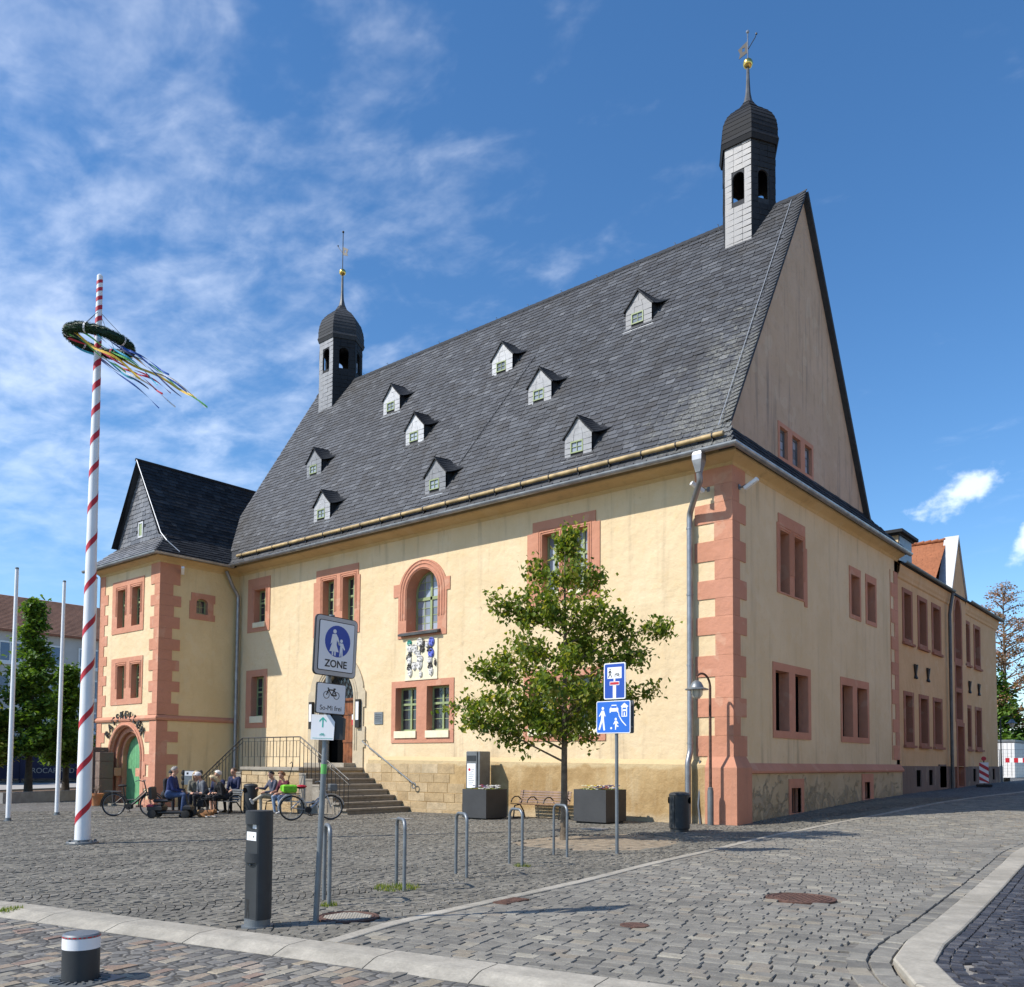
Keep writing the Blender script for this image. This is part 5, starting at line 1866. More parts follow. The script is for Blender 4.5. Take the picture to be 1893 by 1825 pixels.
m.add([(.18, AY0, 9.95), (.18, AY1 + .4, 9.95), (-5, AY1 + .2, 12.3), (-5, AY0, 12.3), (.18, AY0, 9.85), (.18, AY1 + .4, 9.85), (-.1, AY1 + .4, 9.85), (-.1, AY0, 9.85)], [(0, 1, 2, 3), (0, 4, 5, 1), (4, 7, 6, 5)])
m.add([(-5, AY0, 12.3), (-5, AY1 + .2, 12.3), (-10, AY1 + .2, 10), (-10, AY0, 10)], [(0, 1, 2, 3)])
m.add([(.18, AY1 + .4, 9.9), (-10, AY1 + .4, 9.9), (-5, AY1 + .2, 12.3)], [(0, 1, 2)])
m.build('roof', 'slate_plain', annex, recalc=False)
m = MB()
m.add([(-.4, 24.55, 12.75), (-8, 24.55, 12.75), (-8, 21.9, 10.0), (-.4, 21.9, 10.0), (-.4, 27.2, 10.0), (-8, 27.2, 10.0)], [(0, 1, 2, 3), (0, 4, 5, 1)])
cgr = m.build('cross_roof', 'redtile', annex, recalc=False)
slates(cgr, 'redtile', (0, 21.9, 10.0), (-1, 0, 0), (0, 2.65, 2.75), lambda s: .4, lambda s: 7.9, 3.75, .3, name='tile', jit=.3)
m = MB()
for k in range(22):
    m.tube([(-.45 - k * .33, 24.55, 12.84), (-.8 - k * .33, 24.55, 12.80)], [.10, .085], 8)
m.build('ridge_tile', 'redtile', cgr)
gutter([(.26, 15.2, 9.98), (.26, 23.0, 9.95)], .09, 'darkzinc', annex)
gutter([(.26, 26.1, 9.95), (.26, AY1 + .5, 9.92)], .09, 'darkzinc', annex)
m = MB()
m.tube([(.26, 22.75, 9.8), (.18, 22.7, 9.3), (.14, 22.6, 8.8), (.14, 22.6, .3)], .075, 10)
m.build('downpipe', 'darkzinc', annex, smooth=True)
m = MB()       # flat-topped dormer between hall and annex
m.box(-3.4, -.45, 16.75, 18.6, 9.9, 11.55)
dn = m.build('roof_dormer', 'wall', annex)
m = MB()
m.box(-3.6, -.2, 16.5, 18.9, 11.55, 11.68)
m.box(-3.6, -.35, 16.62, 18.75, 11.47, 11.549)
m.build('dormer_cover', 'slate_plain', dn)
m = MB()
m.box(-.46, -.40, 16.8, 18.55, 10.3, 11.46)
m.build('dormer_glazing', 'steel', dn)

# ================================================================== entrance stairs
st = thing('entrance_stairs', 'double stone stairs with iron railing before the hall door', 'stairs', (0, 0, 0))
LX0, LX1, LYF, LZ = -18.9, -15.3, -3.0, 1.42
m = MB()
m.box(LX0, LX1, LYF + .06, -.02, -.5, LZ - .12)
m.build('landing_core', 'ashlar', st)
z = -.3
r_ = 0
while z < LZ - .14:
    h = min(random.uniform(.28, .4), LZ - .12 - z)
    u = LX0 - (.3 if r_ % 2 else 0)
    while u < LX1:
        w_ = random.uniform(.5, .95)
        a0, a1 = max(u, LX0) + .008, min(u + w_, LX1) - .008
        if a1 - a0 > .12:
            mm_ = MB()
            e = random.uniform(.012, .035)
            b = .014
            f = lambda uu, vv, dd: (uu, LYF + .06 - dd, vv)
            mm_.add([f(a0, z + .006, 0), f(a1, z + .006, 0), f(a1, z + h - .006, 0), f(a0, z + h - .006, 0), f(a0 + b, z + b, e), f(a1 - b, z + b, e), f(a1 - b, z + h - b, e), f(a0 + b, z + h - b, e)], [(4, 5, 6, 7), (0, 1, 5, 4), (1, 2, 6, 5), (2, 3, 7, 6), (3, 0, 4, 7)])
            mm_.build('stone', 'ashlar', st)
        u += w_
    z += h
    r_ += 1
m = MB()
m.bbox(LX0 - .03, LX1 + .04, LYF - .02, -.03, LZ - .12, LZ, .012)
m.build('landing', 'step', st)
m = MB()
m.bbox(-18.2, -15.7, -.62, -.03, LZ, LZ + .17, .012)
m.build('threshold', 'step', st)
NS, RUN = 8, .385
for k in range(1, NS):
    zt_ = LZ - k * .197
    x0 = LX1 + (k - 1) * RUN
    for sg_ in (1, -1):
        m = MB()
        a, b = (x0 + .02, x0 + RUN + .045) if sg_ > 0 else (LX0 - (x0 - LX1) - RUN - .045, LX0 - (x0 - LX1) - .02)
        yb = -.14 if sg_ > 0 else -.02
        m.bbox(a, b, LYF - (.06 if k > 5 else 0.0), yb, zt_ - .075, zt_, .01)
        m.box(a + (.0 if sg_ > 0 else .03), b - (.03 if sg_ > 0 else 0), LYF + .02, yb, -.5, zt_ - .075)
        m.build('step', 'step', st)


def rail(name, pts, r=.02):
    m = MB()
    m.tube(pts, r, 6)
    return m.build(name, 'iron', st)


yr = LYF + .05
rail('handrail', [(LX1 + 2.75, yr, 1.02), (LX1, yr, LZ + 1.1), (LX0, yr, LZ + 1.1), (LX0 - 2.75, yr, 1.0)], .024)
rail('rail', [(LX1 + 2.75, yr, .86), (LX1, yr, LZ + .94)], .014)
rail('rail', [(LX0 - 2.75, yr, .84), (LX0, yr, LZ + .94)], .014)
bal = {}


def baluster(x, z0, z1, r=.011):
    k = round(z1 - z0, 2)
    if k not in bal:
        m = MB()
        m.tube([(0, 0, 0), (0, 0, k)], r, 5)
        o = m.build('baluster', 'iron', st)
        bal[k] = o.data
        o.location = (x, yr, z0)
    else:
        link('baluster', bal[k], st, (x, yr, z0))


n = 18
for i in range(n + 1):
    x = LX0 + (LX1 - LX0) * i / n
    if i % 2 == 0:
        baluster(x, LZ, LZ + 1.1, .016)
    else:
        baluster(x, LZ + .38, LZ + .96)
rail('rail', [(LX0, yr, LZ + .38), (LX1, yr, LZ + .38)], .010)
rail('rail', [(LX0, yr, LZ + .96), (LX1, yr, LZ + .96)], .010)
for k in range(1, 13):
    for sg_ in (1, -1):
        t = k * .225
        zz = LZ + 1.1 - t * .545
        zb_ = LZ - math.ceil(max(t, .01) / RUN) * .197
        baluster((LX1 + t) if sg_ > 0 else (LX0 - t), zb_, zb_ + round(max(.5, zz - zb_ - .02), 1), .013)
for xs, ys in ((LX0 - 1.2, -3.35), (LX1 - .15, -3.3), (LX1 + 1.9, -3.3)):      # curled rail ends below the landing
    rail('rail_scroll', [(xs + .05, ys, 1.55), (xs + .16, ys, 1.62), (xs + .2, ys, 1.5), (xs - .05, ys, .85)] + [(xs - .02 + .13 * math.cos(a), ys, .66 + .13 * math.sin(a)) for a in np.linspace(2.2, -4.6, 16)] + [(xs + .16, ys, .4), (xs + .16, ys, -.1)], .013)
wr = []
for t in np.linspace(0, 1, 8):
    wr.append((-15.1 + t * 2.75, -.24, 2.42 - t * 1.5))
m = MB()
m.tube([(-15.1, -.02, 2.45), (-15.1, -.2, 2.46)] + wr + [(-12.25 + .1 * math.cos(a), -.24, .80 + .1 * math.sin(a)) for a in np.linspace(2.2, -3.5, 12)], .022, 6)
for x in (-14.2, -13.1, -12.5):
    zz = 2.42 - (x + 15.1) / 2.75 * 1.5
    m.tube([(x, -.10, zz - .12), (x, -.22, zz - .1), (x, -.24, zz)], .013, 5)
m.build('wall_handrail', 'steel', st)

# ================================================================== street furniture
TAU = 2 * math.pi


def circ(cx, cz, r, n=20, rz=None):
    return arc(cx, cz, r, rz or r, 0, 360 - 360 / n, n - 1)


# pedestrian zone sign post
zs = thing('zone_sign_post', 'steel post with pedestrian ZONE sign, bicycle plate and white arrow panel', 'sign', (3.41, -16.65, gz(3.41, -16.65)))
zs.rotation_euler = Matrix.Rotation(R(2.0), 3, Vector((-.79, .614, 0))).to_euler()
m = MB()
m.tube([(0, 0, -.1), (0, 0, 3.18)], .03, 12)
m.build('post', 'steel', zs, smooth=True)
m = MB()
m.lathe([(.032, 0), (.0325, .0)], 12)
m = MB()
m.lathe([(.0312, 1.52), (.0312, 1.62)], 12)
m.build('sticker', 'rib_green', zs)
XZ = lambda u, v, d: (.045 + d, u, v)


def rrect(u0, u1, v0, v1, r, n=5):
    p = []
    for cx, cz, a in ((u1 - r, v1 - r, 0), (u0 + r, v1 - r, 90), (u0 + r, v0 + r, 180), (u1 - r, v0 + r, 270)):
        p += arc(cx, cz, r, r, a, a + 90, n)
    return p


def plate(parent, xf, u0, u1, v0, v1, r, mat, t0=0.0, t1=.02, name='plate'):
    m = MB()
    m.slab(xf, rrect(u0, u1, v0, v1, r), (), t0, t1)
    return m.build(name, mat, parent)


def figure(parent, xf, polys, mat, d0, d1, name='pictogram'):
    m = MB()
    for p in polys:
        m.slab(xf, p, (), d0, d1)
    return m.build(name, mat, parent)


s1 = plate(zs, XZ, -.275, .275, 2.53, 3.15, .05, 'signblack', .03, .05, 'sign_frame')
plate(s1, XZ, -.267, .267, 2.538, 3.142, .045, 'zinc_light', .05, .054, 'rim')
plate(s1, XZ, -.232, .232, 2.58, 3.10, .02, 'signblack', .054, .057, 'border')
plate(s1, XZ, -.224, .224, 2.588, 3.092, .015, 'signwhite', .057, .060, 'sign_face')
figure(s1, XZ, [circ(0.01, 2.895, .165, 28)], 'signblue', .060, .062, 'disc')
W_ = lambda pts, ox, oz, s: [(ox + x * s, oz + y * s) for x, y in pts]
figure(s1, XZ, [circ(-.035, 2.995, .022, 12), W_([(-.03, .05), (.02, .055), (.045, .02), (.075, -.055), (.062, -.06), (.03, -.005), (.028, -.06), (.06, -.13), (-.06, -.13), (-.025, -.03), (-.05, -.06)], -.035, 2.915, 1.0), rect(-.062, -.045, 2.745, 2.79), rect(-.03, -.013, 2.745, 2.79), circ(.055, 2.905, .018, 12), W_([(-.02, .02), (.02, .02), (.05, -.04), (.04, -.05), (.015, -.02), (.022, -.12), (.006, -.12), (0, -.06), (-.006, -.12), (-.022, -.12), (-.015, -.01), (-.045, .035), (-.052, .03)], .058, 2.862, 1.0)], 'signwhite', .062, .0645)
text('lettering', 'ZONE', .105, 'signblack', s1, XZ(0, 2.655, .061), (R(90), 0, R(90)), .001, bold=.002)
s2 = plate(zs, XZ, -.19, .19, 2.14, 2.46, .02, 'signblack', -.005, .012, 'sub_sign')
plate(s2, XZ, -.182, .182, 2.148, 2.452, .016, 'signwhite', .012, .015, 'sign_face')


def bike_picto(parent, xf, u, v, s, mat, d):
    m = MB()
    for cx in (-.5, .5):
        m.slab(xf, circ(u + cx * s, v, .30 * s, 18), [circ(u + cx * s, v, .255 * s, 18)], d, d + .002)
    L = lambda a, b, w=.045: m.slab(xf, [(u + (a[0] - (b[1] - a[1]) * w) * s, v + (a[1] + (b[0] - a[0]) * w) * s), (u + (a[0] + (b[1] - a[1]) * w) * s, v + (a[1] - (b[0] - a[0]) * w) * s), (u + (b[0] + (b[1] - a[1]) * w) * s, v + (b[1] - (b[0] - a[0]) * w) * s), (u + (b[0] - (b[1] - a[1]) * w) * s, v + (b[1] + (b[0] - a[0]) * w) * s)], (), d, d + .0018)
    for a, b in (((-.5, 0), (-.28, .5)), ((-.28, .5), (-.4, .58)), ((-.3, .42), (.28, .42)), ((-.3, .42), (.05, -.02)), ((.05, -.02), (.28, .5)), ((.05, -.02), (.5, 0)), ((.5, 0), (.25, .42)), ((.18, .52), (.4, .52))):
        L(a, b, .05 / math.hypot(b[0] - a[0], b[1] - a[1]))
    return m.build('bicycle_symbol', mat, parent)


bike_picto(s2, XZ, 0, 2.335, .13, 'signblack', .015)
text('lettering', 'So-Mi frei', .072, 'signblack', s2, XZ(0, 2.20, .0155), (R(90), 0, R(90)), .001)
nv = Vector((.60, -.80, 0))
uv = Vector((.80, .60, 0))
XW = lambda u, v, d: tuple(uv * (u - .02) + nv * (.05 + d) + Vector((0, 0, v)))
s3 = MB()
s3.slab(XW, [(-.12, 1.87), (.12, 1.87), (.125, 2.06), (.07, 2.13), (-.12, 2.13)], (), 0, .012)
s3 = s3.build('arrow_panel', 'signwhite', zs)
figure(s3, XW, [[(-.006, 2.0), (.006, 2.0), (.006, 2.085), (.036, 2.055), (.036, 2.072), (0, 2.107), (-.036, 2.072), (-.036, 2.055), (-.006, 2.085)], rect(-.10, .11, 1.885, 1.888)], 'teal', .012, .014, 'arrow')
bike_picto(s3, XW, 0, 1.92, .035, 'teal', .012)
XB = lambda u, v, d: tuple(uv * (u + .12) + nv * (-.06 + d) + Vector((0, 0, v)))
m = MB()
m.slab(XB, [(-.05, 1.88), (.07, 1.88), (.07, 2.10), (.02, 2.13), (-.05, 2.13)], (), 0, .1)
m.build('rear_panel', 'anthracite', zs)

# blue dead-end and home-zone signs
bs = thing('blue_sign_post', 'steel post with two blue traffic signs in front of the young tree', 'sign', (1.87, -8.68, gz(1.87, -8.68)))
m = MB()
m.tube([(.02, 0, -.1), (.0, 0, 3.45)], .032, 12)
m.build('post', 'steel', bs, smooth=True)
XP = lambda u, v, d: (u, -.04 - d, v)
a1 = plate(bs, XP, -.235, .235, 2.83, 3.50, .03, 'signwhite', 0, .02, 'dead_end_sign')
plate(a1, XP, -.215, .215, 2.85, 3.48, .02, 'signblue', .02, .022, 'sign_face')
figure(a1, XP, [rect(-.155, .155, 3.21, 3.42), rect(-.035, .035, 2.852, 3.09), rect(-.018, .018, 3.15, 3.21), rect(-.105, .105, 3.085, 3.155)], 'signwhite', .022, .024, 'panel')
figure(a1, XP, [rect(-.095, .095, 3.098, 3.142)], 'signred', .024, .0265, 'bar')
figure(a1, XP, [circ(-.095, 3.385, .014, 10), [(-.112, 3.36), (-.082, 3.36), (-.06, 3.31), (-.068, 3.305), (-.085, 3.33), (-.088, 3.305), (-.05, 3.235), (-.064, 3.23), (-.096, 3.285), (-.125, 3.23), (-.14, 3.235), (-.108, 3.3), (-.11, 3.33), (-.128, 3.31), (-.135, 3.315)]], 'signblack', .024, .026, 'walker')
bike_picto(a1, XP, .06, 3.262, .085, 'signblack', .024)
a2 = plate(bs, XP, -.40, .34, 2.20, 2.80, .03, 'signwhite', 0, .02, 'home_zone_sign')
plate(a2, XP, -.385, .325, 2.215, 2.785, .02, 'signblue2', .02, .022, 'sign_face')
O2 = (-.03, 2.5)
P2_ = lambda pts: [(O2[0] + x, O2[1] + y) for x, y in pts]
figure(a2, XP, [P2_([(x, y) for x, y in circ(-.225, .165, .028, 12)]), P2_([(-.25, .125), (-.2, .125), (-.165, .02), (-.18, .01), (-.2, .05), (-.2, -.03), (-.175, -.24), (-.21, -.245), (-.235, -.08), (-.29, -.235), (-.325, -.225), (-.262, -.03), (-.26, .06), (-.30, .01), (-.315, .02)]),
                P2_(circ(-.04, -.205, .022, 12)), P2_(circ(.06, -.04, .024, 12)), P2_([(.04, -.07), (.085, -.07), (.12, -.12), (.11, -.13), (.08, -.11), (.085, -.15), (.12, -.165), (.115, -.185), (.072, -.175), (.065, -.235), (.045, -.235), (.045, -.15), (.035, -.115), (.015, -.14), (.005, -.13)]),
                P2_([(-.03, .225), (.07, .225), (.10, .16), (.115, .16), (.115, .08), (.09, .08), (.09, .1), (-.05, .1), (-.05, .08), (-.075, .08), (-.075, .16), (-.06, .16)]),
                P2_([(.11, .09), (.125, .09), (.14, .02), (.20, -.07), (.29, -.16), (.278, -.172), (.185, -.085), (.125, .01)])], 'signwhite', .022, .0245)
m = MB()
m.slab(XP, P2_([(.17, .19), (.245, .255), (.33, .19), (.315, .175), (.305, .182), (.305, 0), (.185, 0), (.185, .182), (.18, .178)]), [P2_(rect(.205, .285, .015, .165))], .022, .0245)
m.slab(XP, P2_(rect(.232, .258, .015, .08)), (), .022, .0245)
m.slab(XP, P2_(rect(.212, .278, .1, .135)), (), .022, .0245)
m.build('house_symbol', 'signwhite', a2)
figure(a2, XP, [P2_(rect(-.04, .08, .165, .205))], 'signblue2', .0245, .026, 'car_window')
m = MB()
m.slab(lambda u, v, d: (u, .05 + d, v), rrect(-.40, .34, 2.20, 2.80, .03), (), 0, .02)
for z in (2.3, 2.7):
    m.box(-.36, .33, -.04, .05, z, z + .03)
m.build('rear_plate', 'steel_dark', a2)

# bicycle hoops
RK = [((2.31, -15.68), (2.67, -15.89), 'steel bike hoop standing next to the pedestrian zone post'), ((2.02, -14.25), (2.46, -14.52), 'steel bike hoop with a grass tuft at its foot'), ((1.73, -12.79), (2.14, -13.0), 'steel bike hoop in the middle of the row of five'), ((1.5, -11.28), (1.89, -11.43), 'steel bike hoop between the middle one and the tree gravel'), ((1.15, -9.62), (1.6, -9.83), 'steel bike hoop at the edge of the sandy tree gravel')]
for a, b, lab in RK:
    m = MB()
    z0 = gz(*a)
    h = .90
    r = .12
    d = Vector((b[0] - a[0], b[1] - a[1], 0))
    L = d.length
    d.normalize()
    pts = [(0, -.1)] + [(0, h - r)] + [(r - r * math.cos(t), h - r + r * math.sin(t)) for t in np.linspace(.3, math.pi / 2, 5)] + [(L - r + r * math.sin(t), h - r + r * math.cos(t)) for t in np.linspace(0, math.pi / 2, 6)] + [(L, -.1)]
    m.tube([(d.x * u, d.y * u, v) for u, v in pts], .024, 10)
    o = m.build('bike_rack', 'steel', None, smooth=True, loc=(a[0], a[1], z0))
    tag(o, lab, 'bike rack', 'bicycle hoops in a row on the square')


def blades(name, cx, cy, n, r, h, mat, label, cat=None):
    V, F, rn = [], [], []
    for i in range(n):
        a, rr = rng.uniform(0, TAU), r * math.sqrt(rng.random())
        x, y = cx + rr * math.cos(a), cy + rr * math.sin(a)
        hh_ = h * rng.uniform(.4, 1)
        t = rng.uniform(0, TAU)
        dx, dy = math.cos(t), math.sin(t)
        z = gz(x, y)
        k = len(V)
        V += [(x - dx * .006, y - dy * .006, z - .01), (x + dx * .006, y + dy * .006, z - .01), (x + dy * hh_ * .4, y - dx * hh_ * .4, z + hh_)]
        F.append((k, k + 1, k + 2))
        rn.append(rng.random())
    return link(name, raw_mesh(name, np.array(V), np.array(F), mat, np.array(rn)))


g = blades('grass_tuft', 2.22, -14.42, 420, .30, .07, 'leaf', '')
tag(g, 'small green grass tufts between cobbles at a bike hoop', 'grass', kind='stuff')
g = blades('grass_tuft', 2.68, -15.9, 90, .10, .06, 'leaf', '')
tag(g, 'tiny grass tuft at the hoop by the zone post', 'grass', kind='stuff')
g = blades('grass_tuft', 1.86, -11.38, 120, .14, .06, 'leaf', '')
tag(g, 'thin grass growing at a hoop near the tree gravel', 'grass', kind='stuff')
g = blades('grass_tuft', 0.35, -18.4, 150, .12, .05, 'leaf', '')
tag(g, 'green weeds by the drain slot along the wide kerb', 'grass', kind='stuff')

# service pillar
px_, py_ = 3.15, -17.17
sv = thing('service_pillar', 'round anthracite power pillar with flat hatches and white stickers', 'utility pillar', (px_, py_, gz(px_, py_)), math.atan2(CAM.y - py_, CAM.x - px_))
rr = .135
fa = R(-58)       # flat side faces the sun side
nf = Vector((math.cos(fa), math.sin(fa), 0))
uf = Vector((-math.sin(fa), math.cos(fa), 0))


def dshape(r, cut, n=40):
    p = []
    for k in range(n):
        a = TAU * k / n
        q = Vector((r * math.cos(a), r * math.sin(a), 0))
        dd = q.dot(nf)
        if dd > cut:
            q = q - nf * (dd - cut)
        p.append(q)
    return p


def dprism(m, r, cut, z0, z1):
    b = dshape(r, cut)
    n = len(b)
    m.add([(p.x, p.y, z0) for p in b] + [(p.x, p.y, z1) for p in b], [tuple(range(n - 1, -1, -1)), tuple(range(n, 2 * n))] + [(i, (i + 1) % n, n + (i + 1) % n, n + i) for i in range(n)])


m = MB()
dprism(m, rr, rr * .62, .075, .64)
dprism(m, rr, 9, .64, .73)
dprism(m, rr, rr * .62, .73, 1.02)
dprism(m, rr, 9, 1.02, 1.15)
m.build('body', 'anthracite', sv)
m = MB()
m.lathe([(rr * .93, .0), (rr * .95, .075)], 32)
m.lathe([(rr * 1.15, -.05), (rr * 1.15, .012)], 32)
m.build('base', 'steel', sv)
XV = lambda u, v, d: tuple(uf * u + nf * (rr * .62 + d) + Vector((0, 0, v)))
for nm, q, mt in (('label_plate', rect(-.085, .085, .855, .94), 'signwhite'), ('sticker', rect(.02, .085, .975, 1.015), 'signwhite')):
    m = MB()
    m.slab(XV, q, (), .0, .003)
    m.build(nm, mt, sv)
figure(sv, XV, [circ(.04, .895, .010, 10), rect(-.045, -.04, .885, .91)], 'signblack', .003, .004, 'print')
m = MB()
m.ball(XV(0, .615, .01), .012, 8, 6)
m.build('lock', 'steel', sv)
m = MB()
for dy_ in (-.05, .0):
    m.slab(XV, [(-.03 + dy_, .27), (.03 + dy_, .27), (.02 + dy_, .2), (.035 + dy_, .085), (.02 + dy_, .085), (0 + dy_, .18), (-.015 + dy_, .085), (-.03 + dy_, .085), (-.015 + dy_, .2)], (), 0, .0012)
    break
m.build('water_stain', 'black', sv)

# retractable bollard
bo = thing('retractable_bollard', 'short black bollard with white band set in the lane', 'bollard', (BOLL[0], BOLL[1], gz(*BOLL) - .05))
m = MB()
m.lathe([(.135, -.1), (.135, .25)], 32)
m.build('body', 'anthracite', bo, smooth=True)
m = MB()
m.lathe([(.1365, .25), (.1365, .335)], 32)
m.build('white_band', 'signwhite', bo, smooth=True)
m = MB()
m.lathe([(.138, .335), (.138, .35), (.125, .362), (.02, .366)], 32)
m.build('cap', 'steel', bo, smooth=True)
m = MB()
m.lathe([(.1385, .338), (.1385, .348)], 24)
m.build('reflector', 'signred', bo)
m = MB()
rz_ = math.atan2(BD[1], BD[0])
c_, s_ = math.cos(rz_), math.sin(rz_)
m.slab(lambda u, v, d: (c_ * u - s_ * v, s_ * u + c_ * v, d), rect(-.25, .25, -.22, .22), [circ(0, 0, .145, 24)], -.02, .012)
for k in range(20):
    a = TAU * k / 20
    m.box(.15, .215, -.008, .008, .010, .022, Matrix.Rotation(a, 4, 'Z'))
m.build('cover_plate', 'steel_dark', bo)


def manhole(x, y, r, label, mat='rust', fill=None):
    o = thing('manhole_cover', label, 'manhole cover', (x, y, gz(x, y)))
    m = MB()
    m.lathe([(r * 1.0, -.05), (r * 1.0, .004), (r * .93, .008), (r * .92, .002), (r * .86, .002), (r * .85, .008), (r * .80, .008), (r * .79, .0), (.01, .0)], 48)
    m.build('frame', mat, o)
    m = MB()
    for i in range(-6, 7):
        for j in range(-6, 7):
            u, v = i * r * .125, j * r * .125
            if math.hypot(u, v) < r * .74:
                w = r * .045
                m.bbox(u - w, u + w, v - w, v + w, -.005, .008 if not fill else .005, .003)
    m.build('studs', fill or mat, o)
    return o


manhole(MAN1[0], MAN1[1], .33, 'round manhole cover with concrete studs beside the zone post', 'rust', 'kerb')
manhole(MAN2[0], MAN2[1], .42, 'rusty round manhole cover in the sett street')
dr = thing('drain_grate', 'rusty rectangular drain cover by the pale border strip', 'drain', (3.99, -14.25, gz(4, -14.25)), R(95))
m = MB()
m.slab(lambda u, v, d: (u, v, d), rect(-.24, .24, -.13, .13), (), -.05, .010)
for k in range(9):
    m.box(-.20 + k * .05, -.185 + k * .05, -.1, .1, .010, .014)
m.build('grate', 'rust', dr)
dr = thing('drain_grate', 'small rusty valve cap in the sett street', 'drain', (5.95, -14.6, gz(5.95, -14.6)), R(20))
m = MB()
m.lathe([(.15, -.05), (.15, .006), (.12, .010), (.02, .010)], 16)
m.build('cap', 'rust', dr)
dr = thing('drain_grate', 'brown slot drain lying along the wide granite kerb', 'drain', (*band(-.35, .62), gz(0, -18) - .055), math.atan2(BD[1], BD[0]))
m = MB()
m.box(-1.6, .62, -.09, .09, -.03, .012)
m.build('slot', 'rust', dr)
for x, y, lab in ((-9.37, -3.45, 'flat pale floor light plate near the stair foot'), (-1.97, -3.69, 'flat pale floor light plate before the planter')):
    o = thing('floor_plate', lab, 'floor light', (x, y, gz(x, y)))
    m = MB()
    m.slab(lambda u, v, d: (u, v, d), rect(-.32, .32, -.26, .26), (), -.02, .016)
    m.build('frame', 'steel', o)
    m = MB()
    m.slab(lambda u, v, d: (u, v, d), rect(-.28, .28, -.22, .22), (), .0, .02)
    m.build('cover', 'wetconcrete', o)


# planters with flowers
def planter(x0, x1, y0, y1, h, label, cols):
    z0 = gz((x0 + x1) / 2, y0)
    p = thing('planter', label, 'planter', ((x0 + x1) / 2, (y0 + y1) / 2, z0))
    a, b = (x1 - x0) / 2, (y1 - y0) / 2
    m = MB()
    m.slab(lambda u, v, d: (u, v, d), rect(-a, a, -b, b), [rect(-a + .05, a - .05, -b + .05, b - .05)], .05, h)
    m.box(-a + .04, a - .04, -b + .04, b - .04, .04, h - .1)
    m.build('box', 'planter', p)
    m = MB()
    m.box(-a + .06, a - .06, -b + .06, b - .06, -.02, .05)
    m.build('foot', 'black', p)
    MAT.setdefault('soil', plain('dark_soil', (.03, .022, .016), .95, .2, 9))
    V, F, rn = [], [], []
    for i in range(500):
        x, y = rng.uniform(-a + .07, a - .07), rng.uniform(-b + .07, b - .07)
        t, tl = rng.uniform(0, TAU), rng.uniform(.03, .07)
        k = len(V)
        z = h - .08 + rng.uniform(0, .09)
        V += [(x, y, z), (x + tl * math.cos(t) + .02 * math.sin(t), y + tl * math.sin(t), z + .03), (x + tl * math.cos(t) - .02 * math.sin(t), y + tl * math.sin(t) + .02, z + .035)]
        F.append((k, k + 1, k + 2))
        rn.append(rng.random())
    o = link('leaves', raw_mesh('leaves', np.array(V), np.array(F), 'leaf', np.array(rn)), p)
    o['kind'] = 'stuff'
    for (mt, u0, u1, n) in cols:
        m = MB()
        for i in range(n):
            x, y = rng.uniform(-a + .1 + u0 * 2 * (a - .1), -a + .1 + u1 * 2 * (a - .1)), rng.uniform(-b + .08, b - .08)
            z = h + rng.uniform(-.01, .11)
            for k in range(5):
                t = k * TAU / 5 + i
                m.ball((x + .028 * math.cos(t), y + .028 * math.sin(t), z + .008 * (k % 2)), .026, 5, 3, (1, 1, .45))
        o = m.build('blossoms', mt, p, smooth=True)
        o['kind'] = 'stuff'


for k, c in (('fl_white', (.78, .76, .72)), ('fl_yellow', (.75, .55, .06)), ('fl_purple', (.12, .09, .20)), ('fl_red', (.40, .05, .07)), ('fl_pale', (.75, .70, .45))):
    MAT[k] = plain(k[3:] + '_petal', c, .6, .1, 12)
planter(-7.9, -6.92, -2.34, -1.36, .92, 'grey cube planter with white flowers before the info pillar', [('fl_white', .3, 1, 26), ('fl_purple', .1, .9, 18), ('fl_red', .0, .3, 5)])
planter(-4.0, -2.9, -1.88, -.84, .95, 'grey cube planter with yellow and violet flowers near the bin', [('fl_pale', 0, .5, 22), ('fl_yellow', .3, .55, 8), ('fl_purple', .5, .95, 20), ('fl_white', .5, 1, 8), ('fl_red', .8, 1, 8)])


def bench(x0, x1, y, label, arms=True, slat_mat='benchwood', back=True, rz=0.0):
    """slatted bench facing -y"""
    xm = (x0 + x1) / 2
    b = thing('bench', label, 'bench', (xm, y, gz(xm, y)), rz)
    h = (x1 - x0) / 2
    prof = [(-.26, .44), (-.18, .435), (-.10, .43), (-.02, .43), (.06, .44)]
    if back:
        prof += [(.13, .50), (.165, .58), (.19, .66), (.21, .74), (.23, .82)]
    for i, (yy, zz) in enumerate(prof):
        m = MB()
        m.bbox(-h, h, -.032, .032, -.012, .012, .006)
        ang = 0 if i < 5 else R(70)
        m.build('slat', slat_mat, b, loc=(0, yy, zz), rot=(ang, 0, 0))
    for x in (-h + .12, h - .12):
        m = MB()
        m.tube([(x, -.28, .02), (x, -.22, .38), (x, .05, .41), (x, .17, .55), (x, .24, .86)], .022, 6)
        m.tube([(x, .05, .41), (x, .22, .2), (x, .28, .02)], .022, 6)
        m.tube([(x, -.3, .012), (x, .3, .012)], .02, 6)
        m.build('leg', 'iron', b)
    if arms:
        for x in np.linspace(-h + .04, h - .04, 4):
            m = MB()
            m.tube([(x, .17, .58), (x, .05, .66), (x, -.12, .66), (x, -.26, .58), (x, -.30, .48)], .02, 6)
            m.build('armrest', 'iron', b)
    return b


bench(-7.05, -5.05, -.75, 'varnished slatted bench with black armrests between the two planters')
bench(-19.3, -16.4, -4.75, 'dark bench where a group of people sits by the left stairs', slat_mat='steel_dark')
bench(-16.1, -13.4, -3.62, 'dark bench under the landing with two seated people', slat_mat='steel_dark', back=False, arms=False)

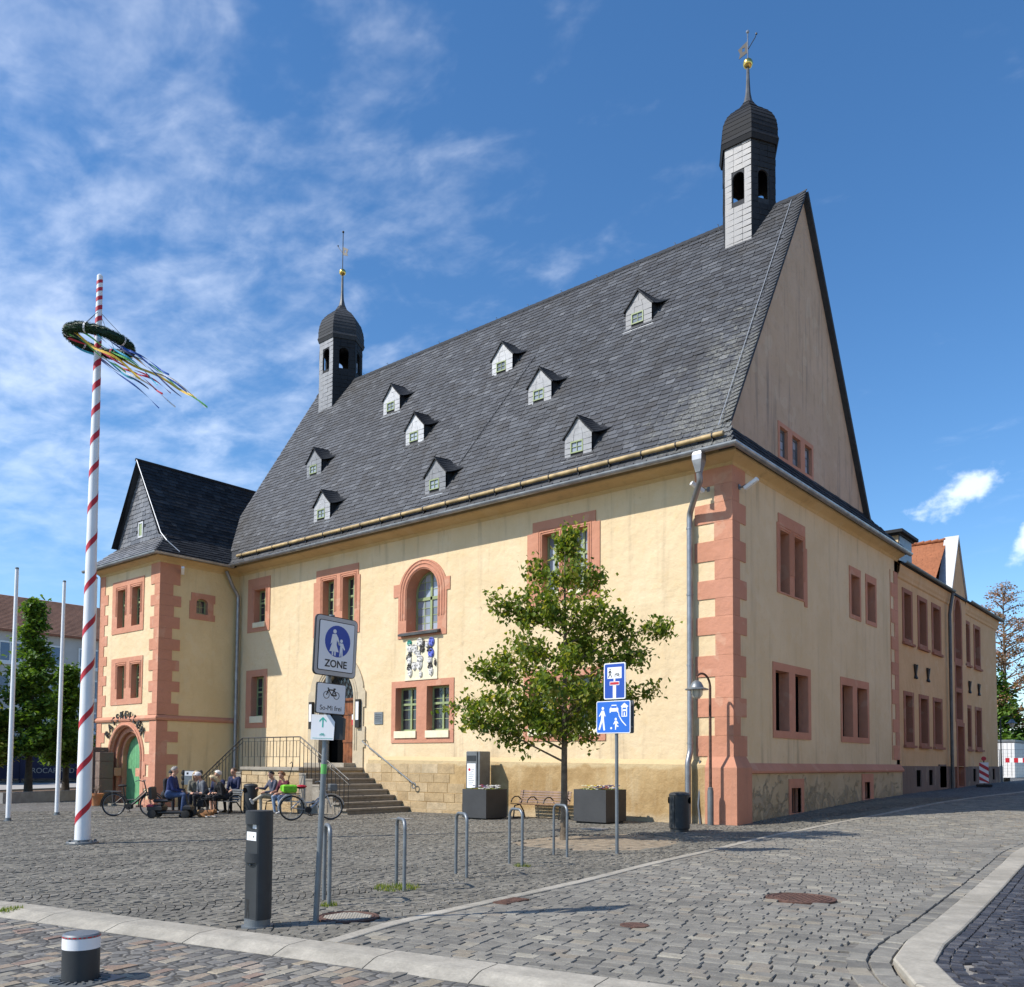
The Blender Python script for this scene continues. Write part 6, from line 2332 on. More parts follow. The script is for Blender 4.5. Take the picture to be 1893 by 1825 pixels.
# info pillar
ip = thing('info_pillar', 'grey information pillar with white notice against the hall wall', 'info pillar', (-8.72, -.72, gz(-8.7, -.7)))
m = MB()
m.bbox(-.27, .20, -.28, .02, 0, 2.12, .02)
m.bbox(.215, .30, -.25, .26, 0, 2.12, .02)
m.box(-.2, .22, .02, .22, 0, 2.1)
m.build('body', 'steel_dark', ip)
XI = lambda u, v, d: (u, -.28 - d, v)
for nm, q, mt in (('notice', rect(-.22, .15, .92, 1.72), 'signwhite'), ('header', rect(-.24, .17, 1.80, 1.98), 'anthracite')):
    m = MB()
    m.slab(XI, q, (), 0, .008)
    m.build(nm, mt, ip)
figure(ip, XI, [circ(-.12, 1.52, .05, 14)], 'signred', .008, .010, 'emblem')
m = MB()
for k in range(9):
    m.slab(XI, rect(-.16 + (.12 if k < 2 else 0), .10 - .04 * (k % 3), 1.52 - .06 * k, 1.535 - .06 * k), (), .008, .0095)
m.build('print', 'steel', ip)
for u, mt in ((-.12, 'signblue2'), (.03, 'signred')):
    m = MB()
    m.slab(XI, rect(u, u + .1, .72, .84), (), 0, .006)
    m.build('sticker', mt, ip)


def litter_bin(x, y, r, h, label, sq=False, rz=0.0):
    b = thing('litter_bin', label, 'litter bin', (x, y, gz(x, y)), rz)
    m = MB()
    n = 20
    m.lathe([(r * .9, 0), (r * .9, .06), (r, .08), (r, h * .90)], n, rot=R(9))
    m.build('body', 'anthracite', b, smooth=True)
    m = MB()
    m.lathe([(r * 1.03, h * .895), (r * 1.04, h * .92), (r * .9, h * .965), (r * .55, h * .99), (.01, h)], n)
    m.build('lid', 'anthracite', b, smooth=True)
    for a in (R(20), R(200)):
        m = MB()
        c, s = math.cos(a), math.sin(a)
        m.slab(lambda u, v, d: (c * (r * .985 + d) - s * u, s * (r * .985 + d) + c * u, v), circ(0, h * .78, r * .42, 16, h * .085), (), -.03, .02)
        m.build('opening', 'darkvoid', b)
    m = MB()
    m.tube([(0, -r * 1.005, .1), (0, -r * 1.005, h * .88)], .006, 5)
    m.build('door_seam', 'black', b)
    return b


litter_bin(.07, -3.1, .25, .97, 'dark round litter bin beside the hall corner', rz=R(0))
litter_bin(-16.35, -4.25, .24, 1.05, 'dark litter bin between the two benches at the stairs', rz=R(250))
litter_bin(-33.9, -1.4, .3, 1.1, 'black litter bin beyond the raised planter bed')


# street lamps
def lamp(x, y, ang, label, h=4.05):
    b = thing('street_lamp', label, 'street lamp', (x, y, gz(x, y)), ang)
    m = MB()
    m.lathe([(.085, -.05), (.085, .92), (.07, .96), (.075, 1.0), (.04, 1.03)], 14)
    m.build('base', 'steel_dark', b, smooth=True)
    m = MB()
    top = [(.38 - .38 * math.cos(t), 0, h - .3 + .34 * math.sin(t)) for t in np.linspace(0, 2.3, 10)]
    m.tube([(0, 0, 1.0), (0, 0, h - .3)] + top[1:], [.042, .036] + [.03] * 9, 10)
    e = top[-1]
    m.tube([e, (e[0] + .02, 0, e[2] - .12)], .02, 8)
    m.build('pole', 'rust' if 'hall' in label else 'iron', b, smooth=True)
    hx, hz = e[0] + .02, e[2] - .12
    m = MB()
    m.lathe([(.05, 0), (.12, -.05), (.17, -.14), (.19, -.19), (.31, -.23), (.31, -.255), (.18, -.25)], 20, Matrix.Translation((hx, 0, hz)))
    m.build('shade', 'steel', b, smooth=True)
    m = MB()
    m.lathe([(.145, -.25), (.145, -.34), (.12, -.43), (.07, -.48), (.01, -.49)], 16, Matrix.Translation((hx, 0, hz)))
    m.build('globe', 'glass_lamp', b, smooth=True)
    m = MB()
    for k in range(6):
        a = TAU * k / 6
        m.tube([(hx + .155 * math.cos(a), .155 * math.sin(a), hz - .25), (hx + .15 * math.cos(a), .15 * math.sin(a), hz - .38), (hx + .06 * math.cos(a), .06 * math.sin(a), hz - .5)], .007, 4)
    m.build('cage', 'steel', b)
    return b


MAT['glass_lamp'] = plain('frosted_lamp_glass', (.62, .60, .52), .25, .05, 3)
lamp(-.42, -.52, R(-95), 'grey gooseneck street lamp at the hall corner')
lamp(-1.15, 40.0, R(30), 'dark gooseneck lamp by the white container at the street end', 4.1)


def sec_cam(loc, rz, label):
    b = thing('security_camera', label, 'camera', loc, rz)
    m = MB()
    m.bbox(-.06, .06, -.24, .2, -.05, .06, .015, Matrix.Rotation(R(-28), 4, 'X'))
    m.build('housing', 'white', b)
    m = MB()
    m.tube([(0, .12, .02), (0, .25, -.03), (0, .34, -.02)], .025, 6)
    m.bbox(-.05, .05, .32, .36, -.08, .06, .01)
    m.build('mount', 'steel', b)


sec_cam((.38, .38, 9.42), R(90), 'white security camera on the shaded side of the hall corner')
sec_cam((-.82, -.42, 9.36), R(-30), 'white security camera beside the rain hopper')
sec_cam((-23.5, -3.0, 9.62), R(60), 'white security camera under the stair tower eaves')

# ================================================================== maypole
MX, MY = -7.86, -13.93
MZ = gz(MX, MY)
mp = thing('maypole', 'white maypole with spiral red stripe, green wreath and fluttering ribbons', 'maypole', (MX, MY, MZ))
MH = 12.12
rad = lambda z: .158 - (.158 - .058) * z / MH
m = MB()
m.lathe([(rad(z), z) for z in np.linspace(.02, MH, 14)] + [(.03, MH + .03)], 24)
m.build('pole', 'white', mp, smooth=True)
m = MB()
m.lathe([(.31, -.05), (.31, .035), (.30, .05), (.18, .05), (.17, .09), (.16, .09)], 28)
for k in range(6):
    a = TAU * k / 6 + .3
    m.lathe([(.03, .05), (.03, .085), (.01, .09)], 6, Matrix.Translation((.245 * math.cos(a), .245 * math.sin(a), 0)))
m.build('base', 'steel_dark', mp)
V, F = [], []
z, a = .35, R(215)
prev = None
while z < MH - .06:
    pit = float(np.interp(z, [0, 3, 7, 9.3, 10.2, 11, 12.1], [1.0, .98, .82, .55, .42, .27, .15]))
    wd = min(.16, pit * .45) * .95
    r = rad(z) + .003
    V += [(r * math.cos(a), r * math.sin(a), z - wd / 2), (r * math.cos(a), r * math.sin(a), z + wd / 2)]
    k = len(V)
    if k > 2:
        F.append((k - 4, k - 2, k - 1, k - 3))
    a += R(12)
    z += pit * 12 / 360
link('stripe', raw_mesh('stripe', np.array(V), np.array(F), 'signred'), mp)
wz = 10.68
RW, rw = .60, .10
tilt = Matrix.Translation((0.03, .02, wz)) @ Matrix.Rotation(R(8), 4, Vector((-.64, .77, 0)))
m = MB()
N1, N2 = 40, 10
vs, fs = [], []
for i in range(N1):
    a = TAU * i / N1
    for j in range(N2):
        b = TAU * j / N2
        r = rw * (1 + .12 * math.sin(7 * a + 3 * b) + .06 * math.sin(17 * a))
        vs.append(((RW + r * math.cos(b)) * math.cos(a), (RW + r * math.cos(b)) * math.sin(a), r * math.sin(b)))
for i in range(N1):
    for j in range(N2):
        fs.append((i * N2 + j, ((i + 1) % N1) * N2 + j, ((i + 1) % N1) * N2 + (j + 1) % N2, i * N2 + (j + 1) % N2))
m.add(vs, fs, tilt)
wrth = m.build('wreath', 'fir', mp)
V, F, rn = [], [], []
for i in range(2600):
    a, b = rng.uniform(0, TAU), rng.uniform(0, TAU)
    c0 = Vector((math.cos(a), math.sin(a), 0))
    nn = (c0 * math.cos(b) + Vector((0, 0, 1)) * math.sin(b))
    p = c0 * RW + nn * rw * .9
    tg = Vector((-math.sin(a), math.cos(a), 0)) * rng.choice((-1, 1))
    tip = p + nn * .045 + tg * rng.uniform(.04, .1)
    wv = tg.cross(nn) * .012
    k = len(V)
    V += [tuple(tilt @ (p - wv)), tuple(tilt @ (p + wv)), tuple(tilt @ tip)]
    F.append((k, k + 1, k + 2))
    rn.append(rng.random())
nd_ = link('needles', raw_mesh('needles', np.array(V), np.array(F), 'fir', np.array(rn)), wrth)
nd_['kind'] = 'stuff'
for k, a in enumerate((20, 75, 130, 190, 250, 310)):
    a = R(a)
    m = MB()
    m.lathe([(rw * 1.16, -.02), (rw * 1.16, .02)], 12, tilt @ Matrix.Rotation(a, 4, 'Z') @ Matrix.Translation((RW, 0, 0)) @ Matrix.Rotation(R(90), 4, 'X'), cap=False)
    m.build('band', 'white_wreath' if k != 2 else 'rib_red', wrth)
for a in (35, 125, 215, 305):
    m = MB()
    q = tilt @ Vector((RW * math.cos(R(a)), RW * math.sin(R(a)), .08))
    m.tube([q, (0, 0, 11.35)], .006, 4)
    m.build('wire', 'steel', mp)
wind = Vector((.80, .60, 0))
cols_ = ['rib_blue', 'rib_red', 'rib_yellow', 'rib_green', 'rib_navy', 'rib_cyan', 'rib_yellow', 'rib_red', 'rib_blue', 'white_wreath', 'rib_green', 'rib_yellow', 'rib_cyan', 'rib_navy', 'rib_red', 'rib_green', 'white_wreath', 'rib_blue']
for k, cm in enumerate(cols_):
    a = TAU * (k * .381966)
    q = tilt @ Vector((RW * math.cos(a), RW * math.sin(a), -.09))
    L = rng.uniform(1.35, 1.95)
    drop = rng.uniform(.75, 1.25)
    ph, am = rng.uniform(0, TAU), rng.uniform(.02, .05)
    V, F = [], []
    sidev = Vector((-wind.y, wind.x, 0))
    n = 30
    for i in range(n + 1):
        t = i / n
        p = q + wind * (L * t * .92) + Vector((0, 0, -drop * (1.15 * t - .12 * math.sin(math.pi * t)) * L * .48 - .10 * math.sin(t * 2.6))) + sidev * (am * math.sin(ph + 7 * t) * 2 * t) + Vector((0, 0, am * math.sin(ph + 9 * t)))
        tw_ = ph + 6 * t
        wv = (sidev * math.cos(tw_) + Vector((0, 0, 1)) * math.sin(tw_)) * .022
        if k in (2, 6):
            wv = Vector((0, 0, .03)) + sidev * .01
        V += [tuple(p - wv), tuple(p + wv)]
        if i:
            j = len(V)
            F.append((j - 4, j - 2, j - 1, j - 3))
    link('ribbon', raw_mesh('ribbon', np.array(V), np.array(F), cm), mp)

for x, y, h, lab in ((-17.97, -11.58, 7.68, 'tall white flagpole standing alone on the open square'), (-20.43, -9.12, 8.02, 'white flagpole in line with the raised planter bed'), (-18.5, -8.93, 7.9, 'white flagpole right behind the striped maypole')):
    f = thing('flagpole', lab, 'flagpole', (x, y, gz(x, y)), 0, 'three bare flagpoles')
    m = MB()
    m.tube([(0, 0, -.1), (0, 0, h * .5), (0, 0, h)], [.075, .066, .05], 14)
    m.build('pole', 'white', f, smooth=True)
    m = MB()
    m.lathe([(.13, -.04), (.13, .015), (.085, .02), (.085, .1), (.078, .1)], 16)
    m.build('base', 'steel', f)
    m = MB()
    m.lathe([(.052, h - .02), (.056, h), (.05, h + .04), (.01, h + .05)], 12)
    m.build('cap', 'steel', f, smooth=True)

# stone pier, pot and info board by the tower
sp_ = thing('stone_pier', 'weathered dark brown stone pier left of the green cellar door', 'pier', (0, 0, 0))
for i, (a, b, z) in enumerate(((-28.55, -27.85, 2.2), (-27.85, -27.4, 1.98))):
    zz = -.35
    while zz < z - .1:
        hh_ = min(random.uniform(.45, .75), z - zz)
        m = MB()
        m.bbox(a + random.uniform(0, .02), b - random.uniform(0, .02), -4.55 + random.uniform(0, .03) + .1 * i, -3.83, zz, zz + hh_ - .008, .015)
        m.build('stone', 'oldstone', sp_)
        zz += hh_
pt = thing('flower_pot', 'terracotta pot with dry plant beside the stone pier', 'pot', (-26.95, -4.75, gz(-26.9, -4.7)))
m = MB()
m.lathe([(.17, 0), (.27, .42), (.31, .43), (.31, .52), (.27, .52), (.25, .46), (.02, .45)], 20)
m.build('pot', 'terracotta', pt, smooth=True)
m = MB()
for k in range(14):
    a = TAU * k / 14
    m.tube([(0, 0, .45), (.08 * math.cos(a), .08 * math.sin(a), .7), (.16 * math.cos(a), .16 * math.sin(a), .7 + .25 * rng.random())], .008, 4)
m.build('stems', 'bark', pt)
ib = thing('info_board', 'small white info board between two black posts behind the seated group', 'info board', (-21.1, -3.75, gz(-21.1, -3.7)), R(35))
for x in (-.36, .36):
    m = MB()
    m.tube([(x, 0, 0), (x, 0, 1.52)], .03, 8)
    for z in (1.42, 1.22, 1.02):
        m.ball((x, 0, z), .085, 10, 6, (1, .6, 1.25))
    m.build('post', 'black', ib)
m = MB()
m.slab(lambda u, v, d: (u, -.02 - d, v), rect(-.29, .29, .95, 1.5), (), 0, .03)
pb = m.build('panel', 'steel', ib)
m = MB()
m.slab(lambda u, v, d: (u, -.05 - d, v), rect(-.27, .27, 1.3, 1.47), (), 0, .004)
m.build('header', 'signwhite', pb)
figure(pb, lambda u, v, d: (u, -.054 - d, v), [rect(-.2, -.12, 1.35, 1.43)], 'signblack', 0, .003, 'emblem')

# ================================================================== trees
VR, VF = Vector((.77, .64, 0)), Vector((-.64, .77, 0))


def leaves(name, cen, size, mat, parent, droop=.5, flat=.5):
    """folded leaf blades: two triangles each"""
    n = len(cen)
    t = rng.uniform(0, TAU, n)
    el = rng.normal(-droop, .45, n)
    D = np.stack([np.cos(t) * np.cos(el), np.sin(t) * np.cos(el), np.sin(el)], 1)
    S = np.stack([-np.sin(t), np.cos(t), rng.normal(0, flat, n)], 1)
    S /= np.linalg.norm(S, axis=1, keepdims=True)
    Nn = np.cross(D, S)
    L = (size * rng.uniform(.65, 1.25, n))[:, None]
    B, T = cen - D * L * .5, cen + D * L * .5
    M = cen - D * L * .05
    l, r = M + S * L * .40 + Nn * L * .10, M - S * L * .40 + Nn * L * .10
    V = np.stack([B, r, T, l], 1).reshape(-1, 3)
    k = np.arange(n)[:, None] * 4
    F = np.stack([k + np.array([0, 1, 2]), k + np.array([0, 2, 3])], 1).reshape(-1, 3)
    me = raw_mesh(name, V, F, mat, np.repeat(rng.random(n), 2))
    return link(name, me, parent)


def grow_tree(x, y, label, H, trunk_r, tips, leaf, nleaf, mat, bark, z0=None, lean=0.0, spread=.22, twigs=7, droop=.6, name='young_tree', tw_len=.45, ring=1.0, group=None, zs=.62, twz=(-.35, .45)):
    zb = gz(x, y) if z0 is None else z0
    t = thing(name, label, 'tree', (x, y, zb), 0, group)
    m = MB()
    tp = [(0.02 * math.sin(k * 1.7) * k / 8, .02 * math.cos(k * 2.1) * k / 8, -.1 + H * .97 * k / 8) for k in range(9)]
    m.tube(tp, [trunk_r * (1.25 if k == 0 else (1 - .88 * (k / 8) ** 1.1)) for k in range(9)], 10)
    C = []
    for (l, zt_, d, dens) in tips:
        tip = VR * l + VF * d + Vector((0, 0, zt_))
        L = math.hypot(l, d)
        zs_ = max(min(zt_ - .38 * L, H * .9), H * .22)
        a = Vector((0, 0, zs_))
        mid = a.lerp(tip, .55) + Vector((0, 0, .06 * L))
        br = [a.lerp(mid, k / 3) + Vector((rng.normal(0, .02), rng.normal(0, .02), 0)) * L for k in range(3)] + [mid, mid.lerp(tip, .5) + Vector((0, 0, .03 * L)), tip]
        m.tube(br, [trunk_r * .30 * (1 - .8 * k / 5) * min(1, .5 + L / 2.5) for k in range(6)], 5)
        n = int(dens * max(L, .5) * nleaf)
        cl = max(2, int(twigs * max(L, .5)))
        for c in range(cl):
            f = rng.uniform(.28, 1.0) ** .75
            i = min(int(f * 5), 4)
            p = br[i].lerp(br[i + 1], f * 5 - i)
            az = rng.uniform(0, TAU)
            q = p + Vector((math.cos(az), math.sin(az), rng.uniform(*twz))) * (tw_len * rng.uniform(.3, 1) * (1.15 - .6 * f))
            m.tube([p, q], [.008 * ring, .003 * ring], 3)
            k = max(3, int(n / cl))
            w = rng.random(k)[:, None]
            pts = np.array(p) * (1 - w) + np.array(q) * w
            pts = pts + rng.normal(0, spread, (k, 3)) * np.array((1, 1, zs))
            C.append(pts)
    m.build('trunk', bark, t, smooth=True)
    C = np.concatenate(C)
    cr = leaves('crown', C, leaf, mat, t, droop)
    return t


tips = [(-1.64, 5.02, .1, 1), (-1.25, 5.2, -.4, .8), (-.85, 5.95, .2, .9), (-1.94, 3.71, -.2, 1), (-2.3, 2.98, .1, 1), (-2.0, 2.42, -.3, .9), (-1.4, 4.2, .5, .8), (-1.55, 3.2, -.7, 1),
        (2.2, 4.55, .1, .8), (1.35, 4.9, -.2, 1), (2.0, 3.3, .3, .9), (1.75, 3.95, -.4, .9), (.78, 5.5, .2, 1), (1.05, 3.0, -.8, 1), (.5, 6.1, -.2, .9), (-.45, 5.5, -.4, 1),
        (.08, 6.7, .05, 1.2), (-.1, 6.3, .1, 1.2), (.2, 6.9, -.05, 1.6), (.9, 4.4, .9, 1), (-.9, 4.6, .9, 1), (.4, 3.1, -1.2, 1.1), (-.5, 3.2, -1.3, 1.1), (0, 3.9, -1.1, 1.1), (.6, 4.7, -.8, 1), (-.5, 4.9, -.7, 1),
        (.1, 2.75, 1.2, 1), (-.9, 2.75, .8, 1), (1.0, 3.2, .9, 1), (.1, 3.6, 1.1, .9), (.3, 2.4, -.6, .9), (-.5, 2.45, -.6, .9), (-.25, 5.8, -.3, 1.1), (.3, 5.7, .25, 1.1), (0.5, 2.25, -.2, .5)]
_r = np.random.default_rng(3)
for k in range(5):
    _z = _r.uniform(2.7, 5.6)
    _a, _l = _r.uniform(0, TAU), _r.uniform(.5, 1.15) * (1.25 - .13 * _z + .2)
    tips.append((_l * math.cos(_a), _z, _l * math.sin(_a), .9))
grow_tree(-.65, -6.87, 'young lime tree with loose fresh green crown on the gravel patch', 7.05, .085, [(l * (1.08 if l < 0 and z_ < 4 else 1.0) + _r.normal(0, .08), z_ + _r.normal(0, .16), d_ + _r.normal(0, .15), n_ * _r.uniform(.55, 1.35)) for l, z_, d_, n_ in tips], .118, 330, 'leaf', 'bark', spread=.12, twigs=7, droop=.75, zs=1.0, tw_len=.62, twz=(-.75, 1.0))


def cone_tips(H, rmax, zlow, n, seed, pw=.8):
    r = np.random.default_rng(seed)
    out = []
    for i in range(n):
        z = zlow + (H - zlow) * (i + .5) / n
        f = 1 - ((z - zlow) / (H - zlow)) ** pw
        f = f * min(1, .55 + (z - zlow) / (H * .25))
        R_ = rmax * max(f, .06) * r.uniform(.75, 1.12)
        a = r.uniform(0, TAU)
        out.append((R_ * math.cos(a), z, R_ * math.sin(a), 1))
    return out


LT = [(-34.3, -4.6, 'dense green tree with the tallest crown in the raised planter bed', 9.4, 2.3, 1.6, 'leaf_dark', 5), (-34.9, -6.6, 'bushy green tree at the open end of the planter bed', 6.4, 2.1, 1.2, 'leaf', 9), (-35.6, -2.3, 'small dark tree between planter bed and stair tower', 6.3, 1.7, 1.4, 'leaf_dark', 14)]
for x, y, lab, H, rm, zl, mt, sd in LT:
    grow_tree(x, y, lab, H, .17, cone_tips(H, rm, zl, 80, sd), .25, 130, mt, 'bark_dark', z0=.12, spread=.22, twigs=7, droop=.35, name='plaza_tree', tw_len=.6, ring=2, group='trees along the raised bed')

RT_ = [(-4.6, 60, 'tall sparse tree with reddish spring twigs behind the annex', 17.4, 6.4, 5.0, 'leaf_bud', 21, 16, .20), (-5.0, 57, 'dense dark green tree at the end of the side street', 9.2, 4.0, 1.5, 'leaf_dark', 22, 60, .42), (1.0, 64, 'light green tree behind the white container', 8.0, 3.8, 1.0, 'leaf', 23, 60, .42)]
for x, y, lab, H, rm, zl, mt, sd, nl, ls in RT_:
    grow_tree(x, y, lab, H, .22 if H > 10 else .2, cone_tips(H, rm, zl, 70, sd, 1.6), ls, nl if H < 10 else 44, mt, 'bark_dark' if H < 10 else 'bark', spread=.45 if H < 10 else .3, twigs=5 if H < 10 else 3, droop=.3, name='street_tree', tw_len=1.2, ring=4)

# houses added out of view to bounce warm light onto the shaded side wall
def add_bounce_house(y0, y1, h, wallmat, label):
    b = thing('light_bounce_house', label, 'house', (18.5, 0, 0))
    m = MB()
    m.box(0, 9, y0, y1, -.3, h)
    m.build('wall', wallmat, b)
    m = MB()
    m.add([(-.5, y0 - .2, h), (-.5, y1 + .2, h), (4.5, y1 + .2, h + 4.5), (4.5, y0 - .2, h + 4.5), (9.5, y0 - .2, h), (9.5, y1 + .2, h)], [(0, 1, 2, 3), (3, 2, 5, 4), (0, 3, 4), (1, 5, 2), (0, 4, 5, 1)])
    m.build('roof', 'browntile', b)
    for z in (1.3, 4.6):
        for k in range(int((y1 - y0) / 2.6)):
            yy = y0 + 1.5 + k * 2.6
            m = MB()
            m.slab(lambda u, v, d: (-d, yy - u, z + v), rect(-.65, .65, -.1, 1.9), [rect(-.5, .5, .05, 1.75)], 0, .06)
            w = m.build('window', 'white_frame', b)
            m = MB()
            m.slab(lambda u, v, d: (-d, yy - u, z + v), rect(-.5, .5, .05, 1.75), (), .004, .02)
            m.build('pane', 'glass', w)


MAT['white_frame'] = plain('white_window_frame', (.72, .72, .70), .5, .05)
MAT['apricot'] = plain('apricot_render', (.80, .58, .37), .9, .06, .4)
MAT['rose'] = plain('rose_render', (.80, .56, .40), .9, .06, .4)
add_bounce_house(-9, 9, 9.5, 'apricot', 'apricot house added out of view to bounce warm light onto the hall side')
add_bounce_house(9.4, 33, 10.2, 'rose', 'rose house added out of view to bounce warm light onto the annex side')

# raised bed on the left
rb = thing('raised_bed', 'long low concrete planter bed with young trees on the square', 'planter bed', (0, 0, 0))
zb_ = gz(-34, -4)
dv = Vector((-1.9, 3.92, 0)).normalized()
nvb = Vector((-dv.y, dv.x, 0))
XB_ = lambda u, v, d: tuple(Vector((-31.9, -6.6, zb_)) + dv * u + nvb * d + Vector((0, 0, v)))
m = MB()
for a, b, c, d in ((0, 14, 0, .25), (0, 14, 3.2, 3.45), (0, .25, .25, 3.2), (13.75, 14, .25, 3.2)):
    m.slab(lambda u, v, w: XB_(u, w, v), rect(a, b, c, d), (), -.05, .46)
m.build('wall', 'wetconcrete', rb)
m = MB()
m.slab(lambda u, v, w: XB_(u, w, v), rect(.25, 13.75, .25, 3.2), (), -.05, .38)
MAT.setdefault('soil', plain('dark_soil', (.03, .022, .016), .95, .2, 9))
MAT['leaf_litter'] = plain('brown_leaf_litter', (.16, .10, .06), .95, .35, 6, .03, 20)
m.build('soil', 'leaf_litter', rb)

# pale pavement far behind the square
m = MB()
m.add([(-71, -30, gz(-70, 0) - .02), (-71, 60, gz(-70, 0) - .02), (-44, 60, gz(-44, 0) - .02), (-44, -30, gz(-44, 0) - .02)], [(0, 1, 2, 3)])
MAT['pale_slab'] = plain('pale_plaza_slab', (.40, .37, .33), .9, .12, .6)
tag(m.build('far_pavement', 'pale_slab'), 'pale slab pavement in front of the far row of buildings', kind='structure')

# far building on the left
fb = thing('far_building', 'long grey town building with brown tiled roof across the square', 'building', (-72, 0, gz(-70, 0)))
m = MB()
m.box(-12, 0, -14, 44, 0, 13.1)
m.build('wall', 'far_wall' if 'far_wall' in MAT else MAT.setdefault('far_wall', plain('pale_grey_render', (.46, .44, .41), .9, .08, .5)), fb)
m = MB()
m.box(-12.6, .5, -14.6, 44.6, 13.1, 13.3)
m.build('eaves', 'redstone', fb)
m = MB()
n = 26
for i in range(n):
    x0, x1 = .55 - 6.2 * i / n, .55 - 6.2 * (i + 1.15) / n
    z0, z1 = 13.2 + 4.0 * i / n, 13.2 + 4.0 * (i + 1.15) / n
    m.add([(x0, -14.7, z0 + .09), (x0, 44.7, z0 + .09), (x1, 44.7, z1), (x1, -14.7, z1), (x0, -14.7, z0), (x0, 44.7, z0)], [(0, 1, 2, 3), (4, 5, 1, 0)])
m.add([(-5.65, -14.7, 17.2), (-5.65, 44.7, 17.2), (-12.6, 44.7, 13.2), (-12.6, -14.7, 13.2)], [(0, 1, 2, 3)])
m.add([(.5, -14.7, 13.2), (-5.65, -14.7, 17.2), (-12.6, -14.7, 13.2), (.5, 44.7, 13.2), (-5.65, 44.7, 17.2), (-12.6, 44.7, 13.2)], [(0, 1, 2), (3, 5, 4)])
m.build('roof', 'browntile', fb, recalc=False)
MAT['glass_blue'] = glass_mat('sky_blue_glass', (.05, .08, .14), .05)
MAT['white_frame'] = plain('white_window_frame', (.72, .72, .70), .5, .05)
wm = None
for r_, zr in enumerate((4.6, 7.6, 10.5)):
    for k in range(16):
        yy = -12 + k * 3.4
        if yy > 40:
            continue
        xf = lambda u, v, d: (d, yy + u, zr + v)
        if wm is None:
            m = MB()
            X0 = lambda u, v, d: (d, u, v)
            m.slab(X0, rect(-.95, .95, -.1, 1.75), [rect(-.82, -.06, .05, 1.6), rect(.06, .82, .05, 1.6)], .0, .07)
            m.slab(X0, rect(-1.1, 1.1, -.28, -.1), (), 0, .14)
            o = m.build('window', 'white_frame', fb, loc=(0, yy, zr))
            p = MB()
            p.slab(X0, rect(-.82, .82, .05, 1.6), (), .005, .025)
            pp = p.build('pane', 'glass_blue', o)
            wm = (o.data, pp.data)
        else:
            o = link('window', wm[0], fb, (0, yy, zr))
            link('pane', wm[1], o)
m = MB()
m.slab(lambda u, v, d: (d, u, v), rect(-13, 43, .1, 3.6), (), .01, .06)
m.build('shop_front', 'glass', fb)
aw_ = thing('cafe_awning', 'dark blue cafe terrace screen with white lettering across the square', 'awning', (-67.2, 9.5, gz(-70, 0)))
m = MB()
m.slab(lambda u, v, d: (d, u, v), rect(-5.5, 9, .35, 2.2), (), 0, .08)
m.box(-2.5, .3, -5.7, 9.2, 3.3, 3.45)
for y in (-5.5, -1.8, 1.9, 5.6, 9):
    m.tube([(.1, y, 0), (.1, y, 3.4)], .07, 6)
MAT['navy'] = plain('navy_canvas', (.012, .014, .045), .8, .1, 1)
m.build('screen', 'navy', aw_)
text('lettering', 'ROCAR RAD', .62, 'wetconcrete', aw_, (.1, .8, 1.0), (R(90), 0, R(90)), .01)
for k, (x, y, lab) in enumerate(((-64.8, 4.5, 'large dark closed parasol beside the cafe screen'), (-64.5, 15.5, 'dark market parasol to the right of the cafe screen'))):
    pa_ = thing('parasol', lab, 'parasol', (x, y, gz(-65, 0)))
    m = MB()
    m.tube([(0, 0, 0), (0, 0, 3.3)], .05, 6)
    m.build('pole', 'steel_dark', pa_)
    m = MB()
    m.lathe([(2.2, 2.3), (2.2, 2.45), (1.2, 2.95), (.05, 3.3)], 8, cap=False)
    m.build('canopy', 'navy', pa_)
# ---- end of the side street
ct = thing('container', 'white site container behind the fence at the street end', 'container', (-2.35, 46, gz(-1, 45)))
m = MB()
m.bbox(-1.3, 1.05, -1, 3.5, .1, 2.5, .03)
m.build('body', 'white', ct)
m = MB()
m.bbox(-1.36, 1.11, -1.06, 3.56, 2.5, 2.68, .03)
m.build('roof_rim', 'steel', ct)
m = MB()
for k in range(9):
    m.box(-1.15 + k * .25, -1.13 + k * .25, -1.012, -.995, .2, 2.45)
m.build('corrugation', 'steel', ct)
fn = thing('site_fence', 'wire mesh site fence in front of the white container', 'fence', (-2.0, 43.2, gz(-1, 43)))
for k in range(4):
    m = MB()
    x0 = -1.8 + k * 2.0
    m.tube([(x0, 0, 0), (x0, 0, 2.0), (x0 + 1.94, 0, 2.0), (x0 + 1.94, 0, 0)], .022, 6)
    m.tube([(x0, 0, .15), (x0 + 1.94, 0, .15)], .016, 5)
    for i in range(1, 20):
        m.tube([(x0 + i * .097, 0, .15), (x0 + i * .097, 0, 2.0)], .004, 3)
    for i in range(1, 9):
        m.tube([(x0, 0, .15 + i * .2), (x0 + 1.94, 0, .15 + i * .2)], .004, 3)
    m.build('panel', 'steel', fn)
bb = thing('barrier_board', 'red and white striped barrier board on the site fence', 'barrier', (-.75, 43.1, gz(-1, 43) + 1.15))
for k in range(6):
    m = MB()
    m.box(-.75 + k * .25, -.5 + k * .25, -.03, .0, 0, .3)
    m.build('stripe', 'signred' if k % 2 == 0 else 'signwhite', bb)
bc = thing('warning_beacon', 'red and white striped beacon board at the annex wall', 'beacon', (.95, 25.1, gz(.95, 25.1)), R(12))
m = MB()
m.bbox(-.35, .35, -.2, .2, 0, .12, .03)
m.tube([(0, .03, .1), (0, .03, 1.3)], .03, 6)
m.build('foot', 'black', bc)
m = MB()
m.slab(lambda u, v, d: (u, -d, v), rect(-.2, .2, .18, 1.18), (), 0, .03)
m.build('board', 'signwhite', bc)
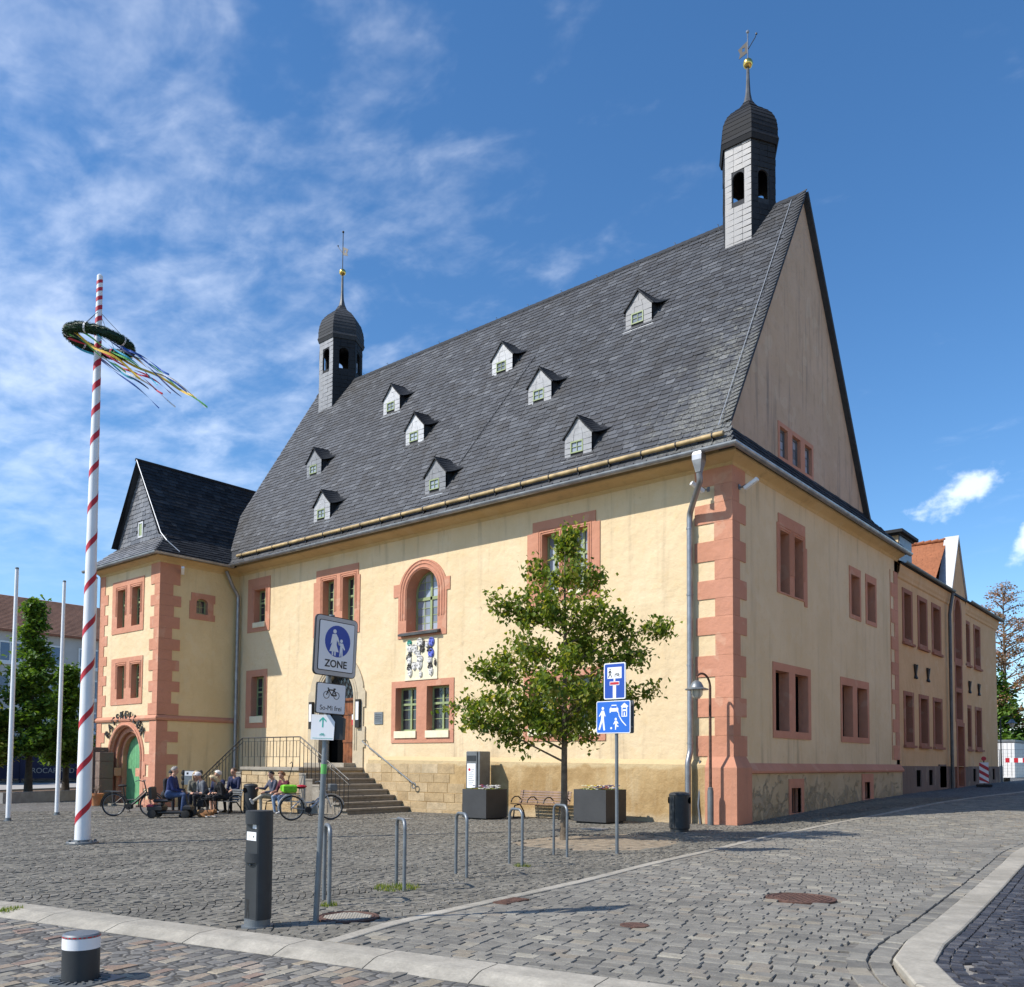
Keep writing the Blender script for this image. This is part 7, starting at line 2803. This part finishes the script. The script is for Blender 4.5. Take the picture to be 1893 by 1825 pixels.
for z in (.08, .42, .76):
    m = MB()
    pts = [(-.2, max(z + .25, .18)), (.2, max(z, .18)), (.2, min(z + .17, 1.18)), (-.2, min(z + .42, 1.18))]
    m.slab(lambda u, v, d: (u, -.03 - d, v), pts, (), 0, .003)
    m.build('stripe', 'signred', bc)
m = MB()
m.lathe([(.11, -.04), (.11, .04)], 16, Matrix.Translation((0, .0, 1.36)) @ Matrix.Rotation(R(90), 4, 'X'))
m.build('lamp', 'signred', bc)


# ================================================================== bicycles
def ring(m, c, r, t, n=28, k=6, ax='Y'):
    pts = [(c[0] + r * math.cos(TAU * i / n), c[1], c[2] + r * math.sin(TAU * i / n)) for i in range(n + 1)]
    m.tube(pts, t, k)


def bicycle(x, y, rz, label, frame, sc=1.0, crate=False, motor=False):
    b = thing('bicycle', label, 'bicycle', (x, y, gz(x, y)), rz)
    b.scale = (sc,) * 3
    rw_ = .345
    for wx in (0, 1.08):
        m = MB()
        ring(m, (wx, 0, rw_), rw_ - .018, .02)
        w = m.build('wheel', 'black', b, smooth=True)
        m = MB()
        ring(m, (wx, 0, rw_), rw_ - .042, .010)
        m.build('rim', 'steel', w)
        m = MB()
        for k in range(14):
            a = TAU * k / 14
            m.tube([(wx + .02 * math.cos(a + 1), .01 * (-1) ** k, rw_ + .02 * math.sin(a + 1)), (wx + (rw_ - .045) * math.cos(a), 0, rw_ + (rw_ - .045) * math.sin(a))], .003, 3)
        m.build('spokes', 'steel', w)
        m = MB()
        m.tube([(wx + (rw_ + .03) * math.cos(t), 0, rw_ + (rw_ + .03) * math.sin(t)) for t in np.linspace(R(10), R(190), 14)], .018, 5)
        m.build('mudguard', frame, b)
    m = MB()
    bb_ = (.44, 0, .29)
    st_, sd, hd, hd2 = (.30, 0, .62), (.26, 0, .86), (.90, 0, .86), (.94, 0, .72)
    m.tube([bb_, st_, sd], .02, 7)
    m.tube([bb_, (.62, 0, .42), hd2], .026 if not motor else .035, 7)
    m.tube([(.36, 0, .48), (.62, 0, .50), (.92, 0, .79)], .018, 7)
    for s in (-.05, .05):
        m.tube([(0, s, rw_), (.42, s * .6, .29)], .011, 5)
        m.tube([(0, s, rw_), st_], .010, 5)
        m.tube([hd2, (.99, s, .60), (1.08, s, rw_)], .012, 5)
    m.tube([hd2, (.86, 0, 1.02)], .018, 6)
    m.build('frame', frame, b, smooth=True)
    m = MB()
    m.tube([(.70, .30, 1.04), (.80, .27, 1.07), (.86, .05, 1.03), (.86, -.05, 1.03), (.80, -.27, 1.07), (.70, -.30, 1.04)], .013, 6)
    m.build('handlebar', 'steel_dark' if not crate else 'steel', b)
    m = MB()
    m.ball((.24, 0, .905), .1, 10, 6, (1.35, .85, .4))
    m.build('saddle', 'black', b, smooth=True)
    m = MB()
    m.lathe([(.09, -.012), (.09, .012)], 16, Matrix.Translation((bb_[0], -.06, bb_[2])) @ Matrix.Rotation(R(90), 4, 'X'))
    m.tube([(.44, -.08, .29), (.50, -.09, .14)], .011, 5)
    m.tube([(.44, .08, .29), (.38, .09, .44)], .011, 5)
    m.bbox(.44, .54, -.16, -.08, .125, .145, .006)
    m.bbox(.34, .44, .08, .16, .43, .45, .006)
    if motor:
        m.bbox(.36, .55, -.05, .05, .22, .38, .03)
    m.build('crank', 'black', b)
    m = MB()
    for s in (-.06, .06):
        m.tube([(0, s, rw_), (-.04, s, .74)], .008, 4)
        m.tube([(.22, s, .74), (-.28, s, .74)], .009, 4)
    for xx in (-.26, -.1, .05, .2):
        m.tube([(xx, -.06, .74), (xx, .06, .74)], .008, 4)
    m.build('rack', 'steel_dark', b)
    if crate:
        MAT.setdefault('crate_green', plain('bright_green_bag', (.16, .48, .02), .7, .25, 14))
        MAT.setdefault('red_seat', plain('red_saddle_cover', (.40, .01, .03), .5, .1, 6))
        m = MB()
        m.bbox(-.26, .10, -.15, .15, .76, .98, .04)
        m.bbox(-.28, .0, .13, .2, .8, .97, .03)
        m.build('pannier_bag', 'crate_green', b, smooth=True)
        m = MB()
        m.ball((.25, 0, .93), .11, 10, 6, (1.4, .9, .45))
        m.build('saddle_cover', 'red_seat', b, smooth=True)
        m = MB()
        m.bbox(1.02, 1.22, -.14, .14, .8, 1.0, .02)
        m.build('front_basket', 'steel_dark', b)
    return b


MAT['bike_black'] = plain('matt_black_bike_paint', (.012, .012, .014), .4, .1, 5)
MAT['bike_silver'] = plain('silver_bike_paint', (.42, .42, .43), .35, .1, 5, metal=.6)
bicycle(-18.1, -8.3, R(44), 'black step-through electric bicycle in front of the cellar door', 'bike_black', 1.12, motor=True)
bicycle(-11.35, -6.15, R(66), 'silver bicycle with bright green bag beside the stair foot', 'bike_silver', 1.10, crate=True)

# mobility scooter
sc_ = thing('mobility_scooter', 'black and red mobility scooter parked before the seated group', 'mobility scooter', (-16.1, -7.95, gz(-16, -7.9)), R(42))
MAT['scooter_red'] = plain('red_scooter_plastic', (.30, .01, .02), .3, .1, 5, coat=.5)
m = MB()
m.bbox(-.1, 1.05, -.24, .24, .14, .24, .03)
m.bbox(-.14, .32, -.28, .28, .2, .42, .06)
m.build('body', 'bike_black', sc_, smooth=True)
m = MB()
m.bbox(-.18, .06, -.27, .27, .33, .44, .05)
m.build('tail_cowl', 'scooter_red', sc_, smooth=True)
for xx, yy, r in ((0.02, -.27, .14), (.02, .27, .14), (1.05, -.22, .13), (1.05, .22, .13)):
    m = MB()
    m.lathe([(r * .5, -.05), (r, -.04), (r, .04), (r * .5, .05)], 16, Matrix.Translation((xx, yy, r)) @ Matrix.Rotation(R(90), 4, 'X'))
    m.build('wheel', 'black', sc_, smooth=True)
m = MB()
m.bbox(.02, .5, -.24, .24, .5, .6, .04)
m.bbox(-.04, .06, -.23, .23, .58, 1.0, .04, Matrix.Rotation(R(-6), 4, 'Y'))
m.tube([(.24, 0, .3), (.24, 0, .52)], .05, 8)
m.build('seat', 'bike_black', sc_, smooth=True)
m = MB()
m.tube([(1.1, 0, .25), (.98, 0, .7), (.92, 0, .92)], .035, 7)
m.tube([(.88, -.26, .95), (.94, 0, .93), (.88, .26, .95)], .016, 6)
m.bbox(.95, 1.2, -.2, .2, .22, .42, .06)
m.build('tiller', 'bike_black', sc_, smooth=True)
m = MB()
m.bbox(-.192, -.18, -.05, .05, .3, .34, .002)
m.build('number_plate', 'signwhite', sc_)


# ================================================================== people
CL = {}


def cloth(name, c, r=.85):
    if name not in MAT:
        MAT[name] = plain(name, c, r, .18, 14, .003, 60)
    return name


cloth('skin_tone', (.55, .30, .20), .55)
cloth('lip_tone', (.40, .14, .12), .5)
cloth('eye_dark', (.02, .015, .012), .3)


def capsule(m, a, b, r0, r1, n=10):
    a, b = Vector(a), Vector(b)
    d = b - a
    L = max(d.length, 1e-4)
    M = Matrix.Translation(a) @ d.to_track_quat('Z', 'Y').to_matrix().to_4x4()
    prof = [(max(r0 * math.sin(t), .001), -r0 * math.cos(t)) for t in np.linspace(.05, math.pi / 2, 4)] + [(max(r1 * math.cos(t), .001), L + r1 * math.sin(t)) for t in np.linspace(0, math.pi / 2 - .05, 4)]
    m.lathe(prof, n, M)


def person(x, y, rz, label, top, bottom, shoe, hair, lean=.12, seat=.46, head_turn=0.0, head_down=.0, arms=None, feet=None, hair_style='short', sleeves='long', cap=None, legs='trousers', bulk=1.0, standing=False, z=None):
    """seated (or standing) figure; local -y is forward"""
    zb = gz(x, y) if z is None else z
    P = thing('person', label, 'person', (x, y, zb), rz, 'people gathered by the stairs')
    P.scale = (1.08, 1.08, 1.08)
    prims = []
    A = lambda a, b, r0, r1, mt: prims.append((Vector(a), Vector(b), r0, r1, mt))
    hz = .93 if standing else seat + .09
    pel = Vector((0, 0, hz))
    up = Vector((0, -math.sin(lean), math.cos(lean)))
    fw = Vector((0, -math.cos(lean), -math.sin(lean)))
    ch = pel + up * .40
    nk = pel + up * .55
    A(pel + Vector((-.07, 0, 0)), pel + Vector((.07, 0, 0)), .135 * bulk, .135 * bulk, bottom)
    A(pel + up * .04, pel + up * .2, .135 * bulk, .13 * bulk, top)
    for s in (-1, 1):
        A(pel + up * .2 + Vector((s * .05, 0, 0)), ch + Vector((s * .075, 0, 0)), .115 * bulk, .115 * bulk, top)
        A(ch + up * .03 + Vector((s * .06, 0, 0)), nk - up * .06 + Vector((s * .16, 0, 0)), .09, .07, top)
    A(nk - up * .05, nk + up * .05, .055, .05, 'skin_tone')
    hup = (up + Vector((0, -head_down, 0))).normalized()
    Rh = Matrix.Rotation(head_turn, 3, 'Z')
    hf = (Rh @ Vector((0, -1, -head_down * .9))).normalized()
    hr = hf.cross(hup).normalized()
    hc = nk + up * .05 + hup * .10 + hf * .025
    A(hc + hup * .035 - hf * .02, hc + hup * .035 + hf * .012, .088, .084, 'skin_tone')
    A(hc - hup * .01 + hf * .01, hc - hup * .075 + hf * .035, .07, .045, 'skin_tone')
    A(hc + hf * .09 + hup * .0, hc + hf * .112 - hup * .028, .010, .014, 'skin_tone')
    A(hc + hf * .088 - hup * .062 - hr * .016, hc + hf * .088 - hup * .062 + hr * .016, .008, .008, 'lip_tone')
    for s in (-1, 1):
        A(hc + hf * .085 + hup * .012 + hr * s * .033, hc + hf * .086 + hup * .012 + hr * s * .034, .010, .010, 'eye_dark')
        A(hc + hr * s * .088 - hup * .0, hc + hr * s * .09 - hup * .03, .014, .012, 'skin_tone')
    arms = arms or [None, None]
    for s, av in zip((-1, 1), arms):
        sh = nk - up * .08 + Vector((s * .19, 0, 0))
        hand = Vector(av) if av else (Vector((s * .12, -.34, hz + .10)) if not standing else Vector((s * .25, -.1, hz - .08)))
        mid = (sh + hand) / 2
        d = hand - sh
        ln = min(d.length, .54)
        if d.length > .54:
            hand = sh + d.normalized() * .54
            mid = (sh + hand) / 2
        off = math.sqrt(max(0, .28 ** 2 - (ln / 2) ** 2))
        el = mid + Vector((s * .35, .35, -.85)).normalized() * off
        A(sh, el, .062 * bulk, .05, top)
        fa_mat = top if sleeves == 'long' else 'skin_tone'
        A(el, hand, .045, .033, fa_mat)
        hd = (hand - el).normalized()
        sdv = hd.cross(Vector((0, 0, 1)))
        sdv = sdv.normalized() if sdv.length > .1 else Vector((1, 0, 0))
        pv = sdv.cross(hd)
        A(hand + hd * .02, hand + hd * .07, .034, .032, 'skin_tone')
        for i, (o_, l_) in enumerate(((-.027, .065), (-.009, .075), (.009, .07), (.026, .055))):
            k0 = hand + hd * .085 + sdv * o_
            k1 = k0 + hd * l_ * .5 - pv * .012
            A(k0, k1, .010, .009, 'skin_tone')
            A(k1, k1 + hd * l_ * .4 - pv * .03, .009, .008, 'skin_tone')
        A(hand + hd * .03 - sdv * s * .03, hand + hd * .075 - sdv * s * .055 - pv * .01, .012, .010, 'skin_tone')
    feet = feet or [None, None]
    for s, fv in zip((-1, 1), feet):
        hip = pel + Vector((s * .09, -.02, -.02))
        if standing:
            kn, an = Vector((s * .1, -.03, .5)), Vector((s * .1, .02, .09))
        else:
            an = Vector(fv) if fv else Vector((s * .13, -.42 + rng.uniform(-.06, .08), .09))
            kn = Vector((s * .14, -.44, hz + .0))
            if fv:
                kn = Vector((hip.x * .6 + an.x * .4, -.40, hz + .09))
        A(hip, kn, .088 * bulk, .065, bottom)
        if legs == 'trousers':
            A(kn, an, .062, .045, bottom)
        else:
            A(kn, kn.lerp(an, .25), .062, .055, bottom)
            A(kn.lerp(an, .3), an, .05, .036, 'skin_tone')
        fd = Vector((0, -1, 0)) if not fv else (an - kn).cross(Vector((1, 0, 0))).normalized()
        if fd.y > 0:
            fd = -fd
        A(an + Vector((0, 0, -.03)) - fd * .03, an + fd * .14 + Vector((0, 0, -.05)), .046, .036, shoe)
    m = MB()
    for a, b, r0, r1, mt in prims:
        capsule(m, a, b, r0, r1)
    ob = m.build('body', 'skin_tone', None)
    md = ob.modifiers.new('r', 'REMESH')
    md.mode, md.voxel_size = 'VOXEL', .0135
    sm = ob.modifiers.new('s', 'SMOOTH')
    sm.factor, sm.iterations = .5, 2
    dg = bpy.context.evaluated_depsgraph_get()
    me = bpy.data.meshes.new_from_object(ob.evaluated_get(dg))
    bpy.data.objects.remove(ob)
    me.name = 'body'
    me.materials.clear()
    names = []
    for p in prims:
        if p[4] not in names:
            names.append(p[4])
    for nm in names:
        me.materials.append(MAT[nm])
    n = len(me.polygons)
    cen = np.empty(n * 3, np.float32)
    me.polygons.foreach_get('center', cen)
    cen = cen.reshape(-1, 3)
    best, idx = np.full(n, 1e9), np.zeros(n, np.int32)
    for a, b, r0, r1, mt in prims:
        A_n, B_n = np.array(a), np.array(b)
        d = B_n - A_n
        t = np.clip(((cen - A_n) @ d) / max(d @ d, 1e-9), 0, 1)
        dist = np.linalg.norm(cen - (A_n + t[:, None] * d), axis=1) - (r0 + (r1 - r0) * t)
        k = dist < best
        best[k] = dist[k]
        idx[k] = names.index(mt)
    me.polygons.foreach_set('material_index', idx)
    me.polygons.foreach_set('use_smooth', np.ones(n, bool))
    me.update()
    link('body', me, P)
    # hair or cap
    m = MB()
    cc = hc + hup * .045 - hf * .018
    Mh = Matrix((hr, hf, hup)).transposed().to_4x4()
    Mh.translation = cc
    vs_, fs_ = [], []
    n1, n2 = 18, 9
    top_cut = {'short': 1.75, 'long': 1.9, 'bald': 1.2, 'puffy': 1.85}[hair_style]
    rr_ = {'short': .098, 'long': .108, 'bald': .094, 'puffy': .118}[hair_style]
    for i in range(n2 + 1):
        for k in range(n1):
            a = TAU * k / n1
            front = max(0, math.sin(a))
            t = top_cut * i / n2 * (1 - .42 * front)
            r = rr_ * (1 + .05 * math.sin(5 * a + i) + .03 * math.sin(11 * a))
            vs_.append((r * math.sin(t) * math.cos(a) * .95, r * math.sin(t) * math.sin(a) * 1.06, r * math.cos(t) * 1.0))
    for i in range(n2):
        for k in range(n1):
            fs_.append((i * n1 + k, i * n1 + (k + 1) % n1, (i + 1) * n1 + (k + 1) % n1, (i + 1) * n1 + k))
    m.add(vs_, fs_, Mh)
    if hair_style == 'long':
        for a in np.linspace(math.pi * 1.0, math.pi * 2.0, 9):
            p0 = Mh @ Vector((.09 * math.cos(a), .09 * math.sin(a), -.01))
            p1 = Mh @ Vector((.10 * math.cos(a), .09 * math.sin(a), -.14))
            p2 = Mh @ Vector((.08 * math.cos(a), .10 * math.sin(a) + .03, -.27))
            m.tube([p0, p1, p2], [.035, .032, .015], 6)
    m.build('hair', hair, P, smooth=True)
    if cap:
        m = MB()
        Mc = Mh.copy()
        m.lathe([(.106, -.005), (.106, .03), (.095, .07), (.06, .1), (.01, .108)], 18, Mc)
        m.add([(-.08, .08, .0), (.08, .08, .0), (.07, .17, -.012), (-.07, .17, -.012), (-.08, .08, .012), (.08, .08, .012), (.07, .17, .0), (-.07, .17, .0)], [(0, 1, 2, 3), (4, 7, 6, 5), (2, 6, 7, 3), (1, 5, 6, 2), (3, 7, 4, 0)], Mc)
        m.build('cap', cap, P, smooth=True)
    return P


cloth('black_jacket', (.014, .014, .016))
cloth('navy_jacket', (.018, .024, .07))
cloth('blue_jacket', (.022, .032, .12))
cloth('olive_coat', (.17, .16, .125))
cloth('pale_shirt', (.42, .43, .46))
cloth('grey_tee', (.13, .14, .16))
cloth('wine_top', (.10, .012, .025))
cloth('grey_sweater', (.085, .09, .12))
cloth('beige_trousers', (.46, .42, .33))
cloth('light_jeans', (.22, .30, .42))
cloth('dark_trousers', (.018, .018, .022))
cloth('blue_jeans', (.05, .08, .17))
cloth('hair_grey', (.28, .26, .24), .7)
cloth('hair_white', (.66, .64, .60), .7)
cloth('hair_brown', (.10, .055, .03), .6)
cloth('hair_auburn', (.19, .08, .03), .6)
cloth('hair_blond', (.58, .46, .28), .6)
cloth('hair_dark', (.03, .024, .02), .6)
cloth('shoe_dark', (.02, .018, .016), .6)
cloth('shoe_tan', (.38, .24, .10), .6)
cloth('shoe_white', (.62, .60, .57), .6)
cloth('cap_white', (.62, .62, .62), .8)
cloth('cap_dark', (.02, .02, .022), .8)

person(-18.6, -6.15, R(100), 'person in black jacket and dark cap beside the black bicycle', 'black_jacket', 'dark_trousers', 'shoe_dark', 'hair_grey', lean=.25, seat=.52, head_turn=R(15), cap='cap_dark', hair_style='bald', bulk=1.1)
person(-15.85, -7.55, R(132), 'person in blue jacket seen from behind on the mobility scooter', 'blue_jacket', 'blue_jeans', 'shoe_dark', 'hair_grey', lean=.12, seat=.60, bulk=1.15)
person(-18.75, -4.95, R(55), 'person in pale olive coat with back turned on the left bench', 'olive_coat', 'dark_trousers', 'shoe_tan', 'hair_blond', lean=.2, hair_style='long', bulk=1.05)
person(-18.0, -5.0, R(-10), 'person in grey shirt and white cap leaning on the bench', 'grey_tee', 'dark_trousers', 'shoe_tan', 'hair_white', lean=.35, sleeves='short', cap='cap_white', hair_style='bald', head_turn=R(-25), bulk=1.15)
person(-17.55, -4.75, R(25), 'white haired person in navy top at the middle of the bench', 'navy_jacket', 'dark_trousers', 'shoe_dark', 'hair_white', lean=.1, hair_style='puffy', head_turn=R(-30))
person(-17.0, -4.85, R(-6), 'long blond haired person in dark dress bending forward on the bench', 'black_jacket', 'dark_trousers', 'shoe_white', 'hair_blond', lean=.55, hair_style='long', legs='bare', head_down=.25, head_turn=R(-10))
person(-17.35, -4.2, R(20), 'brown haired person in navy striped top behind the bench group', 'navy_jacket', 'dark_trousers', 'shoe_dark', 'hair_brown', lean=.15, seat=.56, head_turn=R(-20))
person(-15.62, -3.75, R(-4), 'short haired person in grey sweater with crossed beige trouser legs', 'grey_sweater', 'beige_trousers', 'shoe_white', 'hair_dark', lean=.18, arms=[(-.12, -.52, .82), (.1, -.42, .70)], feet=[None, (-.05, -.78, .40)], head_turn=R(-5))
person(-14.98, -3.7, R(4), 'red haired person in wine red top and light jeans on the bench', 'wine_top', 'light_jeans', 'shoe_white', 'hair_auburn', lean=.3, hair_style='puffy', sleeves='short', arms=[(-.1, -.5, .70), (.1, -.48, .66)])

# rollator in front of the group
ro = thing('rollator', 'black wheeled walker standing before the blond haired person', 'walker', (-16.75, -5.75, gz(-16.7, -5.7)), R(-60))
m = MB()
for s in (-.25, .25):
    m.tube([(s, -.28, .1), (s, -.12, .55), (s, .22, .92), (s, .32, .92)], .017, 6)
    m.tube([(s, .26, .1), (s, .1, .5), (s, -.1, .58)], .017, 6)
m.tube([(-.25, .1, .5), (.25, .1, .5)], .015, 6)
m.build('frame', 'bike_black', ro)
m = MB()
m.bbox(-.22, .22, -.12, .16, .54, .58, .01)
m.bbox(-.2, .2, -.22, .02, .25, .5, .04)
m.build('seat_bag', 'black_jacket', ro)
for s in (-.25, .25):
    for y in (-.28, .26):
        m = MB()
        m.lathe([(.05, -.02), (.1, -.018), (.1, .018), (.05, .02)], 14, Matrix.Translation((s, y, .1)) @ Matrix.Rotation(R(90), 4, 'Y'))
        m.build('wheel', 'black', ro)
bg_ = thing('shoulder_bag', 'dark bag set on the ground beside the left bench', 'bag', (-18.2, -6.6, gz(-18.2, -6.6)), R(30))
m = MB()
m.ball((0, 0, .2), .2, 12, 8, (1.2, .7, 1.0))
m.build('body', 'black_jacket', bg_, smooth=True)
m = MB()
m.tube([(-.15, 0, .36), (-.1, 0, .55), (.1, 0, .55), (.15, 0, .36)], .012, 5)
m.build('strap', 'black', bg_)

# dog lying at the scooter wheel
dg_ = thing('dog', 'small brown dog lying on the cobbles by the scooter', 'dog', (-15.05, -6.75, gz(-15, -6.7)), R(40))
cloth('dog_fur', (.26, .12, .045), .9)
cloth('dog_white', (.55, .50, .44), .9)
prims = [((-.2, 0, .12), (.12, 0, .13), .11, .12, 0), ((.12, 0, .14), (.24, -.02, .19), .085, .07, 0), ((.26, -.03, .2), (.3, -.03, .2), .065, .06, 0), ((.33, -.03, .185), (.40, -.03, .175), .035, .025, 0), ((.27, -.08, .25), (.25, -.11, .17), .022, .018, 0), ((.27, .03, .25), (.25, .06, .17), .022, .018, 0),
         ((.1, -.08, .06), (.32, -.1, .03), .035, .028, 1), ((.1, .07, .06), (.32, .07, .03), .035, .028, 1), ((-.18, -.09, .09), (-.02, -.14, .045), .065, .035, 0), ((-.02, -.14, .035), (.08, -.15, .025), .03, .024, 1), ((-.28, .0, .1), (-.44, .06, .04), .03, .016, 0)]
m = MB()
for a, b, r0, r1, k in prims:
    capsule(m, a, b, r0, r1)
ob = m.build('body', 'dog_fur', None)
md = ob.modifiers.new('r', 'REMESH')
md.mode, md.voxel_size = 'VOXEL', .012
me = bpy.data.meshes.new_from_object(ob.evaluated_get(bpy.context.evaluated_depsgraph_get()))
bpy.data.objects.remove(ob)
me.materials.clear()
me.materials.append(MAT['dog_fur'])
me.materials.append(MAT['dog_white'])
for p in me.polygons:
    c = p.center
    p.material_index = 1 if (c.z < .06 and c.x > .02) or c.x > .36 else 0
    p.use_smooth = True
link('body', me, dg_)
